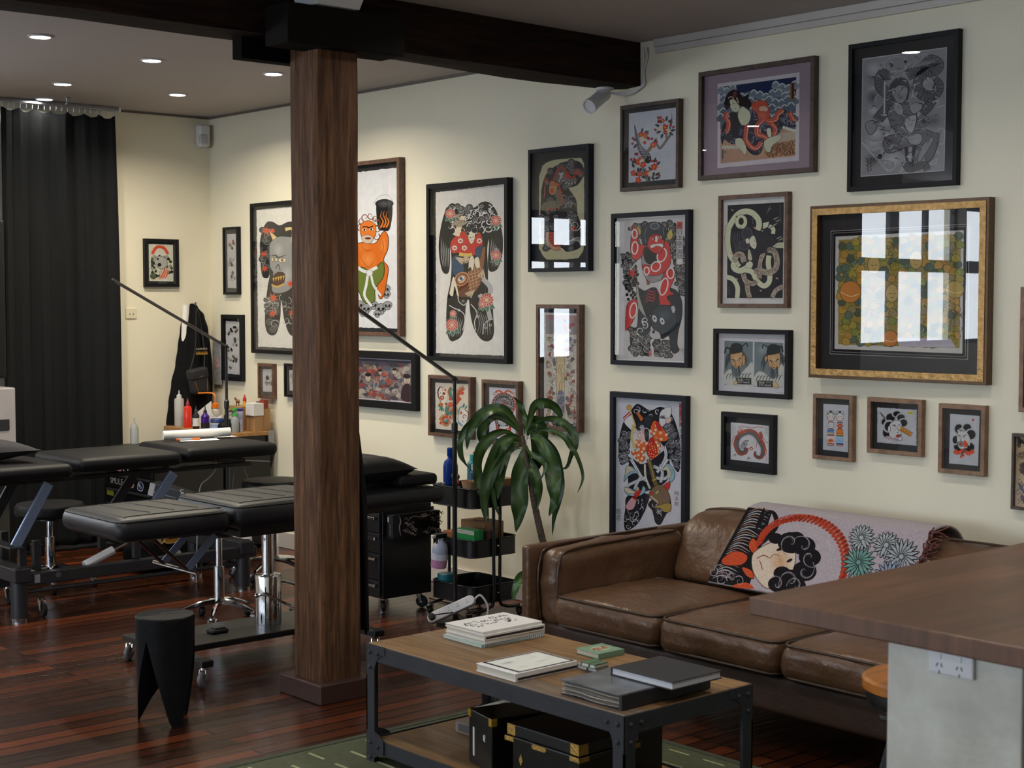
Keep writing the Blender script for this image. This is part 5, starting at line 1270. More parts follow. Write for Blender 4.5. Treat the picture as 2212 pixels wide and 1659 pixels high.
P = [MX @ Vector((-hl + .04, 0, .03)), MX @ Vector((-hl + .1, .02, .036)), MX @ Vector((0, .03, .03)), Vector((-6.13, 4.98, .07)), Vector((-6.13, 5.02, .012)), Vector((-6.2, 5.0, .006))]
MB().tube(cr(P, False, 6), .0035, 6).build('black_lead', m_rub, t, smooth=True)
P = [MX @ Vector((hl, 0, 0)), MX @ Vector((hl + .035, -.004, .0)), b + Vector((.06, .06, -.03)), b + Vector((.05, .055, -.10)), b + Vector((.03, .03, -.128))]
MB().tube(cr(P, False, 6), .0055, 8).build('white_lead', m_white, t, smooth=True)
t = thing('cable_tangle', 'tangle of black cables on the floor between the cabinet and the trolley', 'cables', (-6.3, 5.2, 0))
mb = MB()
for k in range(4):
    r5 = random.Random(20 + k); P = [(-6.78 + .2 * k, 5.30, .006), (-6.5 + .1 * k, 5.26 + .03 * k, .006), (-6.3 + .08 * k, 5.15, .006), (-6.15, 5.08 + .02 * k, .006), (-6.0, 5.2 + .05 * k, .006), (-5.9, 5.45, .006)]
    mb.tube(cr([(x + r5.uniform(-.03, .03), y + r5.uniform(-.03, .03), z) for x, y, z in P], False, 8), .004, 6)
mb.build('cables', m_rub, t, smooth=True)

# ------------------------------------------------------------------ far corner workstation
t = thing('work_desk', 'timber-topped black workbench in the far corner crowded with bottles', 'desk', (-9.3, 5.46, 0))
MB().box(-9.74, -8.89, 5.27, 5.645, .772, .80).build('desk_top', wood_mat('bench timber', '8a6238', 'b98c58', 3, (1, 10, 10), .45, .1), t, bevel=.003)
MB().box(-9.72, -8.91, 5.29, 5.63, .03, .7715).build('carcass', m_black, t, bevel=.003)
MB().box(-8.912, -8.8895, 5.6, 5.652, .70, .805).build('corner_bracket', m_steel, t, bevel=.002)
for z in (.725, .765): MB().ball((-8.889, 5.625, z), .005).build('bolt', m_chrome, t)
t = thing('tool_cabinet', 'black steel tool cabinet with stickered drawers below the far workbench', 'cabinet', (-9.4, 5.0, 0))
MB().box(-9.56, -8.9, 4.75, 5.255, .05, .71).build('carcass', m_black, t, bevel=.003)
dr = []
for z0, z1 in ((.06, .22), (.225, .33), (.335, .43), (.435, .53), (.535, .615), (.62, .70)):
    d = MB().box(-9.545, -8.915, 4.736, 4.7495, z0, z1).build('drawer', m_black, t, bevel=.002); dr.append(d)
    MB().box(-9.53, -8.93, 4.722, 4.736, z1 - .018, z1 - .004).build('pull', m_dgrey, d, bevel=.003)
A = Art((0, 0), (400, 0), (400, 80), (0, 80), 3)
A.text('SMULE', 120, 40, 62, 'b9b4b0', sx=.72); A.text('INK', 222, 40, 44, '8f3f3f', sx=.7); A.circ(270, 40, 26, 'a85f58', 'c9b0aa', 4); A.line([(262, 58), (274, 40), (266, 22)], 6, '4a2a2a')
A.blob([(345, 15), (385, 25), (378, 70), (335, 68)], '1b2440', 'd0d4e0', 5)
for k in range(6): A.swirl(345 + 8 * (k % 3), 30 + 12 * (k // 2), 9, 'd0d4e0', 3, 1.1, k)
A.build('drawer_stickers', m_ink, dr[3], lambda u, v, h: (-9.575 + .56 * u + 9.4, 4.7355 - 5.0 - h, .515 - .075 * v), 1e-4)
A = Art((0, 0), (400, 0), (400, 80), (0, 80), 3); A.circ(150, 40, 24, None, 'c98a8a', 9); A.circ(215, 40, 24, None, 'b9b0a8', 9)
A.build('drawer_stickers', m_ink, dr[4], lambda u, v, h: (-9.575 + .56 * u + 9.4, 4.7355 - 5.0 - h, .60 - .06 * v), 1e-4)
A = Art((0, 0), (400, 0), (400, 80), (0, 80), 3); A.quad(20, 10, 90, 60, '8d8a2c')
A.build('drawer_stickers', m_ink, dr[2], lambda u, v, h: (-9.575 + .56 * u + 9.4, 4.7355 - 5.0 - h, .42 - .06 * v), 1e-4)
t = thing('glove_box', 'black latex glove box tilted on the shelf bracket below the back treatment bed', 'glove box', (-8.72, 4.7, .43))
gm = Tr(-8.72, 4.66, .505) @ Rz(rad(38)) @ Ry(rad(14))
MB().box(-.02, .24, -.06, .06, -.045, .035, gm).build('carton', M('glove carton dark', '141519', .4, var=.1), t, bevel=.003)
A = Art((0, 0), (260, 0), (260, 80), (0, 80)); A.quad(0, 0, 36, 80, 'a9a9b0'); A.text('nitrile examination', 110, 50, 20, '9aa2b0'); A.text('LATEX', 225, 26, 36, 'dcdce0', 72, .8); A.text('GLOVES', 248, 50, 26, 'b0b0b6', 72, .8)
off = Vector((-8.72, 4.7, .43))
A.build('carton_print', m_ink, t, lambda u, v, h: tuple(gm @ Vector((-.02 + .26 * u, -.0605 - h, .035 - .08 * v)) - off), 1e-4)
MB().box(-8.86, -8.5, 4.64, 4.84, .392, .399).build('shelf_bracket', m_black, t)
MB().box(-8.901, -8.84, 4.77, 4.83, .37, .40).build('bracket_arm', m_black, t)
# bag under the bed
t = thing('duffel_bag', 'black duffel bag with a white badge on the floor under the beds', 'bag', (-8.6, 4.65, 0))
mb = MB(); mb.rbox((-8.62, 4.7, .14), (.17, .28, .135), .11, 8, deform=wrinkle(.02, 9)); mb.build('bag_body', m_cloth, t, smooth=True)
MB().tube(cr([(-8.46, 4.55, .2), (-8.44, 4.6, .31), (-8.44, 4.8, .31), (-8.46, 4.85, .2)], False, 6), .012, 8).build('handle', m_rub, t, smooth=True)
A = Art((0, 0), (100, 0), (100, 50), (0, 50)); A.blob([(6, 25), (30, 6), (94, 8), (92, 44), (30, 46)], 'd6d6d6'); A.text('TS', 60, 26, 26, '1a1a1a'); A.build('badge', m_ink, t, lambda u, v, h: (.172 + h, -.09 + .11 * u, .15 - .055 * v), 1e-4)
A = Art((0, 0), (100, 0), (100, 50), (0, 50), 4); A.blob([(6, 30), (20, 8), (36, 24), (30, 44)], 'a58a6a', 'd8cbb8', 3); A.blob([(42, 12), (94, 8), (92, 40), (46, 44)], 'a4762c', 'e0c690', 3); A.text('WILD', 68, 26, 20, '5a3a1a')
A.build('sticker', m_ink, t, lambda u, v, h: (.152 + h, -.16 + .2 * u, .245 - .06 * v), 1e-4)
t = thing('white_bag', 'crumpled white plastic bag beside the duffel bag under the beds', 'bag', (-8.5, 4.98, 0))
mb = MB(); mb.rbox((-8.45, 5.10, .10), (.08, .09, .095), .09, 6, deform=wrinkle(.05, 14, 3)); mb.build('bag_film', M('white plastic film', 'b9bcc4', .4, var=.05), t, smooth=True)

# ---- bottles and clutter on the desk
DZ = .8005
def X_(px): return -9.643 + (px - 376) * .0062
bottle('squeeze_bottle', 'tall translucent squeeze bottle with pointed cap, leftmost on the far workbench', 'bottle', -9.62, 5.33, DZ, [(.001, 0), (.032, 0), (.034, .006), (.034, .185), (.03, .197), (.014, .2), (.001, .2)], m_natural, [(.017, .199), (.018, .2), (.017, .22), (.006, .228), (.003, .255), (.001, .255)], M('clear nozzle', 'c8c8c8', .3, var=.03))
bottle('squeeze_bottle', 'bright red squeeze bottle with dark collar on the far workbench', 'bottle', -9.50, 5.33, DZ, [(.001, 0), (.026, 0), (.0275, .005), (.0275, .135), (.022, .148), (.010, .152), (.001, .152)], m_red, [(.0115, .151), (.0125, .152), (.0125, .168), (.009, .172), (.003, .205), (.001, .205)], M('red nozzle', '9c2f3c', .4, var=.05))
bottle('ink_bottle', 'black ink bottle with a white label beside the red squeeze bottle', 'bottle', -9.36, 5.315, DZ, [(.001, 0), (.022, 0), (.0235, .005), (.0235, .095), (.01, .115), (.001, .116)], m_rub, [(.0105, .115), (.0115, .116), (.0105, .132), (.004, .138), (.002, .16), (.001, .16)], M('smoke cap', '3a3a3c', .3, var=.05), (.0238, .02, .075, m_card_w))
bottle('ink_bottle', 'purple ink bottle with black pointed cap on the far workbench', 'bottle', -9.235, 5.315, DZ, [(.001, 0), (.028, 0), (.0295, .006), (.0295, .095), (.012, .118), (.001, .119)], m_purple, [(.0115, .118), (.013, .119), (.012, .133), (.005, .14), (.0025, .165), (.001, .165)], m_rub, (.0298, .0, .05, m_rub))
bottle('wipe_tub', 'white tub with a navy lid in front of the camera clutter on the far workbench', 'tub', -9.10, 5.33, DZ, [(.001, 0), (.044, 0), (.046, .006), (.046, .058), (.001, .059)], m_card_w, [(.047, .058), (.049, .06), (.048, .08), (.044, .086), (.001, .086)], M('navy lid', '23356b', .4, var=.05), (.0463, .01, .05, M('blue white label', 'b9c4d8', .5, col2='4a68a8', vs=60)))
o = thing('wash_bottle', 'orange bent-nozzle wash bottle standing behind the white card', 'wash bottle', (-9.33, 5.45, DZ))
MB().lathe([(.001, 0), (.03, 0), (.032, .006), (.032, .12), (.02, .14), (.001, .141)], (-9.33, 5.45, DZ), 20).build('bottle_body', m_natural, o, smooth=35)
MB().lathe([(.02, .138), (.025, .14), (.025, .17), (.012, .176), (.001, .176)], (-9.33, 5.45, DZ), 18).build('cap', M('orange plastic', 'e07a1c', .4, var=.04), o, smooth=35)
MB().tube(cr([(-9.33, 5.45, DZ + .175), (-9.33, 5.45, DZ + .215), (-9.345, 5.445, DZ + .238), (-9.38, 5.43, DZ + .244), (-9.47, 5.40, DZ + .238)], False, 6), .006, 8).build('spout', M('orange plastic tube', 'e07a1c', .4, var=.04), o, smooth=True)
o = thing('white_card', 'torn sheet of white card propped among the bottles on the far workbench', 'paper sheet', (-9.28, 5.385, DZ))
MB().prism([(-9.5, 0), (-9.5, .09), (-9.27, .195), (-9.275, .12), (-9.24, .09), (-9.2, .085), (-9.13, .11), (-9.15, .0)], -.001, .001, Tr(0, 5.385, DZ) @ Rx(PI / 2)).build('card_sheet', m_paper, o)
o = thing('digital_camera', 'black camera lying with its strap behind the navy-lidded tub', 'camera', (-9.0, 5.36, DZ))
mb = MB(); mb.rbox((-8.985, 5.37, DZ + .0345), (.06, .035, .034), .01, 3); mb.rbox((-8.985, 5.37, DZ + .075), (.022, .022, .012), .006, 2); mb.build('camera_case', m_black, o, smooth=True)
MB().lathe([(.001, 0), (.026, 0), (.028, .05), (.024, .05), (.001, .045)], seg=18, mx=Tr(-8.99, 5.335, DZ + .036) @ Rx(PI / 2)).build('lens_barrel', m_rub, o, smooth=35)
MB().tube(cr([(-9.045, 5.37, DZ + .05), (-9.09, 5.38, DZ + .10), (-9.02, 5.39, DZ + .14), (-8.94, 5.38, DZ + .10), (-8.925, 5.37, DZ + .05)], False, 6), .005, 6).build('strap', m_rub, o, smooth=True)
def carton(label, x0, x1, y0, y1, z0, h, mt, name='carton_box', dots=False, rot=0, cat='box'):
    o = thing(name, label, cat, ((x0 + x1) / 2, (y0 + y1) / 2, z0), 'cartons on the far workbench', rot)
    MB().box(-(x1 - x0) / 2, (x1 - x0) / 2, -(y1 - y0) / 2, (y1 - y0) / 2, 0, h).build('carton', mt, o, world=False, bevel=.002)
    if dots:
        for dx in (-.02, .03): MB().box(dx - .004, dx + .004, -(y1 - y0) / 2 - .0008, -(y1 - y0) / 2, h * .5, h * .5 + .018).build('punched_hole', m_rub, o, world=False)
    return o
carton('kraft carton with two dark punched holes at the middle of the far workbench', -9.18, -9.02, 5.47, 5.57, DZ, .165, m_kraft, dots=True)
carton('plain kraft carton to the right behind the clear tub', -9.01, -8.915, 5.57, 5.635, DZ, .15, m_kraft)
carton('tall kraft carton at the right end of the far workbench under the white carton', -9.005, -8.90, 5.5, 5.565, DZ, .105, m_kraft)
carton('white glove carton lying on the tall kraft carton at the bench end', -9.0, -8.895, 5.49, 5.57, DZ + .1055, .085, m_card_w)
carton('red carton standing on the white and kraft cartons near the wall', -8.965, -8.915, 5.58, 5.62, DZ + .1505, .06, M('red card', '8c2f22', .5, var=.15))
carton('small black carton beside the red carton', -9.01, -8.968, 5.58, 5.625, DZ + .1505, .045, m_bk)
o = thing('toy_figure', 'small red and yellow bottle on the kraft carton by the lamp pole', 'bottle', (-9.08, 5.53, DZ + .1655))
MB().lathe([(.001, 0), (.012, 0), (.013, .03), (.001, .031)], (-9.075, 5.53, DZ + .1655), 12).build('yellow_band', M('yellow plastic', 'd8a52a', .4, var=.05), o, smooth=35)
MB().lathe([(.012, .031), (.012, .055), (.005, .062), (.004, .075), (.001, .075)], (-9.075, 5.53, DZ + .1655), 12).build('bottle_body', M('red plastic', 'c02a22', .4, var=.05), o, smooth=35)
o = thing('wooden_animal', 'carved wooden animal ornament on the kraft carton', 'ornament', (-9.10, 5.50, DZ + .1655))
mb = MB(); mb.ball((-9.115, 5.5, DZ + .195), .024, .012, .014)
for dx in (-.016, .014): mb.tube([(-9.115 + dx, 5.5, DZ + .19), (-9.118 + dx, 5.5, DZ + .1657)], .004, 6)
mb.ball((-9.145, 5.5, DZ + .212), .012, .008, .01); mb.build('ornament_body', M('carved wood', '7a4f30', .5, var=.2), o, smooth=True)
bottle('clear_tub', 'clear plastic tub standing right of the lamp pole on the far workbench', 'tub', -9.05, 5.425, DZ, [(.001, 0), (.043, 0), (.045, .006), (.045, .105), (.042, .115), (.001, .1155)], M('hazy plastic', 'a58d7a', .25, var=.06), [(.0455, .112), (.047, .114), (.047, .13), (.001, .131)], M('clear lid', 'a9a29a', .2, var=.05), None)
bottle('spray_can', 'white tube bottle with violet markings beside the green pump bottle', 'bottle', -8.955, 5.42, DZ, [(.001, 0), (.02, 0), (.021, .006), (.022, .14), (.001, .141)], M('white violet tube', 'd8d6e0', .4, col2='6a6aa8', vs=40, stretch=(1, 1, .4)), [(.0215, .139), (.0225, .141), (.0225, .158), (.001, .159)], M('violet cap', '3a3a8c', .4, var=.05))
bottle('pump_bottle', 'clear pump bottle with bright green top at the right end of the bench', 'bottle', -8.93, 5.365, DZ, [(.001, 0), (.026, 0), (.0275, .006), (.0275, .085), (.016, .105), (.012, .11), (.001, .11)], m_clear, [(.0145, .109), (.0155, .11), (.0155, .128), (.007, .132), (.007, .15), (.018, .152), (.018, .165), (.001, .166)], M('green pump', '3fb046', .4, var=.05))
o = thing('nozzle_bottle', 'small clear bottle on the tool cabinet left of the bench', 'bottle', (-9.52, 4.93, .7105))
MB().lathe([(.001, 0), (.028, 0), (.029, .1), (.02, .125), (.008, .14), (.004, .175), (.001, .175)], (-9.52, 4.93, .7105), 16).build('bottle_body', m_clear, o, smooth=35)
# roll of white paper and pens on the bed
t = thing('paper_roll', 'large roll of white paper lying on the far end of the treatment bed', 'paper roll', (-7.95, 4.5, .868))
a, b = Vector((-8.10, 4.38, .895)), Vector((-7.98, 4.76, .9025))
MB().tube([a, b], .0265, 24).build('roll', m_paper, t, smooth=35)
MB().tube([b - (b - a).normalized() * .002, b + (b - a).normalized() * .001], .020, 20).build('roll_core', m_dgrey, t)
t = thing('paper_sheets', 'loose white sheets under the paper roll on the treatment bed', 'paper', (-7.95, 4.6, .868))
MB().add([(-8.02, 4.44, .8695), (-7.93, 4.40, .8695), (-7.86, 4.62, .870), (-7.97, 4.66, .870)], [(0, 1, 2, 3)]).add([(-8.15, 4.70, .8702), (-8.02, 4.68, .8702), (-8.0, 4.82, .8694), (-8.12, 4.83, .8694)], [(0, 1, 2, 3)]).build('sheet', m_paper, t, solid=.001)
t = thing('marker_pen', 'orange marker pen lying before the paper roll', 'pen', (-7.96, 4.5, .875))
MB().tube([(-7.975, 4.42, .8765), (-7.955, 4.49, .8767)], .006, 8).build('pen_barrel', M('pale pen barrel', '9aa0b0', .4, var=.05), t, smooth=35)
MB().tube([(-7.981, 4.40, .8765), (-7.975, 4.42, .8765)], .0064, 8).tube([(-7.955, 4.49, .8767), (-7.942, 4.535, .8769)], .0068, 8).build('pen_cap', M('orange pen plastic', 'e0701c', .4, var=.05), t, smooth=35)

# ---- jacket, bag and rolls in the corner
t = thing('hanging_jacket', 'black jacket hanging on the end wall above the workbench', 'jacket', (-9.7, 5.5, .8))
rows = [(.0, 5.505, 5.545, .02), (.03, 5.495, 5.56, .05), (.1, 5.44, 5.61, .08), (.22, 5.42, 5.64, .10), (.36, 5.40, 5.655, .11), (.5, 5.38, 5.665, .12), (.66, 5.345, 5.667, .12), (.83, 5.32, 5.668, .12), (1, 5.30, 5.668, .11)]
def jk(u, v):
    for i in range(len(rows) - 1):
        if rows[i][0] <= v <= rows[i + 1][0] + 1e-9:
            k = (v - rows[i][0]) / (rows[i + 1][0] - rows[i][0]); k = k * k * (3 - 2 * k); a, b = rows[i], rows[i + 1]
            y0, y1, d = (a[j] * (1 - k) + b[j] * k for j in (1, 2, 3)); break
    e = max(0, 1 - (2 * u - 1) ** 2)
    x = -9.758 + d * e ** .6 + .016 * e * sin(u * 17 + v * 3) * min(1, v * 3) + .012 * e * mnoise.noise(Vector((u * 5, v * 7, 0)))
    return (x, y0 + (y1 - y0) * u, 1.665 - v * .86)
MB().grid(jk, 40, 50).build('jacket_cloth', m_cloth, t, smooth=True)
MB().tube([(-9.764, 5.525, 1.66), (-9.72, 5.525, 1.655), (-9.715, 5.525, 1.675)], .006, 8).build('coat_hook', m_steel, t)
A = Art((0, 0), (100, 0), (100, 70), (0, 70), 9)
for k in range(7): A.line([(8 + 13 * k, 24), (12 + 13 * k, 8), (16 + 13 * k, 24)], 4, 'b9b4a8', smooth=False)
for k in range(8): A.line([(6 + 12 * k, 62), (8 + 12 * k, 36), (14 + 12 * k, 60)], 5, 'b98a3a', smooth=False)
A.build('back_lettering', m_ink, t, lambda u, v, h: (.095 + h, -.045 + .10 * u, .56 - .065 * v), 1e-4)
t = thing('camera_bag', 'small black shoulder bag with orange trim hanging in front of the jacket', 'bag', (-9.6, 5.45, 1.1))
bm = Tr(-9.585, 5.465, 1.115) @ Rx(rad(10))
MB().rbox((0, 0, 0), (.04, .068, .085), .022, 4, mx=bm).build('bag_body', M('ballistic nylon', '18181a', .7, var=.1, bump=.2, bs=300), t, smooth=True)
MB().rbox((.004, 0, .055), (.042, .072, .04), .02, 4, mx=bm).build('flap', M('ballistic nylon flap', '1d1d20', .65, var=.1, bump=.2, bs=300), t, smooth=True)
mb = MB()
for s in (-1, 1): mb.tube([bm @ Vector((.042, s * .05, .01)), bm @ Vector((.042, s * .035, -.075))], .002, 5)
mb.build('orange_piping', M('orange piping', '8f5a30', .6, var=.05), t)
A = Art((0, 0), (60, 0), (60, 20), (0, 20)); A.swirl(10, 10, 7, 'b9672c', 3, .8); A.line([(20, 10), (52, 9)], 3.4, '7d7d80'); o0 = Vector((-9.6, 5.45, 1.1))
A.build('logo', m_ink, t, lambda u, v, h: tuple(bm @ Vector((.0475 + h, -.02 + .05 * u, .045 - .018 * v)) - o0), 1e-4)
MB().tube(cr([bm @ Vector((0, -.06, .07)), Vector((-9.63, 5.47, 1.35)), Vector((-9.69, 5.52, 1.63)), Vector((-9.63, 5.54, 1.35)), bm @ Vector((0, .06, .07))], False, 8), .006, 6).build('strap', m_rub, t, smooth=True)
t = thing('paper_roll', 'white paper roll standing in the corner left of the hanging jacket', 'paper roll', (-9.73, 5.42, .8))
MB().tube([(-9.728, 5.415, .801), (-9.728, 5.452, 1.655)], .026, 18).build('roll', m_paper, t, smooth=35)
t = thing('plastic_packet', 'clear printed packet hanging right of the jacket in the corner', 'packet', (-9.65, 5.66, 1.1))
MB().box(-9.71, -9.60, 5.655, 5.668, 1.08, 1.40).build('packet_film', M('grey packet film', 'a3a3a8', .3, col2='6d6d72', vs=25), t, bevel=.004)
MB().box(-9.68, -9.62, 5.6535, 5.6545, 1.2, 1.28).build('packet_print', M('packet print', '8a3038', .5, col2='b9b0b0', vs=60), t)

t = thing('hanging_cord', 'thin white cord hanging from the back treatment bed to the floor', 'cord', (-8.0, 4.6, 0))
MB().tube(cr([(-8.0, 4.675, .74), (-8.0, 4.67, .68), (-8.0, 4.62, .63), (-8.0, 4.565, .58), (-8.02, 4.557, .4), (-8.05, 4.56, .004)], False, 6), .004, 6).build('cord', m_white, t, smooth=True)
t = thing('clip_cord', 'looped grey cords with a small bracket under the far end of the treatment bed', 'cord', (-8.0, 4.85, .5))
MB().tube(cr([(-8.0, 4.82, .74), (-8.0, 4.80, .66), (-8.0, 4.786, .56), (-8.01, 4.79, .46)], False, 6), .003, 6).tube(cr([(-8.0, 4.835, .74), (-8.0, 4.87, .66), (-8.0, 4.90, .60), (-8.0, 4.93, .57), (-8.0, 4.89, .55)], False, 6), .003, 6).build('cord', M('grey cord', '8d8d90', .5, var=.05), t, smooth=True)
MB().box(-8.02, -7.985, 4.79, 4.85, .70, .735).tube([(-8.0, 4.85, .72), (-8.0, 5.05, .70)], .005, 8).build('bracket', m_steel, t)
# ------------------------------------------------------------------ framed pictures
GY = 5.68
def picture(label, rect, quad, bar_w, depth, fmat, mmat, draw, wall='back', seed=1, lip=None, tilt=0):
    """framed picture: moulding, mount board, printed sheet and glass; rect = (left, right, bottom, top) on its wall"""
    x0, x1, z0, z1 = rect; w, h = x1 - x0, z1 - z0; cx = (x0 + x1) / 2
    loc = (cx, GY, z0) if wall == 'back' else (XL, cx, z0)
    o = thing('picture_frame', label, 'framed picture', loc, 'framed pictures on the walls', 0 if wall == 'back' else PI / 2)
    a, b = w / 2, bar_w; O = [(-a, 0), (a, 0), (a, h), (-a, h)]; I = [(-a + b, b), (a - b, b), (a - b, h - b), (-a + b, h - b)]
    d0, d1 = -.001, -depth; mb = MB(); vs = []
    ch = min(.002, b * .15)
    J = [(-a + ch, ch), (a - ch, ch), (a - ch, h - ch), (-a + ch, h - ch)]
    for P, y in ((O, d0), (O, d1 + ch), (J, d1), (I, d1), (I, d0 - depth * .3)): vs += [(p[0], y, p[1]) for p in P]
    fs = []
    for k in range(4): fs += [(k * 4 + i, k * 4 + (i + 1) % 4, (k + 1) * 4 + (i + 1) % 4, (k + 1) * 4 + i) for i in range(4)]
    mb.add(vs, fs); f = mb.build('frame', fmat, o, world=False)
    if lip:      # inner gilded slip
        c = lip[0]; K = [(-a + c, c), (a - c, c), (a - c, h - c), (-a + c, h - c)]
        vs = [(p[0], d1 - .004, p[1]) for p in K] + [(p[0], d1 - .004, p[1]) for p in I] + [(p[0], d1 + .002, p[1]) for p in K] + [(p[0], d1 + .004, p[1]) for p in I]
        MB().add(vs, [(i, (i + 1) % 4, 4 + (i + 1) % 4, 4 + i) for i in range(4)] + [(8 + i, 8 + (i + 1) % 4, (i + 1) % 4, i) for i in range(4)] + [(4 + i, 4 + (i + 1) % 4, 12 + (i + 1) % 4, 12 + i) for i in range(4)]).build('gilded_slip', lip[1], f, world=False)
    ym = -depth * .38
    if tilt: o.rotation_euler.z = tilt; o.location.y -= w / 2 * sin(tilt)
    MB().add([(-a + b * .9, ym, b * .9), (a - b * .9, ym, b * .9), (a - b * .9, ym, h - b * .9), (-a + b * .9, ym, h - b * .9)], [(0, 1, 2, 3)]).build('mount_board', mmat, o, world=False)
    A = Art(*quad, seed=seed); draw(A)
    A.build('print', m_ink, o, lambda u, v, hh: (-a + w * u, ym - .0008 - hh, h - h * v), 1e-5)
    y0 = d1 + min(.006, depth * .2); y1 = y0
    MB().add([(-a + b * .95, y0, b * .95), (a - b * .95, y1, b * .95), (a - b * .95, y1, h - b * .95), (-a + b * .95, y0, h - b * .95)], [(0, 1, 2, 3)]).build('glass', m_pane, o, world=False)
    return o
def deckle(A, P, col, j=3, step=14):
    """paper with a torn, deckled edge"""
    out = []
    for i, p in enumerate(P):
        q = P[(i + 1) % len(P)]; n = max(2, int(math.hypot(q[0] - p[0], q[1] - p[1]) / step))
        out += [(p[0] + (q[0] - p[0]) * k / n + A.r.uniform(-j, j), p[1] + (q[1] - p[1]) * k / n + A.r.uniform(-j, j)) for k in range(n)]
    A.poly(out, col)
K0 = '131315'
def eye(A, x, y, r, iris='d8a93a', rot=0):
    A.ell(x, y, r, r * .62, 'ece6d8', K0, r * .12, rot, 12); A.circ(x, y, r * .45, iris, K0, r * .1, 10); A.circ(x, y, r * .2, K0, n=8)
def maple(A, x, y, r, c='cf4a2c'): A.star(x, y, r, c, 7, A.r.uniform(0, 50), .35, 'e58a6a', r * .06)
def mum(A, x, y, r, c='c2322c', leaf='3f6b58'):
    for k in range(3): A.leaf(x, y + r * .3, r * 1.5, r * .7, 40 + 45 * k, leaf, 'a9c4b4', r * .07)
    A.flower(x, y, r, c, 'e8d3c4', 14, r * .05, 'e2c88a', 2, .2)

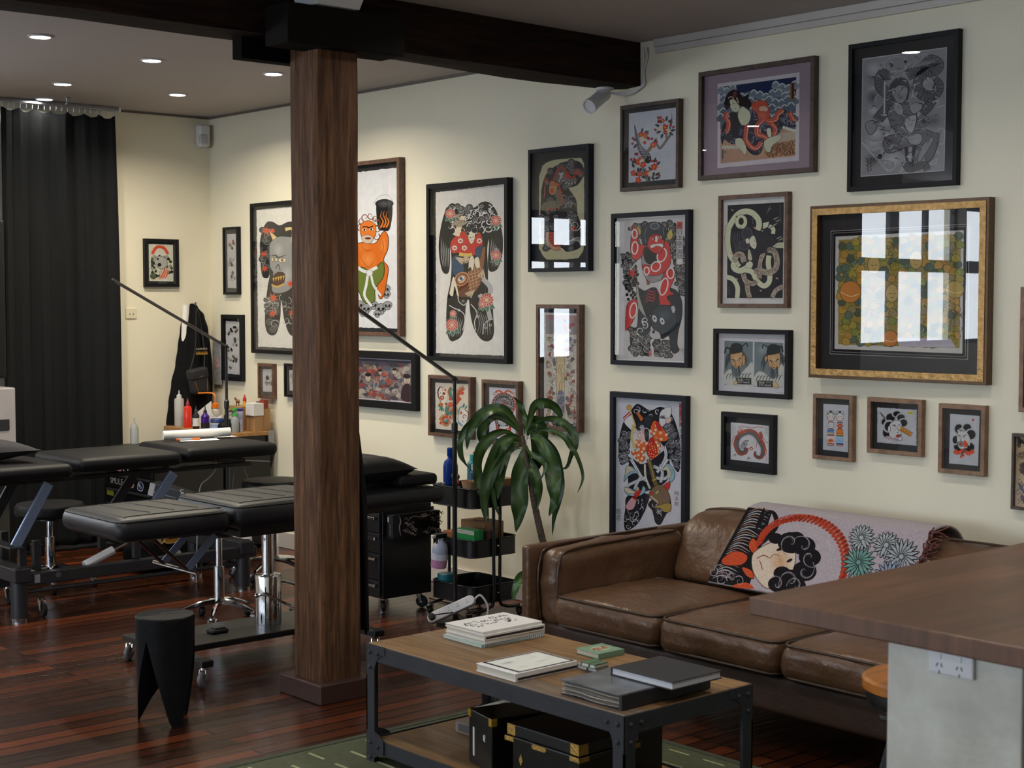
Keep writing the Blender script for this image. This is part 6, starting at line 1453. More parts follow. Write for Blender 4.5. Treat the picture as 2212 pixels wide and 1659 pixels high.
def art_koi(A):
    deckle(A, [(98, 178), (696, 104), (694, 1544), (102, 1522)], 'e4e1dd', 2.5)
    arms = [[(200, 300), (165, 380), (140, 480), (124, 600), (130, 720), (150, 820), (178, 856), (210, 845), (222, 770), (222, 640), (228, 520), (240, 420)],
            [(545, 400), (600, 330), (640, 440), (660, 560), (655, 700), (620, 810), (575, 838), (545, 820), (540, 740), (548, 600), (540, 480)]]
    torso = [(235, 268), (300, 290), (340, 312), (420, 305), (480, 262), (530, 252), (580, 285), (620, 380), (560, 520), (535, 640), (540, 800), (545, 960), (575, 1080), (585, 1240), (590, 1340), (570, 1405), (520, 1422), (470, 1390), (420, 1300), (395, 1190), (385, 1090), (372, 1075), (355, 1150), (350, 1260), (325, 1370), (270, 1415), (225, 1415), (195, 1340), (190, 1200), (200, 1050), (225, 930), (235, 800), (228, 640), (210, 560), (190, 420), (195, 320)]
    for P in arms + [torso]: A.blob(P, K0)
    A.waves([(200, 290), (600, 290), (600, 520), (200, 520)], 44, 34, 'ececec', 9); A.clouds([(200, 280), (610, 280), (640, 420), (180, 420)], 16, 24, '2a2a2d', 'd6d6d6', 4)
    for P in arms:
        xs = [p[0] for p in P]; x = (min(xs) + max(xs)) / 2
        for k in range(5): A.line([(x - 30 + 14 * k, 560 + 20 * k), (x - 36 + 16 * k, 680), (x - 20 + 12 * k, 800)], 9 if k % 2 else 4, '8f9092' if k % 2 else 'd8d8d8', taper=2)
    for P in ([(215, 1120), (250, 1140), (330, 1180), (350, 1240), (330, 1330)], [(400, 1110), (450, 1180), (430, 1260), (440, 1330)], [(580, 1235), (540, 1250), (505, 1290), (500, 1360)], [(290, 1050), (300, 1090), (340, 1120), (360, 1100)]): A.line(P, 7, 'd9d9d9')
    for k in range(7): A.line([(225 + 18 * k, 1190 + 8 * k), (232 + 14 * k, 1290), (215 + 16 * k, 1390)], 8 if k % 2 else 4, '808083' if k % 2 else 'c9c9c9', taper=2)
    for k in range(6): A.line([(430 + 22 * k, 1140 + 15 * k), (470 + 16 * k, 1260), (450 + 22 * k, 1370)], 8 if k % 2 else 4, '77777a' if k % 2 else 'c9c9c9', taper=2)
    A.line([(490, 890), (555, 960), (560, 1020)], 40, 'b9b9bb'); A.line([(470, 1030), (530, 1120), (560, 1240)], 36, 'b4b4b6')
    # boy: red robe, blue trousers, pale limbs
    A.blob([(245, 720), (300, 700), (340, 760), (330, 850), (262, 870), (238, 800)], '2e4a6b', K0, 3)
    A.blob([(228, 590), (300, 520), (350, 500), (420, 560), (470, 505), (500, 600), (470, 690), (380, 700), (300, 680), (240, 680)], 'c8342a', K0, 3)
    A.blob([(440, 650), (500, 620), (508, 710), (455, 728)], '2e4a6b', K0, 3)
    for x, y in ((262, 640), (312, 580), (345, 640), (470, 580)): A.flower(x, y, 24, 'efe9e0', '8f2a22', 8, 2, 'c8342a', 1, .35)
    A.line([(280, 540), (300, 470), (325, 400)], 44, 'e6d5b8'); A.circ(328, 392, 22, 'e6d5b8', K0, 2)
    A.blob([(378, 500), (402, 470), (432, 490), (432, 560), (405, 606), (380, 570)], 'eadcc2', K0, 2.5)
    for x, y, r in ((385, 480, 26), (408, 462, 24), (430, 492, 24), (372, 520, 14)): A.circ(x, y, r, '1c1c20', '8a8a8e', 3)
    A.ell(396, 552, 7, 3.4, K0); A.ell(418, 548, 6, 3, K0); A.line([(400, 578), (412, 576)], 4, '9a3a2c')
    A.line([(300, 690), (360, 700), (410, 695)], 30, 'd8b85a')
    # carp
    A.blob([(285, 950), (300, 1040), (350, 1052), (430, 1010), (480, 930), (505, 800), (520, 640), (495, 640), (470, 740), (420, 790), (370, 850), (320, 870)], '8c5a3c', K0, 3)
    A.scales([(370, 870), (470, 750), (505, 800), (470, 940), (400, 1010), (360, 960)], 34, 'd8b08a', 3.5, 30)
    A.blob([(285, 950), (300, 1040), (345, 1050), (378, 1010), (370, 930), (330, 905)], '6b3a26', K0, 3)
    for r, c in ((70, 'c98a62'), (54, '8c4a30'), (40, 'd8b08a')): A.ell(322, 900, r, r * .8, c, K0, 2.5, -40)
    eye(A, 318, 896, 30, '4a7ab0', -30)
    for x, y, a in ((270, 720, 10), (500, 820, 80), (430, 990, 110), (340, 700, 40)):
        for k in range(6): A.line([(x, y), (x + 90 * cos(rad(a + 9 * k)), y + 70 * sin(rad(a + 9 * k)))], 8, 'a98d72' if k % 2 else 'e0cdb0', taper=0)
    for x, y in ((270, 400), (290, 450), (330, 460)): A.leaf(x - 60, y, 120, 34, -20, 'a99a86', '5a5148', 3)
    A.blob([(250, 880), (225, 980), (220, 1030), (250, 1040), (262, 960), (285, 1040), (300, 1040), (275, 930)], 'e8dcc4', K0, 2.5)
    A.blob([(385, 740), (410, 700), (430, 750), (415, 830), (395, 800), (380, 815)], 'e8dcc4', K0, 2.5); A.blob([(430, 730), (465, 720), (475, 800), (440, 800)], 'e8dcc4', K0, 2.5)
    for x, y, r in ((225, 355, 44), (605, 410, 46), (605, 700, 44), (530, 1075, 58), (495, 1110, 34), (240, 1285, 54), (250, 1190, 30)): mum(A, x, y, r)
    for x, y in ((335, 1085), (460, 1215), (610, 770), (300, 1160), (520, 1310), (560, 1285), (605, 650)): A.circ(x, y, 9, None, 'e8e8e8', 3, 8)

def art_hannya(A):
    deckle(A, [(892, 10), (1262, -28), (1268, 1012), (898, 990)], 'dedcd6', 2)
    A.blob([(960, 105), (1010, 95), (1060, 120), (1120, 95), (1180, 100), (1230, 160), (1250, 300), (1240, 440), (1205, 480), (1190, 380), (1185, 620), (1200, 800), (1180, 900), (1130, 905), (1090, 800), (1070, 660), (1060, 800), (1030, 900), (975, 900), (950, 820), (960, 640), (985, 480), (970, 500), (930, 480), (918, 360), (918, 220)], '2c2d2f')
    A.clouds([(930, 130), (990, 110), (985, 460), (930, 460)], 12, 22, '28292c', 'a9a9a9', 3.5); A.clouds([(960, 640), (1060, 640), (1030, 880), (970, 880)], 12, 22, '38393c', 'a9a9a9', 3.5)
    A.waves([(1080, 640), (1180, 640), (1180, 880), (1110, 880)], 10, 30, 'b9b9b9', 5); A.waves([(950, 640), (1060, 640), (1010, 880), (970, 880)], 5, 36, 'b9b9b9', 6)
    A.blob([(990, 250), (1040, 205), (1100, 200), (1180, 230), (1190, 420), (1150, 560), (1080, 605), (1010, 600), (1000, 540), (1010, 460), (990, 420), (985, 330)], '8d8f90', K0, 4)
    A.soft(1050, 300, 45, 60, 'a9abab', '8d8f90'); A.soft(1110, 480, 50, 80, 'b0b2b2', '8d8f90')
    A.poly([(985, 160), (1040, 205), (1010, 225)], 'd9bd84'); A.line([(1100, 150), (1150, 150), (1140, 250)], 26, 'd9bd84', taper=1)
    eye(A, 1020, 365, 22, 'cfa336'); eye(A, 1078, 370, 26, 'cfa336'); A.line([(990, 340), (1030, 335), (1050, 350), (1110, 330)], 9, K0, taper=2)
    A.blob([(1010, 490), (1050, 455), (1095, 470), (1085, 540), (1040, 560), (1005, 540)], '4a2a26', K0, 3)
    for k in range(5): A.poly([(1008 + 18 * k, 498 - 4 * k), (1022 + 18 * k, 494 - 4 * k), (1014 + 18 * k, 525 - 3 * k)], 'd8b448')
    A.line([(1000, 545), (1040, 560), (1090, 540)], 12, 'c9a84a'); A.line([(1030, 430), (1050, 400), (1062, 440)], 6, K0)
    for x, y, r in ((965, 160, 34), (945, 325, 26), (950, 430, 28), (1012, 640, 38), (1005, 755, 32), (1135, 540, 34), (1145, 750, 30), (1008, 160, 24)): maple(A, x, y, r)

def art_demon(A):
    deckle(A, [(-40, 120), (306, 82), (314, 985), (-38, 975)], 'e2e4ea', 2.5)
    for x, y, r in ((80, 850, 26), (120, 870, 28), (160, 850, 24), (200, 870, 30), (236, 852, 24), (225, 760, 26), (100, 895, 20), (180, 900, 20), (60, 880, 22), (230, 790, 22), (30, 870, 26)): A.skull(x, y, r, '9c9ea2', '3a3a3c')
    A.blob([(176, 290), (205, 270), (262, 290), (250, 425), (210, 435), (185, 420)], '19191b'); A.soft(220, 285, 50, 26, '57575b', '19191b')
    A.line([(162, 285), (190, 245), (240, 238), (268, 275)], 2, '8a8a8a')
    for k, x in enumerate((205, 220, 235)): A.line([(x - 6, 418), (x + 8, 385), (x - 6, 355 - 10 * (k == 1)), (x + 3, 325)], 10, 'd97b2a', taper=1)
    for x, y in ((95, 380), (115, 360), (145, 352), (170, 365), (180, 395), (180, 430), (175, 470), (90, 415)): A.swirl(x, y, 22, '7d4a30', 7, 1.2, x, 1)
    A.blob([(55, 500), (110, 500), (170, 505), (215, 440), (240, 470), (238, 540), (215, 600), (240, 640), (235, 700), (215, 800), (190, 810), (175, 700), (150, 660), (110, 660), (70, 640), (55, 600), (20, 560), (0, 480), (30, 440)], 'd96f22', '5a2a12', 4)
    A.soft(130, 600, 50, 55, 'e8924a', 'd96f22'); A.soft(110, 530, 40, 26, 'e08438', 'd96f22'); A.soft(215, 520, 20, 50, 'e8924a', 'd96f22')
    A.blob([(90, 400), (130, 378), (168, 400), (172, 460), (140, 500), (110, 500), (88, 450)], 'e07a2c', '5a2a12', 3)
    A.blob([(95, 465), (140, 460), (160, 480), (145, 505), (105, 500)], 'c9b8a4', '6a5444', 2)
    eye(A, 110, 430, 12, '2a2a2a'); eye(A, 148, 428, 12, '2a2a2a'); A.line([(98, 416), (120, 412), (135, 418), (160, 408)], 6, K0); A.ell(130, 478, 18, 6, '6a2018')
    for p in ([(90, 520), (120, 545), (160, 540)], [(80, 570), (130, 640), (165, 600)], [(200, 470), (215, 520), (205, 570)]): A.line(p, 3, '8a3a12', taper=2)
    A.blob([(60, 650), (100, 640), (150, 660), (210, 610), (215, 690), (170, 760), (165, 830), (110, 840), (70, 760), (40, 760), (20, 700)], '6b7a36', '2f3a18', 4)
    A.line([(70, 640), (120, 665), (180, 640)], 18, 'dfe2e4'); A.line([(130, 670), (120, 740), (110, 800), (150, 860)], 14, 'dfe2e4'); A.line([(145, 670), (160, 740), (200, 800)], 12, 'dfe2e4'); A.circ(138, 672, 18, 'dfe2e4', '8a8a8a', 3)

def art_panorama(A):
    A.poly([(20, 1142), (394, 1160), (400, 1398), (22, 1380)], 'cfc8d0'); A.poly([(24, 1150), (390, 1170), (395, 1390), (26, 1370)], '857b7d')
    A.poly([(24, 1150), (390, 1170), (391, 1205), (24, 1190)], '5d5a66')
    P = [(30, 1170), (385, 1190), (388, 1380), (30, 1360)]
    for x, y in A.scatter(P, 130, 9):
        c = A.r.choice(('7d6a5c', '9a8f8a', '4f4a50', '8c4a46', '5c6470', 'b0a69c', '6b5a66', 'a3574c', '45505c'))
        q = A.r.uniform(.8, 1.9); A.blob([(x - 12 * q, y + A.r.uniform(-6, 6)), (x, y - 14), (x + 12 * q, y - A.r.uniform(-8, 8)), (x + 8, y + 14), (x - 10, y + 12)], c, None, 1.4, 3)
    for x, y in A.scatter(P, 110, 9): A.swirl(x, y, A.r.uniform(6, 14), A.r.choice(('c8c0b8', '2c2a2e', '8d4a40', '2c2a2e')), 2, .8, x)
    for x, y, r in ((350, 1270, 26), (130, 1260, 22), (60, 1240, 18), (200, 1230, 14), (280, 1225, 16)):
        A.ell(x, y, r * .75, r, 'c9b9a8', '3a3034', 2); A.ell(x, y - r * .75, r * .8, r * .5, '26242a'); A.line([(x - r * .3, y), (x - r * .1, y + 2)], 2, K0); A.line([(x + r * .15, y), (x + r * .4, y)], 2, K0); A.ell(x, y + r * .45, r * .2, 2, '8a3a34')
    A.blob([(330, 1300), (370, 1300), (392, 1385), (320, 1378)], '3b2c34', '8a4a50', 2); A.line([(180, 1310), (190, 1290), (170, 1280), (165, 1320), (185, 1330)], 4, 'b9b4b0')

def art_masks(A):
    deckle(A, [(212, 290), (958, 322), (975, 1280), (232, 1228)], 'ddd3c2', 4, 26)
    A.blob([(290, 560), (270, 460), (320, 378), (380, 400), (470, 470), (490, 580), (460, 690), (400, 720), (330, 680)], 'e2d9ca', K0, 5)
    A.line([(385, 410), (325, 380), (275, 460), (290, 590), (350, 690)], 26, K0, taper=2)
    for x, y in ((305, 450), (330, 500), (300, 530), (370, 440), (310, 600)): A.circ(x, y, 9, K0)
    A.circ(362, 600, 44, 'c8442c', K0, 4); A.circ(362, 600, 20, 'd9ccb8', K0, 3); A.circ(402, 515, 30, '9c3a34', K0, 4); A.star(430, 440, 44, 'd9542c', 5, 20)
    A.line([(420, 610), (440, 600), (430, 585)], 5, K0); A.flower(340, 750, 54, 'd9622c', K0, 9, 3, 'd8b848'); A.flower(455, 725, 26, 'a84a3c', K0, 6, 3)
    for a in (200, 90, 60, 130): A.leaf(360, 790, 95, 36, a, '3f8d7d', K0, 3)
    A.blob([(720, 980), (740, 860), (830, 820), (920, 900), (930, 1030), (880, 1140), (800, 1160), (720, 1090)], 'e4e0d8', K0, 5)
    A.blob([(695, 1010), (720, 1060), (790, 1130), (810, 1165), (760, 1150), (720, 1100)], '63a6c9', K0, 3)
    A.line([(830, 820), (920, 890), (925, 1000), (885, 1100)], 24, K0, taper=2); A.line([(730, 940), (730, 850), (760, 790), (830, 780)], 22, '3f8d7d')
    A.leaf(820, 790, 90, 40, -75, '2f8a80', K0, 3); A.leaf(860, 820, 80, 36, -60, '2f8a80', K0, 3)
    A.swirl(785, 890, 44, K0, 8, 1.2); A.swirl(860, 970, 50, 'b5342a', 18, 1.4, 2); A.line([(790, 1040), (810, 1080), (840, 1080)], 9, K0); A.ell(775, 900, 20, 34, 'b8342a'); A.line([(840, 940), (890, 960)], 9, K0)
    A.body([(830, 390), (720, 460), (690, 560), (700, 640), (640, 720), (540, 740), (480, 800), (480, 900), (560, 940), (660, 900), (640, 800), (560, 860), (480, 960), (380, 1000), (390, 1090), (460, 1140), (520, 1080), (560, 980)], 92, 'd2603a', K0, 'd9ad86', None, 26, 4, tw=lambda k: 84)
    A.body([(575, 400), (530, 460), (550, 560), (600, 640)], 80, '4f9384', K0, 'b9713c', None, 24, 4, tw=lambda k: 70)
    A.body([(500, 780), (470, 850), (520, 930), (600, 880)], 60, '4f9384', K0, None, None, 22, 4, tw=lambda k: 54)
    A.body([(420, 1060), (470, 1080), (500, 1030)], 50, '4f9384', K0, None, None, 22, 4, tw=lambda k: 44)
    A.swirl(560, 980, 70, 'e0a8a0', 22, 1, 1)
    for x, y, r in ((800, 500, 52), (750, 620, 44), (755, 520, 30), (545, 720, 50), (540, 620, 44), (345, 1110, 44), (325, 1030, 28)): A.star(x, y, r, A.r.choice(('cf3f28', 'd9542c')), 7, x, .45)

def art_drum(A):
    A.poly([(1292, 378), (1905, 412), (1925, 1448), (1310, 1398)], 'cfd0dc')
    A.ell(1608, 740, 265, 255, 'b8443a'); A.blob([(1400, 800), (1440, 1130), (1500, 1290), (1740, 1290), (1780, 1130), (1800, 800)], 'b8443a')
    A.ell(1605, 730, 240, 232, '1c1b22'); A.blob([(1430, 850), (1460, 1120), (1520, 1250), (1710, 1250), (1760, 1110), (1790, 850)], '1c1b22')
    for k in range(26):
        a = 2 * PI * k / 26; A.swirl(1605 + 205 * cos(a), 730 + 198 * sin(a), 30, 'd8d8de', 9, .9, a)
    for k in range(6):
        A.swirl(1470 + 8 * k, 1000 + 45 * k, 24, 'd8d8de', 8, .9, 2); A.swirl(1745 - 6 * k, 1000 + 45 * k, 24, 'd8d8de', 8, .9, 1)
    A.ell(1600, 740, 175, 160, '6e6e74')
    for k in range(46): x, y = 1600 + A.r.uniform(-150, 150), 740 + A.r.uniform(-130, 130); A.line([(x, y), (x + 30, y - 20), (x + 60, y + 14)], A.r.uniform(6, 16), A.r.choice(('9d9da2', '45454a', 'c9c9cc', '2c2c30', 'b5786c')), taper=2)
    A.line([(1580, 660), (1620, 690), (1650, 740)], 16, 'c03a2c'); A.ell(1580, 780, 60, 46, 'd2d2d6', K0, 5)
    A.ell(1600, 1070, 110, 90, 'cfcfd4', K0, 5)
    for k in range(5): A.ell(1590, 1070, 100 - 18 * k, 80 - 15 * k, None, '55555c', 6)
    A.blob([(1580, 1000), (1660, 960), (1740, 980), (1720, 1030), (1640, 1030)], 'd26a40')
    A.poly([(1520, 1180)] + [(1530 + 20 * k, 1180 - (30 if k % 2 else 0)) for k in range(11)] + [(1740, 1240), (1520, 1240)], 'd0d0d6')
    A.line([(1420, 490), (1500, 450), (1600, 500), (1700, 450), (1800, 500)], 34, 'd8542c'); A.line([(1500, 510), (1440, 480), (1520, 440), (1620, 500), (1720, 450), (1770, 500)], 12, 'b04a3c')
    for x in (1410, 1830): A.flower(x, 520, 40, 'e0ddd8', K0, 6, 4)
    A.line([(1500, 1270), (1540, 1200), (1620, 1270), (1700, 1200), (1740, 1270)], 20, 'd8502a')
    for x in (1530, 1580, 1660, 1700): A.ell(x, 1330, 22, 50, None, 'c05a44', 12)

def art_sleeve(A):
    P = [(160, 440), (180, 400), (200, 330), (240, 290), (340, 255), (560, 232), (680, 228), (716, 290), (720, 800), (715, 1330), (650, 1425), (500, 1440), (260, 1440), (215, 1400), (160, 1310)]
    deckle(A, P, 'b9b393', 3)
    S = [(330, 350), (440, 290), (560, 260), (660, 275), (712, 350), (700, 460), (640, 550), (560, 580), (530, 590), (580, 660), (625, 740), (640, 900), (690, 1050), (690, 1200), (670, 1300), (520, 1350), (440, 1300), (330, 1300), (250, 1340), (200, 1200), (180, 1100), (175, 900), (185, 700), (190, 600), (240, 440)]
    A.blob(S, '2b2a2d'); A.clouds(S, 46, 36, '38373a', 'b5b2ad', 4.5, .95)
    A.waves([(460, 640), (620, 660), (640, 1000), (450, 1000)], 8, 50, 'aaa7a2', 7); A.swirl(610, 1040, 66, 'c9c6c0', 9, 2, 0)
    A.body([(620, 470), (560, 490), (500, 470), (470, 400), (430, 370), (390, 440), (370, 500)], 90, '6f6c6a', '1c1b1d', 'b5483a', 'c9c3b8', 20, 3, tw=lambda k: 78)
    A.body([(360, 620), (420, 700), (400, 780), (330, 780), (240, 800), (220, 860)], 90, '75715f', '1c1b1d', None, 'c2583c', 22, 3, tw=lambda k: 80)
    A.blob([(290, 560), (320, 500), (390, 540), (380, 640), (330, 670), (290, 640)], '9a8a62', K0, 4); A.ell(325, 620, 36, 40, 'b8512e', 'd9b08a', 4); A.flame(350, 560, 90, 110, 'b9543a', 7)
    A.line([(400, 560), (430, 610), (415, 660), (430, 740)], 18, 'b8492e'); A.line([(230, 560), (235, 640), (220, 700)], 12, 'b5564a'); A.flame(250, 520, 80, 50, 'b0443a', 4)
    A.flame(640, 430, 90, 90, 'b8402e', 6); A.flame(520, 470, 110, 60, 'b8402e', 5); A.flame(590, 1090, 70, 60, 'b8402e', 5)
    A.body([(300, 1110), (300, 1200), (350, 1270), (430, 1270)], 120, 'b2523c', '3a1c18', 'd9a58a', None, 26, 4, tw=lambda k: 105)
    A.body([(540, 1080), (510, 1180), (440, 1200), (380, 1180)], 100, '57554f', '1c1b1d', None, None, 22, 3, tw=lambda k: 90)
    for k in range(8): A.line([(230, 1180 + 14 * k), (260, 1200 + 10 * k), (280, 1300)], 5, 'b5b09a', taper=2)
    for k in range(9): A.line([(460, 1280), (540 + 14 * k, 1220 - 6 * k), (680, 1210 + 12 * k)], 4, 'b5b2ad', taper=2)

def art_strip(A):
    A.poly([(132, 162), (578, 178), (565, 1495), (130, 1450)], 'cfcbc8'); A.poly([(155, 190), (555, 203), (548, 1455), (150, 1425)], 'c4bdb4')
    A.poly([(155, 190), (555, 203), (552, 430), (155, 418)], '8a8586'); A.poly([(155, 190), (555, 203), (553, 290), (430, 250), (155, 240)], 'a07a78')
    A.blob([(390, 290), (430, 330), (440, 390), (400, 395)], 'a83a36'); A.blob([(440, 330), (500, 290), (525, 310), (470, 350)], 'a8443a', K0, 3); A.blob([(440, 370), (470, 365), (480, 400)], 'ddd'); A.leaf(380, 235, 80, 24, 50, '3a383c')
    A.poly([(298, 425), (398, 430), (392, 1440), (295, 1430)], 'c9b48e')
    for x in (298, 398): A.line([(x, 425), (x - 4, 1440)], 4, '6a6460', smooth=False)
    A.line([(340, 780), (320, 860), (370, 940), (330, 1020), (335, 1090)], 5, '5a4a3c'); A.line([(370, 780), (350, 860), (400, 940), (362, 1020), (365, 1090)], 5, '5a4a3c')
    A.blob([(310, 1130), (345, 1090), (385, 1130), (392, 1300), (370, 1400), (310, 1300)], '6f6f86', '3a3a48', 3)
    for x, y in A.scatter([(310, 1120), (385, 1120), (388, 1380), (310, 1300)], 24, 14): A.swirl(x, y, 14, A.r.choice(('c9c9d6', '3a3a48')), 4, 1)
    for col in (0, 1):
        for row in range(6):
            x0 = 160 if col == 0 else 405; y0 = (420 if col == 0 else 430) + row * 204
            A.line([(x0 - 6, y0 + 204), (x0 + 142, y0 + 208)], 3, '7a746e', smooth=False)
            for _ in range(13):
                x, y = x0 + A.r.uniform(14, 125), y0 + A.r.uniform(24, 180); c = A.r.choice(('9a9694', '6b6870', 'a8433e', 'b9b2a8', '84808c', 'c2a878', 'd4cfc8'))
                A.blob([(x - 18, y), (x - 4, y - 22), (x + 18, y - 8), (x + 12, y + 20), (x - 12, y + 22)], c, '3a3638', 3, 3)
            for _ in range(5):
                x, y = x0 + A.r.uniform(20, 120), y0 + A.r.uniform(30, 170); A.swirl(x, y, 18, A.r.choice(('3a3638', 'a8433e', '5a5660')), 4, 1)
    A.blob([(410, 1260), (450, 1280), (470, 1360), (440, 1380)], '5a4440', K0, 3); A.circ(498, 1300, 22, 'd6d0ca', K0, 4); A.blob([(440, 1250), (480, 1250), (460, 1280)], 'b8403a')

def art_blossom(A):
    A.poly([(203, 300), (1022, 222), (1005, 1388), (195, 1425)], 'c3c6d0')
    def br(p, w): A.line(p, w + 8, K0); A.line(p, w, '6a625e'); A.line([(q[0] - w * .2, q[1]) for q in p], w * .2, '9a928c')
    br([(560, 1410), (480, 1300), (460, 1200)], 60); br([(530, 920), (600, 840), (680, 810), (735, 880), (800, 820), (860, 740), (940, 640)], 30); br([(860, 740), (850, 660), (910, 560), (945, 440)], 22); A.line([(920, 480), (945, 380), (940, 290)], 16, K0, taper=1); A.line([(935, 450), (970, 400)], 9, K0, taper=1)
    A.line([(545, 930), (600, 870)], 30, 'a9783c')
    P = [(300, 490), (330, 560), (345, 680), (400, 800), (470, 880), (560, 960), (590, 1040), (560, 1110), (500, 1110), (440, 1020), (370, 900), (340, 780), (310, 620)]
    A.blob(P, '55535a', K0, 6); A.scales([(340, 720), (400, 800), (480, 900), (560, 980), (560, 1090), (500, 1080), (420, 960), (350, 820)], 36, 'c9c9cf', 5, -50)
    for k in range(4): A.line([(300 + 10 * k, 500 + 16 * k), (335 + 8 * k, 640), (380 + 12 * k, 820)], 6, 'b4b4ba' if k % 2 else K0)
    A.ell(540, 1060, 48, 50, '2c2b30', K0, 4); A.circ(560, 1050, 9, 'c9b9a0'); A.poly([(575, 1040), (592, 1075), (560, 1090)], K0)
    def lf(x, y, a, l=90): A.leaf(x, y, l, 44, a, '3c3b40', '8a898e', 4)
    for x, y, a in ((340, 740, 200), (340, 800, 130), (430, 620, -80), (470, 620, -20), (500, 690, 20), (780, 470, -140), (850, 440, -80), (880, 460, -30), (740, 520, 200), (760, 600, 160), (790, 640, 110), (920, 600, -10), (900, 620, 40), (640, 790, -60), (330, 1100, 200), (300, 1180, 240), (280, 1180, 260), (370, 1180, 100), (420, 1180, 110), (640, 1110, -70), (680, 1150, -40), (600, 1240, 230), (640, 1260, 100), (660, 1320, -30), (420, 1340, 0), (350, 1320, 240), (600, 1330, 60), (560, 1330, 100), (650, 1370, -10)): lf(x, y, a)
    for x, y, r, c in ((410, 650, 50, 'd8502c'), (480, 670, 54, 'd96030'), (435, 720, 48, 'e3dccb'), (625, 820, 54, 'd9562c'), (830, 540, 60, 'd84a2c'), (755, 550, 48, 'e3dccb'), (880, 600, 44, 'e3dccb'), (790, 430, 36, 'd84a2c'), (830, 620, 36, 'c8342c'), (360, 1090, 54, 'd8482c'), (425, 1070, 48, 'e3dccb'), (450, 1140, 56, 'd8442a'), (640, 1180, 60, 'd8482c'), (730, 1230, 46, 'dcd8d2'), (280, 1270, 52, 'd8502c'), (395, 1290, 48, 'd8482c'), (520, 1280, 54, 'd8482c'), (570, 1290, 42, 'e3dccb'), (365, 1385, 52, 'd8482c'), (400, 1030, 30, 'd8482c'), (480, 780, 30, 'd84a2c')):
        for i in range(5): a = 72 * i + x; A.ell(x + r * .52 * cos(rad(a)), y + r * .52 * sin(rad(a)), r * .5, r * .38, c, '8a2a1c' if c[0] == 'd' and c != 'dcd8d2' else '6a645c', 4, a, 10)
        A.circ(x, y, r * .22, 'e2b84a')
    for x, y in ((275, 700), (265, 790), (530, 620), (545, 720), (605, 720), (685, 770), (715, 380), (755, 380), (715, 445), (665, 575), (970, 540), (925, 500), (240, 1045), (300, 1045), (320, 960), (350, 960), (610, 1085), (675, 1085), (730, 1325)): A.ell(x, y, 18, 24, 'b23038', '5a1a20', 4, x)

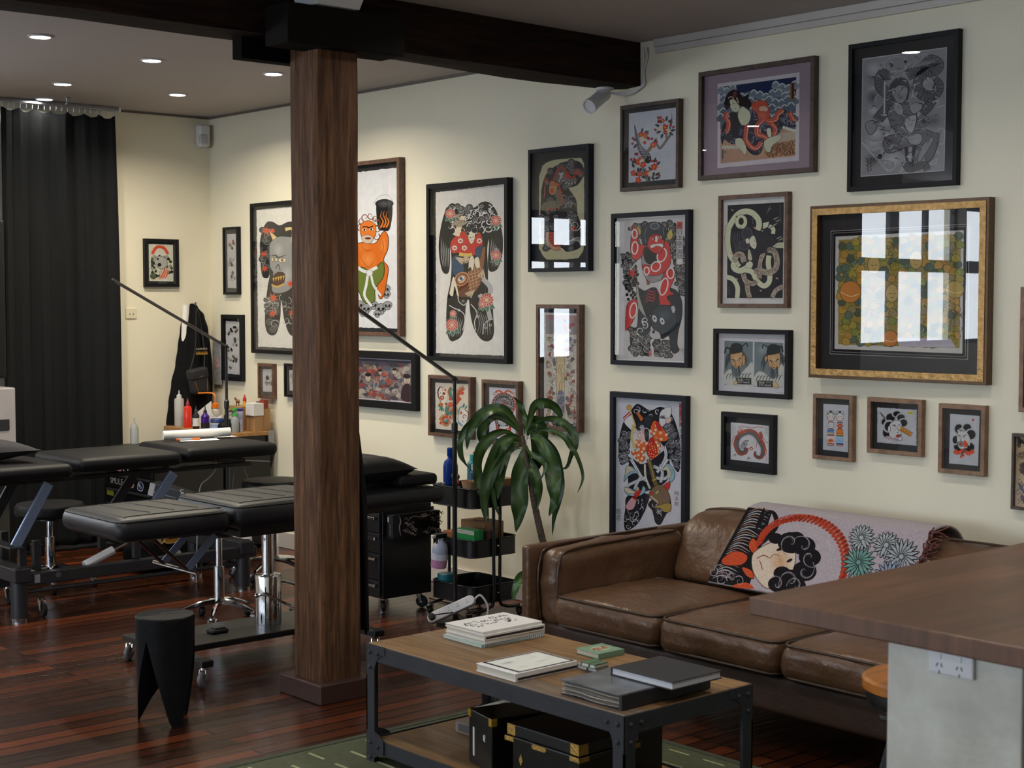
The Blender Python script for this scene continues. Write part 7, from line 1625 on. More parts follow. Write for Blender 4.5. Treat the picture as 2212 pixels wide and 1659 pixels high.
def art_bear(A):
    A.poly([(128, 155), (815, 118), (808, 1528), (122, 1502)], 'cbc7c9')
    for P, n in (([(240, 230), (390, 175), (700, 180), (790, 330), (800, 600), (700, 640), (640, 400), (300, 300)], 40), ([(150, 480), (290, 480), (330, 760), (210, 830)], 22), ([(690, 640), (800, 560), (790, 880), (740, 890)], 12), ([(240, 1200), (460, 1180), (450, 1480), (260, 1450)], 26), ([(480, 1330), (660, 1330), (660, 1480), (500, 1480)], 16)):
        A.poly(P, '252528' if P[0][0] != 690 else '3a3a3d'); A.clouds(P, n, 30, '2b2b2e', 'c9c9c9', 6)
    for x, y in A.scatter([(210, 660), (330, 660), (330, 920), (210, 940)], 26, 26): A.quad(x - 14, y - 14, x + 14, y + 14, K0)
    A.leaf(640, 350, 110, 60, -80, 'c9b46a', K0, 4); A.leaf(350, 300, 90, 50, -110, 'c9b46a', K0, 4)
    A.star(275, 670, 54, 'c23a30', 5, 10); A.line([(285, 200), (370, 480), (440, 780)], 34, '8c5a50'); A.line([(285, 200), (370, 480), (440, 780)], 4, '5a3430')
    for P in ([(350, 1000), (330, 1150), (320, 1260), (440, 1250), (460, 1100)], ): A.blob(P, '3a4049', K0, 4)
    A.blob([(600, 860), (700, 830), (760, 930), (765, 1080), (730, 1240), (720, 1360), (740, 1420), (690, 1450), (660, 1400), (640, 1280), (560, 1280)], '2f3640', K0, 5)
    A.line([(250, 640), (330, 560), (420, 560)], 10, 'c9c9cc')
    A.blob([(400, 420), (560, 420), (640, 560), (600, 700), (480, 760), (400, 700), (370, 560)], '9a989b', K0, 4)
    for k in range(30): x, y = 420 + A.r.uniform(0, 160), 650 + A.r.uniform(0, 90); A.line([(x, y), (x + 20, y + 10)], 3, '55555a')
    SK = 'cf3f42'
    A.blob([(270, 260), (300, 220), (340, 280), (330, 380), (400, 400), (390, 470), (330, 540), (275, 520), (255, 420)], SK, K0, 5)
    A.blob([(420, 380), (560, 340), (640, 380), (655, 480), (650, 590), (560, 680), (440, 690), (390, 650), (380, 590), (480, 590), (520, 500), (440, 480)], SK, K0, 5)
    A.blob([(400, 420), (520, 460), (520, 560), (440, 580), (395, 520)], '2e2d33', K0, 4)
    A.blob([(610, 640), (690, 640), (690, 720), (650, 830), (690, 870), (620, 900), (660, 970), (600, 990), (550, 960), (540, 860), (570, 740)], SK, K0, 5)
    A.blob([(230, 960), (310, 920), (330, 1010), (290, 1120), (220, 1220), (205, 1200), (210, 1060)], SK, K0, 5)
    for x, y, rx, ry, rt in ((297, 290, 26, 42, 0), (300, 425, 30, 60, 5), (570, 495, 42, 66, 20), (512, 605, 42, 50, 40), (420, 648, 26, 36, 0), (590, 800, 36, 84, 15), (655, 670, 34, 50, 0), (285, 1030, 34, 74, 10)): A.ell(x, y, rx, ry, None, 'e3dcd8', 13, rt)
    A.blob([(440, 330), (500, 290), (585, 310), (590, 420), (540, 480), (470, 460), (430, 410)], SK, K0, 5)
    A.blob([(455, 400), (520, 385), (575, 385), (580, 420), (520, 405), (470, 430)], 'e0dad8', K0, 3); A.ell(515, 340, 14, 30, 'e0dad8')
    eye(A, 495, 338, 20, '26262a', -10); eye(A, 550, 322, 17, '26262a', -10); A.line([(470, 320), (510, 305)], 8, K0); A.line([(530, 300), (575, 295)], 8, K0)
    A.blob([(370, 350), (370, 240), (430, 190), (480, 175), (540, 185), (600, 230), (605, 330), (580, 350), (560, 300), (460, 300), (420, 400), (385, 390)], '333a48', K0, 5)
    A.ell(500, 215, 44, 30, '4a5262', 'b9bcc4', 4); A.line([(420, 220), (400, 300), (415, 380)], 4, '8a90a0'); A.line([(580, 230), (590, 300)], 4, '8a90a0')
    A.blob([(340, 820), (400, 840), (470, 810), (520, 820), (540, 900), (540, 1000), (440, 1080), (420, 1060), (360, 960)], '37373f', K0, 4)
    A.blob([(325, 760), (350, 900), (390, 1020), (415, 1095), (350, 1020), (320, 900)], 'a9a6a2', K0, 3)
    for k in range(4): A.line([(400 + 10 * k, 960 - 34 * k), (440, 930 - 30 * k), (480, 940 - 30 * k), (510, 900 - 20 * k)], 13, 'b5444a', taper=2)
    A.blob([(470, 1060), (520, 990), (620, 980), (700, 1010), (720, 1120), (690, 1210), (600, 1260), (520, 1240), (470, 1180), (460, 1110)], '3d454f', K0, 5); A.soft(600, 1080, 80, 70, '525d6b', '3d454f')
    A.blob([(660, 1000), (690, 985), (705, 1030), (680, 1060)], 'b9b9be', K0, 4)
    for x, y in ((500, 1110), (575, 1135)): A.ell(x, y, 24, 38, 'c3c4c8', K0, 4, -20); A.ell(x, y, 8, 11, K0)
    A.blob([(460, 1220), (540, 1240), (560, 1300), (500, 1310), (455, 1280)], 'bdbabb', K0, 4); A.line([(560, 1270), (640, 1250), (720, 1200)], 14, K0); A.circ(490, 1240, 14, K0)
    for k in range(4): A.line([(740 + 14 * k, 1400), (770 + 10 * k, 1440), (790, 1480)], 5, '8a8a8e', taper=1)
    for x, y in ((400, 1180), (360, 1230), (410, 1130)): A.swirl(x, y, 44, 'd8d6d6', 12, 1.1, x)
    A.poly([(712, 168), (776, 168), (772, 585), (712, 585)], 'cbc7c9'); A.quad(716, 172, 770, 240, 'c4504e')
    for i, ch in enumerate('大日本悪童競'): A.text(ch, 744, 218 + i * 58, 62, '3a3538')
    A.quad(725, 535, 762, 575, 'd9d5d5'); A.quad(443, 1418, 470, 1475, 'c06a68')

def art_peach(A):
    A.poly([(120, 112), (906, 165), (906, 1800), (122, 1690)], 'cacbd6')
    for P in ([(340, 205), (400, 195), (520, 260), (640, 220), (760, 300), (840, 520), (862, 700), (845, 935), (790, 900), (740, 780), (640, 620), (560, 520), (420, 420), (300, 500), (290, 600), (260, 720), (265, 820), (170, 858), (150, 640), (190, 430), (260, 310)],
              [(260, 1210), (500, 1190), (480, 1330), (440, 1420), (370, 1530), (250, 1600), (215, 1530), (230, 1350)], [(500, 1290), (700, 1160), (760, 1330), (700, 1420), (640, 1530), (580, 1510), (545, 1380)]):
        A.blob(P, '1d1e26')
    A.clouds([(170, 440), (280, 520), (260, 820), (170, 840)], 16, 32, '23242c', 'c6c8d2', 6); A.clouds([(660, 420), (760, 330), (850, 700), (840, 920), (760, 820)], 26, 32, '23242c', 'c6c8d2', 6)
    A.waves([(330, 210), (620, 240), (600, 340), (320, 330)], 6, 44, 'c6c8d2', 12); A.waves([(240, 1290), (480, 1250), (370, 1520), (230, 1560)], 18, 32, 'c0c2ca', 8); A.waves([(520, 1300), (720, 1300), (620, 1500)], 10, 30, 'c0c2ca', 8)
    A.poly([(200, 340), (285, 265), (298, 300), (220, 392)], 'b5363e'); A.line([(210, 360), (292, 285)], 10, 'ddd'); A.circ(272, 228, 28, 'cfa040', K0, 4)
    A.blob([(215, 385), (300, 310), (330, 360), (345, 500), (300, 480)], 'd9d9de', K0, 4); A.line([(280, 230), (340, 400), (400, 560)], 13, 'c9a85a')
    A.poly([(360, 290), (380, 275), (440, 350), (415, 385)], 'cf6a30'); A.line([(330, 420), (310, 560), (340, 680)], 36, 'c9b878')
    A.blob([(622, 400), (640, 270), (750, 222), (745, 330), (650, 450)], 'd6d6da', K0, 4)
    for k in range(7): A.leaf(660, 350, 44, 12, 200 + 26 * k, '55565e')
    A.blob([(690, 360), (740, 335), (762, 360), (735, 400), (700, 400)], 'ddb9b4', K0, 3)
    # robe
    OR = 'd8622c'
    for P in ([(540, 400), (600, 385), (720, 540), (700, 600), (620, 600), (560, 560), (520, 500)], [(300, 720), (400, 690), (450, 760), (460, 800), (400, 850), (360, 800)], [(355, 600), (400, 570), (480, 600), (510, 650), (440, 740), (370, 690)], [(540, 560), (620, 600), (640, 680), (600, 750), (560, 680)]):
        A.blob(P, OR, K0, 4)
        for x, y in A.scatter(P, 9, 40): A.quad(x - 14, y - 14, x + 14, y + 14, 'dcc8b4')
    A.blob([(480, 690), (520, 570), (560, 580), (600, 700), (600, 800), (560, 810), (500, 770)], 'c52f2c', K0, 4); A.blob([(580, 400), (620, 390), (650, 480), (610, 470)], 'c52f2c', K0, 3)
    for x, y in A.scatter([(490, 690), (530, 590), (590, 700), (590, 790), (510, 770)], 16, 22): A.circ(x, y, 7, 'dfc24e')
    A.blob([(590, 780), (640, 750), (660, 800), (630, 840), (590, 830)], 'dba6ae', K0, 4); A.line([(590, 760), (650, 740)], 14, 'c9a040')
    # skirts, ropes and ribbons
    A.blob([(290, 800), (420, 860), (560, 800), (700, 700), (740, 850), (730, 1000), (640, 1100), (500, 1150), (350, 1170), (270, 1080)], '20222e', K0, 4)
    def rope(p):
        A.line(p, 38, K0); A.line(p, 32, 'd4d6de')
        C = cr(p, False, 5)
        for i in range(0, len(C) - 1): A.line([(C[i].x - 10, C[i].y - 14), (C[i].x + 10, C[i].y + 14)], 4, '6a6e80', smooth=False)
    for p in ([(300, 800), (360, 900), (420, 1000), (480, 1040)], [(270, 1090), (360, 1050), (480, 1000)], [(340, 1140), (370, 1070), (420, 990)], [(680, 660), (700, 760), (660, 860), (600, 950)], [(590, 1010), (680, 1020), (740, 980)], [(560, 880), (640, 900), (720, 800)], [(640, 860), (660, 960), (640, 1060)]): rope(p)
    for P in ([(250, 880), (320, 890), (380, 960), (330, 960), (260, 1000), (215, 1050), (230, 960)], [(660, 930), (720, 850), (790, 930), (790, 1020), (740, 1050), (730, 930)], [(220, 1120), (280, 1120), (400, 1180), (440, 1100), (470, 1150), (400, 1210), (260, 1200)]): A.blob(P, '8fb4c6', K0, 4); A.blob([(p[0] * .7 + P[0][0] * .3, p[1] * .7 + P[0][1] * .3) for p in P], 'c9c2ac', K0, 3)
    A.line([(460, 860), (470, 1000), (520, 1130)], 22, 'cfc8b4'); A.blob([(660, 1110), (740, 1050), (740, 1120), (700, 1160)], 'c8342c', K0, 3); A.blob([(340, 1180), (410, 1140), (400, 1200), (350, 1230)], 'c8342c', K0, 3)
    A.blob([(250, 1300), (310, 1230), (360, 1250), (340, 1340), (290, 1370), (245, 1350)], 'd3a2ac', K0, 4); A.line([(310, 1225), (370, 1260)], 16, 'c8342c')
    A.line([(500, 800), (540, 920), (570, 1040), (600, 1110)], 46, '6f6038'); A.line([(500, 800), (540, 920), (570, 1040)], 8, 'a9955a'); A.line([(545, 1040), (600, 1020)], 12, 'c9a83a')
    A.blob([(520, 1160), (600, 1090), (680, 1110), (740, 1200), (740, 1300), (660, 1340), (560, 1260), (510, 1220)], '7a6448', K0, 4)
    for k in range(14): A.line([(620 + 4 * k, 1140 + 8 * k), (680 + 3 * k, 1210 + 6 * k), (720, 1290 + 2 * k)], 10, '8f6c6e' if k % 2 else '5f4648', taper=2)
    eye(A, 600, 1170, 22, 'd8c24a', -40); A.blob([(515, 1180), (550, 1160), (545, 1200)], 'b8322c'); A.blob([(560, 1340), (740, 1290), (750, 1380), (680, 1390), (640, 1350)], 'a88f4a', K0, 4)
    for k in range(6): A.poly([(530 + 14 * k, 1210 + 12 * k), (545 + 14 * k, 1214 + 12 * k), (532 + 14 * k, 1238 + 12 * k)], 'd9d2c2')
    # head
    A.blob([(370, 500), (410, 440), (470, 440), (490, 540), (470, 610), (420, 600), (385, 560)], 'ddc0c2', K0, 4)
    for P in ([(355, 440), (380, 395), (430, 400), (470, 380), (480, 440), (430, 470), (380, 480)], [(460, 470), (500, 480), (500, 590), (470, 600), (455, 520)], [(450, 340), (520, 320), (545, 390), (510, 450), (460, 410)]): A.blob(P, '2c2e38', K0, 4)
    A.flower(425, 450, 28, 'c3cadb', '55586a', 6, 3)
    for x in (402, 440): A.line([(x - 12, 518), (x + 10, 508)], 6, K0); A.line([(x - 12, 494), (x + 12, 480)], 5, K0)
    A.line([(412, 575), (430, 570)], 5, '8a2c30'); A.line([(418, 530), (412, 552), (424, 554)], 4, '8a6a6a')
    A.poly([(845, 178), (904, 182), (904, 330), (845, 330)], 'b9474c'); A.poly([(845, 330), (904, 330), (904, 440), (845, 440)], 'c98f88'); A.line([(845, 182), (845, 592), (896, 596)], 3, '6a6a70', smooth=False)
    for i, ch in enumerate('大日本悪童競'): A.text(ch, 874, 224 + i * 66, 56, '26262c')
    A.poly([(796, 1148), (842, 1152), (838, 1340), (792, 1336)], 'd2c4cc')
    for i, ch in enumerate('桃太郎'): A.text(ch, 817, 1184 + i * 60, 52, '26262c')
    A.text('彫', 155, 1390, 70, '3a3a42'); A.text('花', 152, 1460, 64, '3a3a42')

def art_octopus(A):
    A.poly([(305, 405), (1340, 255), (1355, 1350), (320, 1442)], 'c9c1c9'); A.poly([(345, 440), (1300, 312), (1308, 1290), (360, 1385)], 'b58f78')
    A.poly([(345, 440), (1300, 312), (1305, 960), (350, 960)], '56606e')
    A.poly([(520, 425), (1300, 312), (1303, 520), (1000, 560), (760, 480), (600, 520)], '232b50')
    for j, (y, c) in enumerate(((470, '8b94a0'), (560, '7a8592'), (650, '6c7886'), (740, '5f6b7a'), (830, '566270'))):
        for i in range(13):
            x = 350 + 78 * i + (39 if j % 2 else 0); yy = y + (x - 350) * -.05 + 26 * sin(i * 1.9 + j)
            if x > 1290 or (540 < x < 1000 and y < 500): continue
            A.blob([(x - 50, yy + 40), (x - 40, yy - 10), (x, yy - 42), (x + 42, yy - 14), (x + 50, yy + 40), (x, yy + 60)], c, '2c3440', 3, 3)
            A.line([(x - 42, yy - 4), (x - 22, yy - 32), (x + 2, yy - 42), (x + 26, yy - 28), (x + 42, yy - 6)], 13, 'c6cdc8')
            for k in range(4): A.line([(x - 26 + 16 * k, yy - 20), (x - 34 + 16 * k, yy + 10), (x - 24 + 16 * k, yy + 40)], 4, '33405a', taper=2)
    A.poly([(1230, 390), (1280, 382), (1285, 600), (1232, 606)], '8a6a44'); A.poly([(1248, 388), (1278, 384), (1280, 580), (1250, 584)], '4a2622')
    A.line([(1140, 930), (1230, 960), (1306, 980)], 34, 'c9cdc0'); A.poly([(1100, 1010), (1306, 990), (1308, 1100), (1060, 1130)], 'b9a894')
    A.poly([(920, 1230), (1060, 1140), (1306, 1090), (1308, 1285), (950, 1315)], 'b98d66')
    for x, y in A.scatter([(930, 1240), (1060, 1140), (1300, 1100), (1300, 1275), (950, 1305)], 150, 11): A.line([(x - 4, y - 14), (x + 4, y + 12)], 8, '5a3424')
    for k in range(9): A.line([(380 + 40 * k, 1200 + 10 * sin(k)), (400 + 40 * k, 1170), (425 + 40 * k, 1205)], 20, 'c3c4b0')
    # robe with swirl pattern
    for P in ([(380, 930), (440, 860), (560, 760), (620, 900), (720, 920), (640, 1060), (560, 1130), (500, 1140), (400, 1080), (360, 1060)], [(770, 720), (830, 700), (860, 800), (800, 920), (860, 1060), (920, 1090), (880, 1250), (790, 1275), (700, 1200), (640, 1060), (720, 940)], [(960, 880), (1060, 800), (1160, 720), (1200, 760), (1160, 900), (1080, 1030), (960, 1060), (880, 980)], [(1180, 740), (1230, 740), (1300, 880), (1300, 930), (1160, 900)]):
        A.blob(P, '262636', K0, 4); A.waves(P, 24, 26, '9aa0b4', 6)
    A.blob([(480, 760), (600, 780), (620, 880), (560, 1050), (500, 1040), (490, 900)], '1d1b24', K0, 3); A.blob([(370, 970), (400, 880), (430, 900), (420, 1000)], '1d1b24'); A.blob([(360, 1060), (420, 1040), (400, 1100), (380, 1150)], '1d1b24')
    OC = 'b9523f'
    A.blob([(760, 640), (860, 600), (940, 620), (980, 720), (985, 820), (940, 860), (860, 860), (820, 760), (770, 720)], OC, '4a1e1a', 4)
    A.blob([(850, 700), (900, 670), (960, 700), (940, 740), (880, 740)], 'c6a692'); A.soft(900, 790, 60, 60, 'c96a52', OC)
    for p in ([(900, 840), (830, 920), (830, 1020), (900, 1040), (960, 1080)], [(940, 840), (1020, 900), (1060, 960), (1030, 1040)], [(960, 860), (1060, 840), (1080, 780), (1150, 720)], [(700, 900), (690, 1000), (690, 1090), (760, 1180), (830, 1190), (890, 1120)], [(440, 750), (420, 810), (460, 880), (450, 960), (420, 1000)], [(1230, 750), (1260, 820), (1300, 850)]):
        A.line(p, 66, '4a1e1a', taper=0); A.line(p, 58, OC); A.line([(q[0] + 14, q[1] + 8) for q in p], 9, 'd9a48c')
    SKN = 'c6c7ab'
    A.blob([(580, 770), (640, 680), (720, 730), (745, 820), (700, 900), (640, 910), (600, 860)], SKN, '4a4238', 3); A.blob([(460, 640), (500, 590), (580, 620), (600, 700), (560, 750), (500, 720)], SKN, '4a4238', 3)
    A.blob([(560, 1080), (640, 1080), (700, 1200), (680, 1280), (640, 1230), (560, 1160)], SKN, '4a4238', 3); A.blob([(920, 1120), (1000, 1060), (1120, 1030), (1130, 1080), (1030, 1160), (1000, 1240), (950, 1230)], SKN, '4a4238', 3); A.blob([(950, 960), (1000, 950), (1010, 1050), (970, 1050)], 'cfcfbc', '4a4238', 3)
    A.blob([(400, 660), (430, 540), (500, 480), (580, 490), (640, 560), (720, 520), (710, 570), (750, 640), (720, 720), (650, 680), (590, 660), (540, 600), (470, 600), (480, 680), (430, 720)], '25181e', K0, 3)
    A.line([(450, 580), (490, 560), (530, 600), (540, 650)], 10, 'c9b9a4'); A.line([(560, 570), (590, 640)], 16, 'b9a08c'); A.blob([(520, 500), (560, 500), (550, 560), (510, 570)], '6a3a34')
    A.line([(505, 650), (530, 640)], 5, K0); A.line([(540, 700), (560, 712)], 8, '9a3a30'); A.line([(470, 665), (490, 655)], 5, K0)
    A.poly([(375, 1215), (400, 1215), (396, 1330), (378, 1335)], '4a5a58'); A.text('国', 420, 1250, 40, '3a3030'); A.line([(1180, 1312), (1300, 1304)], 3, '8a8088')

def art_ink(A):
    A.poly([(163, 332), (1010, 228), (992, 1430), (150, 1475)], 'b9b9be'); A.poly([(168, 340), (1005, 236), (987, 1424), (156, 1466)], '8d8d92')
    for x, y in A.scatter([(170, 350), (1000, 250), (985, 1420), (160, 1460)], 46, 90):
        c = A.r.choice(('66666a', '4c4c50', 'a5a5aa', 'b0b0b5', '78787c')); rr = A.r.uniform(60, 120)
        xx, yy = min(880, max(285, x)), min(1310, max(430, y)); A.soft(xx, yy, rr, rr * .8, c, '8d8d92')
    for p in ([(160, 1140), (260, 1210), (370, 1200), (360, 1290), (500, 1330), (480, 1400), (400, 1390)], [(550, 1440), (620, 1330), (660, 1360), (600, 1400)], [(940, 1020), (990, 1040), (985, 1160), (930, 1150)], [(850, 1360), (920, 1310), (900, 1360)]): A.blob(p, '8d8d91', 'b9b9be', 6)
    A.swirl(440, 1370, 66, '9d9da2', 18, 1.4); A.circ(350, 1280, 30, '3a3a3e', 'a9a9ae', 5)
    A.body([(450, 480), (360, 500), (350, 600), (440, 700), (430, 800), (360, 880), (330, 920)], 130, '66666a', '1f1f22', None, None, 22, 5, tw=lambda k: 100)
    A.body([(620, 500), (720, 450), (800, 400), (860, 350), (930, 390), (900, 450), (800, 470), (740, 540), (740, 640), (800, 700), (900, 680), (930, 600), (880, 550)], 120, '66666a', '1f1f22', None, None, 22, 5, tw=lambda k: 96)
    A.body([(880, 740), (820, 820), (760, 860)], 90, '66666a', '1f1f22', None, None, 22, 5, tw=lambda k: 80); A.body([(600, 1330), (640, 1400), (720, 1390), (800, 1370), (830, 1420)], 80, '66666a', '1f1f22', None, None, 20, 5, tw=lambda k: 60)
    for k in range(9): A.line([(640 + 30 * k, 430 - 6 * k), (700 + 26 * k, 380 - 4 * k), (690 + 30 * k, 350)], 9, 'aeaeb3', taper=1)
    A.blob([(390, 390), (470, 320), (600, 330), (650, 380), (560, 460), (440, 440)], '8a8a8e', 'b4b4b8', 5); A.circ(460, 395, 20, '2a2a2d'); A.circ(605, 365, 14, '2a2a2d')
    A.blob([(780, 560), (860, 520), (890, 580), (850, 650), (790, 620)], '97979b', '2a2a2d', 5)
    # seated warrior
    A.blob([(430, 840), (500, 760), (640, 760), (720, 850), (700, 1000), (560, 1080), (480, 1000), (440, 920)], '707074', K0, 5)
    A.blob([(380, 1150), (440, 1080), (600, 1060), (780, 1020), (900, 1060), (940, 1080), (900, 1260), (820, 1340), (780, 1180), (700, 1180), (600, 1200), (500, 1240), (420, 1240)], '6a6a6e', K0, 5)
    A.blob([(640, 1090), (740, 1060), (780, 1110), (740, 1170), (660, 1160)], '97979b', K0, 4); A.blob([(780, 1180), (870, 1100), (880, 1140), (770, 1320), (730, 1320)], '8d8d91', K0, 4); A.poly([(600, 1190), (720, 1180), (690, 1380), (610, 1340)], '3f3f43'); A.poly([(640, 1190), (680, 1190), (670, 1340), (640, 1330)], '97979b')
    A.blob([(600, 920), (700, 880), (720, 920), (680, 1050), (620, 1020)], 'a9a9ae', K0, 4); A.flower(785, 940, 66, '86868a', '2a2a2d', 12, 4, '55555a', 1)
    A.blob([(490, 820), (540, 880), (590, 860), (560, 770), (500, 760)], '97979b', K0, 4); A.blob([(660, 780), (760, 760), (770, 820), (700, 870), (660, 840)], '97979b', K0, 4)
    A.blob([(470, 640), (500, 590), (580, 580), (630, 620), (620, 720), (560, 770), (500, 730)], '8d8d91', K0, 5); A.blob([(455, 640), (460, 580), (530, 520), (620, 540), (645, 640), (620, 740), (630, 620), (540, 590), (500, 620), (480, 600)], '4a4a4e', K0, 4)
    A.line([(480, 635), (530, 660)], 7, K0); A.line([(550, 655), (590, 610)], 7, K0); eye(A, 510, 655, 14, K0); eye(A, 575, 645, 14, K0); A.line([(545, 720), (580, 705)], 6, K0); A.line([(548, 660), (535, 695), (560, 695)], 4, K0)
    A.poly([(385, 870), (388, 560), (396, 540), (404, 560), (402, 870)], 'b5b5ba'); A.line([(360, 880), (420, 880)], 16, 'a9a9ae')
    A.line([(650, 790), (720, 660)], 30, '8a8a8e'); A.line([(670, 720), (700, 580)], 12, 'a9a9ae')
    for k in range(7): A.line([(260 + 12 * k, 880 + 22 * k), (340 + 16 * k, 960 + 12 * k), (450, 1030 + 4 * k)], 9, 'aeaeb3' if k % 2 else '3a3a3e', taper=2)
    A.blob([(200, 960), (280, 930), (320, 1000), (260, 1070), (220, 1040)], '86868a', K0, 5); A.waves([(400, 1100), (560, 1080), (560, 1220), (420, 1230)], 10, 24, '2a2a2d', 5); A.waves([(460, 860), (700, 860), (680, 1040), (480, 1040)], 14, 22, '2a2a2d', 4)
    Q = [(260, 380), (900, 300), (940, 700), (930, 1350), (300, 1400), (200, 900)]
    for x, y in A.scatter(Q, 80, 30): A.line([(x, y), (x + A.r.uniform(-20, 40), y + A.r.uniform(-40, 10)), (x + A.r.uniform(10, 70), y + A.r.uniform(-40, 30))], A.r.uniform(5, 9), A.r.choice(('c6c6ca', '2a2a2e', 'b4b4b8', '3c3c40')), taper=2)
    A.waves(Q, 26, 34, 'b4b4b9', 5); A.waves(Q, 16, 26, '333338', 4)
    for i in range(6): A.line([(205 + 18 * (i % 3), 1290 + 24 * i), (225, 1310 + 22 * i), (215 + 20 * (i % 2), 1330 + 20 * i)], 6, K0)
    for i in range(4): A.line([(245, 1290 + 34 * i), (262, 1306 + 34 * i), (246, 1316 + 34 * i)], 6, K0)

def art_snake(A):
    A.poly([(152, 180), (1000, 138), (985, 1530), (145, 1515)], 'd3d0ce'); A.poly([(207, 248), (952, 218), (938, 1450), (195, 1440)], '25242d')
    CR = 'cfd0b0'
    def tube(p, w=74): A.line(p, w + 8, '16151b'); A.line(p, w, CR)
    tube([(200, 580), (260, 470), (340, 370), (430, 330), (530, 345), (610, 420), (630, 500), (610, 570)]); tube([(215, 560), (205, 680), (215, 800), (250, 900), (310, 980), (360, 1040)])
    tube([(350, 960), (290, 1000), (300, 1060), (380, 1090), (450, 1060), (520, 1020)]); tube([(440, 1080), (540, 1110), (600, 1220), (690, 1290), (760, 1240), (770, 1130), (750, 1000), (760, 900)], 66)
    tube([(195, 1170), (280, 1200), (340, 1300), (335, 1440)], 62); A.poly([(805, 780), (870, 735), (950, 732), (948, 806), (860, 806)], CR); tube([(760, 520), (815, 560), (810, 620)], 50)
    A.ell(390, 462, 84, 92, CR, '3a382c', 5); A.ell(390, 455, 34, 46, '25242d', '3a382c', 4); A.ell(330, 395, 16, 10, '5a503c', rot=40); eye(A, 380, 535, 16, '8a9a5a', 20); A.line([(310, 480), (330, 540)], 4, '6a6450')
    for P in ([(680, 480), (760, 465), (745, 530), (680, 560)], [(650, 650), (715, 640), (700, 668)], [(695, 710), (760, 680), (812, 684), (790, 720), (735, 728)], [(620, 600), (680, 570), (684, 605)]): A.poly(P, CR)
    def pat(p, w=74):
        A.line(p, w + 8, '16151b'); A.line(p, w, 'b5a795'); C = cr(p, False, 4)
        for i, q in enumerate(C): A.swirl(q.x + A.r.uniform(-10, 10), q.y + A.r.uniform(-10, 10), w * .34, '3c3030', 5, 1.3, i); A.circ(q.x + A.r.uniform(-22, 22), q.y + A.r.uniform(-22, 22), 6, '9a5a5c')
    pat([(300, 960), (330, 890), (400, 890), (430, 980)]); pat([(690, 860), (640, 980), (640, 1100), (630, 1190)], 60); pat([(740, 830), (820, 840), (860, 940), (850, 1060), (770, 1120), (660, 1100), (570, 1090)], 72)
    pat([(420, 1130), (450, 1220), (540, 1260), (590, 1230)], 62); pat([(470, 1250), (480, 1350), (510, 1440)], 60); pat([(940, 1300), (850, 1350), (800, 1445)], 56)
    A.blob([(520, 640), (620, 580), (760, 620), (820, 700), (740, 800), (700, 860), (640, 900), (600, 1060), (540, 1010), (520, 860)], '2e2c35')
    for k in range(12): A.line([(640, 680 + 10 * k), (760, 640 + 16 * k), (880, 660 + 20 * k), (945, 690 + 22 * k)], 9, '3d3b45' if k % 2 else '24232b', taper=1)
    for k in range(5): A.line([(720 + 20 * k, 380 - 20 * k), (760, 290), (790, 250)], 6, '8d8672', taper=2)
    for x, y in ((850, 430), (880, 460), (800, 540), (840, 510), (890, 680), (920, 700)): A.leaf(x - 40, y + 10, 90, 18, -25, 'a39a86', '3a3840', 3)
    for k in range(5): A.line([(280 + 22 * k, 600), (270 + 24 * k, 680), (300 + 20 * k, 760), (310 + 10 * k, 860)], 3, '77757f')
    for x, y, rx, ry in ((470, 620, 76, 92), (430, 765, 76, 64)): A.ell(x, y, rx, ry, '55535c'); A.ell(x, y, rx * .8, ry * .8, '3b3942')
    A.blob([(500, 690), (560, 640), (598, 740), (580, 810), (530, 790), (500, 730)], 'd8d2bc', '3a352e', 3); A.blob([(450, 690), (490, 675), (500, 730), (465, 740)], 'd8d2bc', '3a352e', 3); A.line([(556, 770), (566, 756)], 8, '7a2c2c'); A.line([(560, 680), (575, 720)], 5, K0)
    A.blob([(490, 820), (510, 830), (540, 940), (500, 960), (480, 920)], 'cfc9ae', '3a352e', 3)
    for k in range(6): A.line([(486, 860 + 18 * k), (532, 850 + 18 * k)], 4, '7a7460')
    A.blob([(450, 1010), (500, 970), (545, 990), (540, 1040), (480, 1060)], 'd8d2bc', '3a352e', 3)
    for x, y in ((275, 308), (573, 538), (335, 1192), (865, 1190), (655, 1348), (845, 1050), (262, 865)): A.ell(x - 8, y, 12, 8, 'c98d88', rot=20); A.ell(x + 4, y + 8, 10, 7, 'c98d88', rot=-30)
    for i in range(10): A.line([(895 + 14 * (i % 2), 262 + 24 * i), (915, 272 + 24 * i)], 7, '77757a')
    for i in range(7): A.line([(540, 380 + 17 * i), (553, 388 + 17 * i)], 6, '8a8880')
    for i in range(6): A.line([(215 + 12 * (i % 2), 1300 + 20 * i), (235, 1308 + 20 * i)], 5, '8a6a6c')
    A.line([(800, 1470), (935, 1474)], 4, '8a8684')

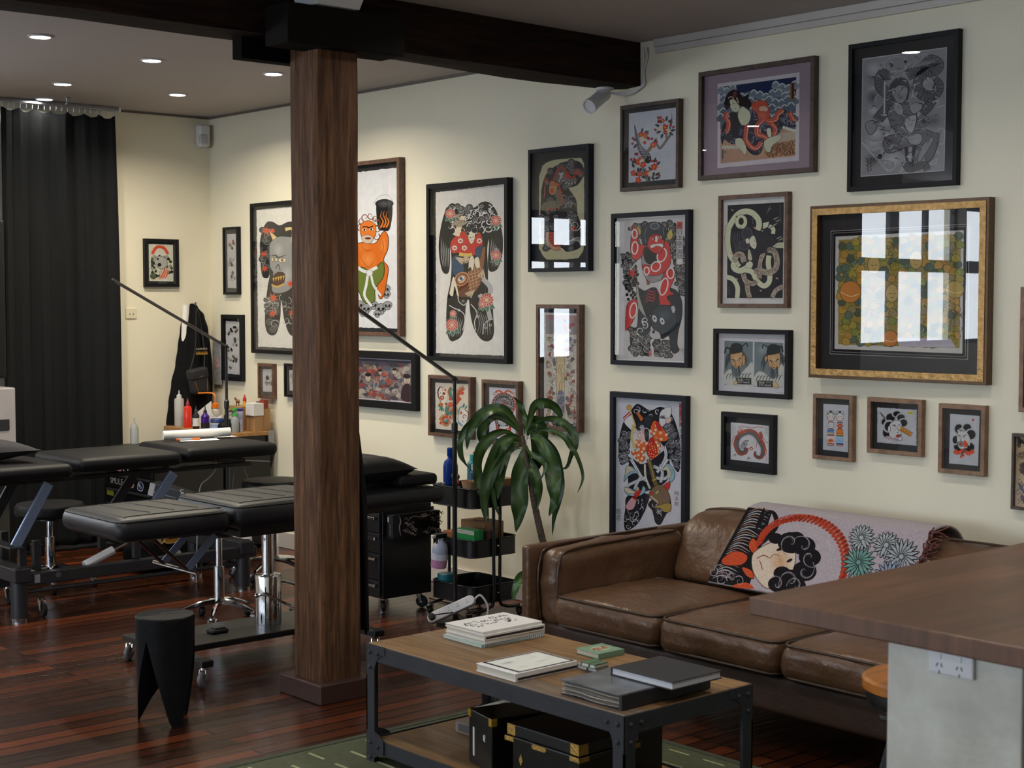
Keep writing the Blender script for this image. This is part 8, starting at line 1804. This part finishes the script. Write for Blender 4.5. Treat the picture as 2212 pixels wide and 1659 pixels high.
def art_gold(A):
    A.poly([(225, 322), (1338, 272), (1330, 1366), (222, 1330)], 'a9a6a2'); A.poly([(229, 326), (1334, 276), (1326, 1362), (226, 1326)], '141319')
    A.poly([(242, 338), (1320, 290), (1313, 1345), (238, 1312)], '8a8784'); A.poly([(246, 342), (1316, 294), (1309, 1341), (242, 1308)], '141319')
    A.poly([(266, 368), (1296, 322), (1288, 1318), (262, 1288)], 'bdb9b4'); A.poly([(295, 395), (1275, 352), (1268, 1275), (293, 1250)], '8f7d3e')
    P = [(300, 400), (1268, 360), (1262, 1268), (298, 1244)]
    for x, y in A.scatter(P, 230, 34):
        c = A.r.choice(('9a8a3c', '6f7a4a', '5a6a5c', 'a3803c', '7d8440', '4f5a4a', 'b08a44', '8a7a52'))
        A.blob([(x - 34, y + 4), (x - 10, y - 32), (x + 30, y - 16), (x + 32, y + 24), (x - 14, y + 34)], c, '2f2e22', 3, 3)
    for x, y in A.scatter(P, 90, 50): A.swirl(x, y, 26, A.r.choice(('3a3826', 'c2b060', '2f2e22')), 5, 1.1, x)
    for x, y, r in ((395, 820, 90), (725, 1200, 66), (1230, 800, 70)): A.circ(x, y, r, 'c07a3c' if x < 1000 else 'b0954e', '2f2e22', 4, 20); A.line([(x - r, y), (x, y + r * .4), (x + r * .8, y + r * .2)], 6, 'd9c08a')
    for x, y in ((740, 830), (930, 560), (590, 600)):
        A.ell(x, y, 52, 74, 'b59a5a', '2f2e22', 4); A.line([(x - 20, y), (x - 4, y + 6)], 4, K0); A.line([(x + 10, y + 4), (x + 28, y)], 4, K0); A.line([(x - 8, y + 36), (x + 12, y + 34)], 4, '6a3a2a')
    for x, y in ((1150, 560), (740, 450), (1240, 1000)):
        for k in range(9): A.line([(x - 50 + 10 * k, y - 40), (x + 10, y + 6 * k - 20), (x + 50, y + 40 - 8 * k)], 6, '2c2c2a' if k % 2 else '7a6a3c', taper=2)
    A.poly([(780, 1190), (1200, 1200), (1240, 1270), (800, 1262)], 'b0a8b4')

def art_shoki(A):
    A.poly([(95, 128), (838, 158), (832, 772), (95, 715)], 'cac9cf')
    for x0, y0, x1, y1, f in ((155, 208, 466, 668, 1), (482, 226, 785, 695, -1)):
        A.poly([(x0, y0), (x1, y0 + 16), (x1 - 2, y1), (x0 - 2, y1 - 14)], '6f7c82'); cx = (x0 + x1) / 2
        A.soft(cx - 60, y0 + 80, 70, 70, '8d989c', '6f7c82')
        hx = cx - 22 if f > 0 else cx + 55
        for k in range(44):      # wild hair and beard
            a = A.r.uniform(.0, PI); rr = A.r.uniform(70, 150); sx = A.r.choice((-1, 1)) if f > 0 else A.r.choice((-1, -1, 1))
            A.line([(hx + sx * 60, y0 + 130 + A.r.uniform(-20, 60)), (hx + sx * (60 + rr * .35), y0 + 170 + A.r.uniform(-30, 60)), (min(x1 - 8, max(x0 + 8, hx + sx * (60 + rr * .6))), y0 + 230 + A.r.uniform(-40, 90))], A.r.uniform(8, 18), A.r.choice(('2a3036', '39434a', '4a565c')), taper=1)
        A.blob([(x0 + 4, y1 - 120), (x0 + 70, y1 - 170), (hx, y1 - 90), (x1 - 60, y1 - 190), (x1 - 6, y1 - 230), (x1 - 4, y1 - 8), (x0 + 2, y1 - 22)], 'c2c2bd')
        for k in range(8): xx = x0 + 20 + 34 * k; A.line([(xx, y1 - 60), (xx + 14, y1 - 110), (xx + 44, y1 - 128)], 8, '23282c', taper=2)
        A.blob([(hx - 58, y0 + 120), (hx + 52, y0 + 110), (hx + 62, y0 + 230), (hx + 20, y0 + 320), (hx - 30, y0 + 320), (hx - 56, y0 + 230)], 'c69a6a', '3a2a20', 4)
        A.soft(hx, y0 + 190, 40, 50, 'd6b48a', 'c69a6a'); A.blob([(hx + f * 62, y0 + 180), (hx + f * 88, y0 + 150), (hx + f * 94, y0 + 220), (hx + f * 76, y0 + 260)], 'c69a6a', '3a2a20', 4) if f > 0 else A.blob([(hx - 66, y0 + 160), (hx - 96, y0 + 150), (hx - 90, y0 + 210)], 'c69a6a', '3a2a20', 4)
        A.line([(hx - 46, y0 + 190), (hx - 10, y0 + 205)], 11, '23282c'); A.line([(hx + 10, y0 + 205), (hx + 50, y0 + 175)], 11, '23282c'); eye(A, hx - 26, y0 + 212, 14, K0); eye(A, hx + 30, y0 + 200, 15, K0)
        A.line([(hx - 4, y0 + 210), (hx - 12, y0 + 260), (hx + 14, y0 + 262)], 6, '5a3a26'); A.ell(hx, y0 + 300, 16, 8, '6a3428')
        for k in range(16): A.line([(hx - 40 + 5 * k, y0 + 286 + 10 * abs(k - 8) * -.5), (hx - 46 + 6 * k, y0 + 340), (hx - 36 + 5 * k, y0 + 380)], 9, A.r.choice(('2f383e', '4a565c', '6a7478')), taper=1)
        A.blob([(hx - 72, y0 + 130), (hx - 60, y0 + 50), (hx - 10, y0 + 26), (hx + 60, y0 + 50), (hx + 62, y0 + 110), (hx, y0 + 130)], '20252b', K0, 3)
        A.line([(hx - f * 66, y0 + 90), (hx - f * 110, y0 + 70), (hx - f * 130, y0 + 130)] if f > 0 else [(hx + 60, y0 + 50), (hx + 84, y0 + 60), (hx + 92, y0 + 110)], 18, '20252b'); A.line([(hx + f * 60, y0 + 60), (hx + f * 110, y0 + 30), (hx + f * 120, y0 + 70)], 12, '20252b')
        bx0, by = (x0 + 132, y1 - 84) if f > 0 else (x0 + 32, y1 - 78)
        A.poly([(bx0, by), (bx0 + 164, by + 8), (bx0 + 164, by + 74), (bx0, by + 66)], '1c2126')
        A.text('Shoki', bx0 + 46, by + 22, 36, 'd9d9d4', 2, .78); A.text('ROYALE', bx0 + 122, by + 24, 22, 'b9b9b4', 2, .7); A.text("6'10\" Assault", bx0 + 82, by + 50, 30, 'd9d9d4', 2, .82)
        A.blob([(bx0 - 30, by + 50), (bx0, by + 26), (bx0 + 14, by + 64), (bx0 - 20, by + 74)] if f > 0 else [(bx0 + 160, by + 30), (bx0 + 200, by + 20), (bx0 + 230, by + 76), (bx0 + 180, by + 80)], 'c9b088', '3a2a20', 3)
    A.line([(720, 748), (745, 742), (770, 752), (800, 748)], 4, '8a8a90')

def art_dragonling(A):
    A.poly([(220, 1050), (632, 1092), (632, 1475), (220, 1425)], 'cdccd2')
    for p in ([(300, 1110), (350, 1090), (440, 1110), (520, 1100), (575, 1110)], [(560, 1190), (600, 1250), (625, 1265)], [(580, 1300), (610, 1340), (595, 1400)], [(270, 1180), (240, 1230), (260, 1300)], [(500, 1310), (510, 1260), (560, 1290)]): A.line(p, 6, 'b8503a')
    A.body([(490, 1350), (490, 1390), (540, 1410), (570, 1370), (570, 1300), (530, 1230), (480, 1170), (410, 1150), (330, 1180), (290, 1230), (290, 1310), (330, 1360), (380, 1350), (390, 1310)], 62, '6b686c', K0, 'c05a3c', 'b5b2b5', 13, 2.6, tw=lambda k: 20 + 34 * min(1, k * 3) * (1 if k < .85 else .8))
    A.body([(540, 1150), (555, 1200), (540, 1250)], 30, 'bf583a', K0, None, None, 12, 2.5, tw=lambda k: 26)
    A.blob([(330, 1290), (370, 1240), (420, 1240), (400, 1280), (360, 1320)], '9a979b', K0, 3); A.circ(368, 1272, 7, K0); A.poly([(400, 1258), (425, 1245), (415, 1275)], 'd9d6d2')
    A.flame(335, 1160, 60, 80, 'c8523a', 6)
    for x, y in ((270, 1370), (420, 1405)):
        for k in range(4): A.line([(x, y), (x + 18 * cos(k * .9 + .4), y + 26 * sin(k * .6 + .5)), (x + 34 * cos(k * .9 + .4), y + 22)], 5, '3a383c', taper=1)
    A.star(446, 1318, 24, 'c9482c', 6, 0, .6); A.circ(446, 1322, 8, 'e0d8d0'); A.ell(252, 1122, 20, 40, None, '77747a', 3)
    A.line([(592, 1105), (624, 1108), (620, 1190), (590, 1186), (592, 1105)], 3, '77747a', smooth=False)
    for i in range(3): A.line([(600, 1118 + 20 * i), (614, 1126 + 20 * i)], 5, '4a484c'); A.line([(246, 1104 + 16 * i), (258, 1110 + 16 * i)], 4, '4a484c')
    A.line([(608, 1405), (612, 1460)], 5, 'b98a88')

def art_dolls(A):
    A.poly([(198, 195), (506, 212), (500, 756), (192, 724)], 'b9bcc4')
    for x, y, s in ((290, 340, 0), (402, 345, 1)):
        A.blob([(x - 48, y - 10), (x - 36, y - 56), (x, y - 64), (x + 40, y - 54), (x + 48, y - 8), (x + 34, y + 38), (x, y + 46), (x - 34, y + 38)], 'd6d2cc', K0, 5)
        A.line([(x - 42, y - 24), (x, y - 52), (x + 42, y - 22)], 10, K0 if not s else '3a62a0'); A.blob([(x - 14, y - 60), (x + 14, y - 60), (x, y - 36)], K0)
        for d in (-1, 1): A.line([(x + d * 30, y - 18), (x + d * 12, y - 20)], 4, K0); A.ell(x + d * 20, y - 2, 8, 4, K0); A.circ(x + d * 24, y + 20, 6, 'c0504a'); A.blob([(x + d * 48, y - 8), (x + d * 40, y + 10), (x + d * 36, y + 34), (x + d * 46, y + 20)], K0 if not s else 'b5443c')
        A.line([(x, y), (x + 3, y + 12)], 3, K0); A.ell(x, y + 24, 6, 3, 'b0302c')
        A.ell(x, y + 70, 34, 13, 'c0492f' if not s else K0); A.ell(x, y + 104, 40, 38, 'ccd0d2' if not s else 'd9d4cc', K0, 4)
        if s: A.flower(x, y + 106, 32, 'c8432f', '7a2a1c', 6, 3, 'dcb848', 1, .3)
        else: A.line([(x - 30, y + 96), (x + 30, y + 100)], 5, '5a9a8a'); A.line([(x - 30, y + 116), (x + 30, y + 118)], 5, 'c0492f')
        A.ell(x, y + 148, 28, 12, 'c0492f', K0, 3); A.poly([(x - 46, y + 160), (x + 42, y + 164), (x + 40, y + 330), (x - 46, y + 326)], 'd3cfc4'); A.ell(x - 2, y + 162, 45, 18, '4f78b8' if not s else 'd07a2c', K0, 3)
        for k, c in enumerate(('4f78b8', 'd8c24a', '4f78b8', 'b8442f') if not s else ('d07a2c', 'c0492f', 'c9a83a', '232a4a')): A.poly([(x - 46, y + 174 + 13 * k), (x + 42, y + 178 + 13 * k), (x + 42, y + 191 + 13 * k), (x - 46, y + 187 + 13 * k)], c)
        if not s:
            for k in range(7): A.leaf(x - 2, y + 300, 56, 12, 200 + 23 * k, 'c8432f')
            A.ell(x - 2, y + 300, 16, 12, 'c9a83a')
        else:
            A.poly([(x - 46, y + 230), (x + 42, y + 234), (x + 41, y + 310), (x - 46, y + 306)], '8fb4d8')
            for k in range(5): A.flower(x - 32 + 16 * k, y + 256 + 26 * (k % 2), 12, 'b9d0e6', '5a86b8', 5, 2, '5a86b8', 1)
        A.poly([(x - 46, y + 306), (x + 41, y + 310), (x + 41, y + 326), (x - 46, y + 322)], '232a4a' if s else 'b8442f'); A.line([(x - 46, y + 330), (x - 2, y + 338), (x + 40, y + 333)], 8, 'b8442f' if s else '232a4a')

def art_sword_head(A):
    deckle(A, [(812, 236), (1284, 264), (1288, 668), (818, 628)], 'b4b7be', 3)
    for x, y, rx, ry in ((930, 400, 70, 50), (975, 350, 60, 50), (1050, 310, 50, 34), (1100, 350, 50, 40), (1130, 410, 50, 44), (930, 520, 50, 60), (960, 450, 60, 60)): A.soft(x, y, rx * 1.25, ry * 1.25, '232327', 'b4b7be'); A.ell(x, y, rx * .9, ry * .9, '19191c')
    A.blob([(960, 440), (1010, 390), (1080, 385), (1110, 430), (1105, 500), (1110, 570), (1120, 600), (1050, 612), (1000, 590), (960, 540)], 'c6c6c8', K0, 5)
    A.blob([(945, 460), (970, 440), (975, 500), (950, 520)], 'c6c6c8', K0, 4); A.line([(1000, 440), (1035, 432)], 8, K0); A.line([(1070, 430), (1095, 420)], 7, K0); A.ell(1030, 446, 16, 6, '8a4a6a'); A.ell(1080, 444, 14, 5, '8a4a6a')
    A.line([(1050, 455), (1080, 510), (1050, 520)], 5, K0); A.blob([(1040, 560), (1070, 540), (1105, 545), (1080, 575)], 'a83a34', K0, 3); A.line([(1020, 480), (1040, 490)], 8, 'c99a4a')
    A.line([(1090, 470), (1150, 500), (1230, 545)], 52, K0); A.line([(1090, 470), (1150, 500), (1228, 544)], 42, 'c98a2c')
    for k in range(5): A.line([(1110 + 22 * k, 470 + 12 * k), (1104 + 22 * k, 506 + 12 * k)], 7, '6a3a18', smooth=False)
    A.line([(840, 285), (880, 330), (920, 375)], 18, '5a2a30', taper=2); A.line([(846, 292), (890, 350)], 6, 'd0a0a0', taper=2)
    for k in range(6): A.soft(940 + 24 * k, 575 + 8 * (k % 2) + 4 * k, 26, 18, 'b04a6a' if k < 2 else '8a5a62', 'b4b7be')
    A.poly([(1178, 282), (1240, 286), (1240, 316), (1178, 312)], 'c9b83a')
    for k in range(4): A.line([(1186 + 13 * k, 292), (1192 + 13 * k, 306)], 4, '3a3a2a')
    for k in range(9): A.line([(1262, 300 + 12 * k), (1268, 306 + 12 * k)], 4, '6a6a70')
    A.circ(1258, 284, 8, None, '6a6a70', 3)

def art_samurai_head(A):
    A.poly([(1646, 318), (2005, 328), (2008, 915), (1654, 898)], 'b9bcc2')
    for x, y, rx, ry in ((1760, 490, 56, 60), (1860, 480, 56, 60), (1910, 550, 60, 60), (1770, 700, 70, 60), (1900, 700, 60, 60), (1720, 620, 36, 50)): A.soft(x, y, rx * 1.25, ry * 1.2, '232226', 'b9bcc2'); A.ell(x, y, rx * .9, ry * .9, '19181b')
    A.blob([(1740, 560), (1770, 510), (1830, 510), (1870, 570), (1880, 650), (1840, 720), (1780, 720), (1745, 660)], 'c9c9c8', K0, 5)
    A.line([(1745, 520), (1800, 490), (1880, 580), (1890, 680)], 22, 'd6d6d4'); A.line([(1745, 520), (1800, 490), (1880, 580), (1890, 680)], 3, K0)
    for k in range(6): A.line([(1750 + 14 * k, 480 + 4 * k), (1770 + 12 * k, 520)], 5, K0)
    A.line([(1750, 560), (1790, 575)], 9, K0); A.line([(1810, 578), (1850, 555)], 9, K0); eye(A, 1768, 585, 13, 'b5a03a'); eye(A, 1828, 585, 13, 'b5a03a'); A.line([(1795, 590), (1782, 630), (1810, 632)], 6, K0)
    A.blob([(1750, 650), (1790, 635), (1830, 650), (1820, 690), (1770, 690)], '8f8f90', K0, 4); A.blob([(1770, 655), (1810, 655), (1800, 680), (1780, 678)], 'b8342c', K0, 3)
    A.blob([(1830, 620), (1870, 650), (1870, 700), (1830, 690)], 'd0502c')
    for k in range(11): A.leaf(1740 + 18 * k, 730 + 16 * sin(k), 66, 26, 100 - 8 * k + 30, 'd8502c')
    for x, y, r in ((1725, 775, 9), (1800, 815, 16), (1830, 800, 14), (1940, 755, 14), (1740, 745, 12)): A.circ(x, y, r, 'cf4a2c')
    A.line([(1850, 710), (1800, 800)], 26, K0); A.line([(1846, 716), (1802, 796)], 12, '8a6a72'); A.ell(1855, 706, 18, 8, 'c9c9cc', K0, 3)
    A.poly([(1957, 356), (1982, 357), (1980, 492), (1955, 490)], 'c6c8cc')
    for k in range(9): A.line([(1964, 370 + 13 * k), (1974, 374 + 13 * k)], 4, '55555a')
    A.circ(1928, 378, 16, 'b9505a'); A.circ(1925, 412, 5, 'b9505a')

def art_dragonskull(A):
    A.poly([(132, 256), (308, 262), (305, 530), (130, 526)], 'cfd0c4')
    for k in range(12): a = rad(190 + 15 * k); A.line([(210 + 40 * cos(a), 320 + 36 * sin(a)), (210 + 64 * cos(a + .2), 318 + 54 * sin(a + .2))], 7, 'd2502c', taper=1)
    A.line([(155, 330), (190, 280), (240, 285), (270, 330)], 22, 'd2502c')
    for x, y in A.scatter([(150, 350), (280, 340), (300, 460), (150, 510)], 40, 12): A.blob([(x - 10, y), (x, y - 12), (x + 12, y), (x, y + 12)], A.r.choice(('2f3a30', '1c1c1e', '55604a', '9a9a94', 'b9b9b0')), K0, 1.5, 3)
    A.blob([(170, 380), (200, 345), (250, 360), (262, 410), (220, 440), (185, 420)], 'b0b0aa', K0, 3); A.circ(206, 408, 14, '1c1c1e'); A.circ(195, 366, 8, '1c1c1e'); eye(A, 180, 435, 9, 'd8b83a')
    for k in range(6): A.line([(190 + 10 * k, 515), (220 + 8 * k, 480), (240 + 6 * k, 430)], 9, 'c8542f' if k % 2 else 'e0a48a', taper=2)
    A.circ(160, 490, 22, '5c6a4a', K0, 3); A.swirl(160, 490, 16, '1c1c1e', 4, 1.4); A.circ(270, 380, 5, 'd8b83a'); A.circ(165, 350, 5, 'd8b83a')
def sketch_fig(A, x, y, s, cols=('2c2c2e', '6a6a6a', '9a9a9a')):
    for _ in range(9):
        xx, yy = x + A.r.uniform(-s, s), y + A.r.uniform(-s, s)
        if A.r.random() < .5: A.swirl(xx, yy, s * .5, A.r.choice(cols), s * .1, 1, A.r.uniform(0, 6))
        else: A.blob([(xx - s * .4, yy), (xx, yy - s * .5), (xx + s * .4, yy + s * .1), (xx, yy + s * .5)], A.r.choice(cols), cols[0], s * .06, 3)
    A.line([(x - s, y + s), (x, y), (x + s, y - s)], s * .12, cols[0], taper=2)
def art_trio(A):
    deckle(A, [(678, 188), (762, 182), (775, 572), (688, 572)], 'bcbcbe', 1.5)
    sketch_fig(A, 722, 262, 26, ('2c2c2e', '8a6a66', '9a5a54')); sketch_fig(A, 730, 380, 28); sketch_fig(A, 730, 490, 28, ('4a4a4c', '8a8a8a', 'aaa'))
def art_insects(A):
    deckle(A, [(666, 808), (788, 812), (800, 1192), (675, 1182)], 'c4c4c8', 1.5)
    for x, y, s in ((705, 885, 22), (757, 870, 20), (752, 955, 24), (708, 1005, 18), (757, 1075, 22), (706, 1085, 14), (712, 1145, 12)): sketch_fig(A, x, y, s, ('1f1f21', '4a4846', '6a5a50'))
def art_skullbox(A):
    deckle(A, [(934, 1150), (1020, 1148), (1026, 1312), (940, 1314)], 'b9b8ba', 1.5); sketch_fig(A, 980, 1225, 34, ('2c2c2e', '7a6460', '9a9a9a')); A.skull(985, 1245, 20)
def art_little(A):
    A.poly([(1120, 1160), (1200, 1160), (1200, 1310), (1122, 1308)], 'b9b8ba'); sketch_fig(A, 1160, 1230, 34)
def art_plain(c):
    def f(A): A.quad(30, 30, 270, 270, c); A.flower(150, 150, 60, '8a5a4a', '2a2a2a', 8, 3)
    return f
def art_birds(A):
    A.quad(14, 8, 290, 392, 'b39b78')
    for x, y, s in ((45, 40, 26), (40, 110, 22), (60, 190, 30), (45, 280, 30), (50, 350, 26), (160, 100, 44), (180, 260, 50)): sketch_fig(A, x, y, s, ('2a2628', '4a3a4a', '5a4a3a'))
    A.leaf(20, 30, 60, 16, 30, '2a2628'); A.leaf(30, 260, 70, 18, 60, '3a3450'); A.flower(46, 115, 18, 'b39b78', '2a2628', 8, 3)

picture('small black frame with a fiery dragon skull on white paper on the end wall', (5.14, 5.409, 1.783, 2.119), ((95, 216), (345, 224), (340, 570), (92, 568)), .022, .03, m_frame_k, m_mat_k, art_dragonskull, 'end', 2)
picture('narrow black frame with three small ink sketches one above another, nearest the far corner', (-9.551, -9.348, 1.728, 2.204), ((650, 143), (795, 130), (808, 618), (662, 620)), .018, .03, m_frame_k, m_mat_g, art_trio, seed=3)
picture('black frame with seven ink insect sketches beside the hanging jacket', (-9.586, -9.304, 1.117, 1.587), ((637, 762), (825, 760), (836, 1242), (650, 1230)), .03, .03, m_frame_k, m_mat_k, art_insects, seed=4)
picture('large black frame with a grey horned demon mask, partly hidden behind the post', (-9.166, -8.436, 1.324, 2.354), ((862, -33), (1284, -70), (1290, 1058), (866, 1035)), .025, .04, m_frame_k, m_mat_g, art_hannya, seed=5)
picture('small walnut frame with a grey skull sketch above the far workbench', (-9.101, -8.899, 1.013, 1.255), ((905, 1106), (1040, 1110), (1050, 1367), (915, 1360)), .02, .03, m_walnut, m_mat_g, art_skullbox, seed=6)
picture('small black frame half hidden behind the left edge of the post', (-8.77, -8.57, 1.038, 1.263), ((1095, 1111), (1211, 1118), (1214, 1360), (1095, 1350)), .018, .03, m_frame_k, m_mat_k, art_little, seed=7)
picture('large walnut frame with an orange demon holding a fiery vessel, cut off by the post', (-8.18, -7.451, 1.468, 2.556), ((-65, 67), (318, 28), (318, 1030), (-60, 1019)), .024, .045, m_walnut, m_mat_k, art_demon, seed=8)
picture('wide black frame with a crowded panoramic figure print below the orange demon', (-8.05, -7.308, 1.019, 1.373), ((5, 1105), (410, 1122), (412, 1440), (8, 1413)), .045, .035, m_frame_k, m_mat_k, art_panorama, seed=9)
picture('large black frame with a bodysuit design of a red-robed boy wrestling a brown carp', (-7.188, -6.456, 1.333, 2.376), ((42, 115), (722, 50), (722, 1612), (48, 1580)), .026, .045, m_frame_k, m_mat_k, art_koi, seed=10)
picture('walnut frame with two folk masks and an orange dragon, behind the boom lamp pole', (-7.183, -6.783, .883, 1.246), ((112, 132), (1030, 178), (1050, 1440), (132, 1360)), .02, .04, m_walnut, m_mat_k, art_masks, seed=11)
picture('walnut frame with a red-corded grey wave emblem, behind the dracaena leaves', (-6.687, -6.369, .872, 1.238), ((1185, 222), (1980, 262), (1990, 1575), (1207, 1502)), .02, .04, m_walnut, m_mat_k, art_drum, seed=12)
picture('black frame with a dragon sleeve design on cream rounded paper and window reflections', (-6.289, -5.811, 1.846, 2.514), ((55, 142), (808, 60), (808, 1580), (55, 1588)), .02, .04, m_frame_n, m_mat_k, art_sleeve, seed=13)
picture('tall narrow walnut frame with a comic-like strip of little figures above the dracaena', (-6.223, -5.877, .984, 1.668), ((65, 66), (628, 74), (620, 1588), (61, 1554)), .022, .04, m_walnut, m_mat_k, art_strip, seed=14)
picture('dark walnut frame with red blossoms and a bird on a branch', (-5.586, -5.178, 2.25, 2.688), ((90, 180), (1110, 80), (1090, 1535), (85, 1570)), .018, .035, m_walnut_d, m_mat_k, art_blossom, seed=15)
picture('black-framed tall poster of a red boy warrior on a dark bear, with Japanese lettering', (-5.65, -5.107, 1.357, 2.139), ((78, 100), (855, 53), (848, 1590), (75, 1552)), .024, .035, m_frame_n, m_paper, art_bear, seed=16)
picture('black-framed tall poster of an orange-robed figure with a fan, partly behind the sofa', (-5.654, -5.118, .434, 1.216), ((73, 47), (948, 102), (940, 1838), (70, 1697)), .029, .035, m_frame_n, m_paper, art_peach, seed=17)
picture('dark walnut frame with mauve mount showing a reclining woman and a red octopus', (-5.051, -4.351, 2.276, 2.80), ((80, 273), (1545, 52), (1560, 1492), (92, 1600)), .022, .035, m_walnut_d, m_mat_p, art_octopus, seed=18)
picture('large black frame with a grey ink warrior and coiling dragon, top right of the gallery', (-4.169, -3.61, 2.176, 2.825), ((38, 203), (1145, 52), (1130, 1572), (25, 1620)), .021, .03, m_frame_k, m_mat_k, art_ink, seed=19)
picture('walnut frame with a pale woman and cream serpents on a black ground', (-4.923, -4.497, 1.656, 2.195), ((107, 130), (1035, 82), (1022, 1580), (93, 1562)), .02, .03, m_walnut, m_paper, art_snake, seed=20)
picture('big gilded frame with black mount and strong window reflections in its glass', (-4.334, -3.445, 1.342, 2.117), ((72, 122), (1512, 60), (1492, 1570), (65, 1522)), .042, .045, M('gilt edge timber', '5a4025', .4, .3, var=.2, vs=30), m_mat_k, art_gold, seed=21, lip=(.014, m_gold), tilt=rad(2.2))
picture('black frame with twin mugshot portraits of a bearded man in a cap', (-4.945, -4.482, 1.231, 1.554), ((57, 85), (868, 112), (862, 818), (55, 752)), .022, .035, m_frame_k, m_paper, art_shoki, seed=22)
picture('black frame with a small grey and red coiled dragon on white, above the sofa back', (-4.895, -4.569, .87, 1.152), ((133, 940), (708, 985), (705, 1588), (132, 1522)), .022, .03, m_frame_k, m_mat_k, art_dragonling, seed=23)
picture('pale walnut frame with two wooden kokeshi dolls, leftmost of the three below the gilded frame', (-4.343, -4.122, .966, 1.265), ((95, 75), (585, 105), (575, 872), (85, 825)), .018, .03, m_wal_lt, m_mat_k, art_dolls, seed=24)
picture('pale walnut landscape frame with a severed head and a sword, below the gilded frame', (-4.045, -3.762, 1.017, 1.264), ((712, 118), (1370, 152), (1370, 795), (715, 740)), .019, .03, m_wal_lt, m_mat_k, art_sword_head, seed=25)
picture('pale walnut frame with a bearded samurai head over flames, below the gilded frame', (-3.68, -3.457, .959, 1.255), ((1525, 198), (2095, 205), (2110, 1038), (1543, 1005)), .019, .03, m_wal_lt, m_mat_k, art_samurai_head, seed=26)
picture('walnut frame cut off by the right edge of the photo beside the gilded frame', (-3.304, -2.95, 1.239, 1.747), ((0, 0), (300, 0), (300, 400), (0, 400)), .02, .035, m_wal_lt, m_mat_k, art_plain('8a8478'), seed=27)
picture('dark frame with bird sketches on tan paper, cut off by the right edge', (-3.334, -3.08, .838, 1.15), ((0, 0), (300, 0), (300, 400), (0, 400)), .012, .03, m_walnut_d, m_mat_k, art_birds, seed=28)
# ------------------------------------------------------------------ light and camera
w = bpy.data.worlds.new('daylight'); SC.world = w; w.use_nodes = True
bg = w.node_tree.nodes['Background']; bg.inputs[0].default_value = (.86, .93, 1.0, 1); bg.inputs[1].default_value = 14.0
cam = bpy.data.cameras.new('camera'); co = bpy.data.objects.new('camera', cam); COL.objects.link(co)
co.location = (0, 0, 1.7); cam.sensor_width = 36; cam.lens = 3302 / 2212 * 36
yaw = rad(41.3); pit = math.atan(184.5 / 3302)
fw = Vector((-cos(yaw) * cos(pit), sin(yaw) * cos(pit), -sin(pit)))
co.rotation_euler = fw.to_track_quat('-Z', 'Y').to_euler()
cam.dof.use_dof = True; cam.dof.focus_distance = 8.2; cam.dof.aperture_fstop = 7.0
cam.clip_end = 100
SC.camera = co
SC.view_settings.view_transform = 'Standard'; SC.view_settings.look = 'None'; SC.view_settings.exposure = 0
SC.cycles.use_denoising = True
SC.cycles.max_bounces = 10; SC.cycles.diffuse_bounces = 5; SC.cycles.glossy_bounces = 5; SC.cycles.transparent_max_bounces = 16; SC.cycles.sample_clamp_indirect = 8; SC.cycles.caustics_reflective = False; SC.cycles.caustics_refractive = False
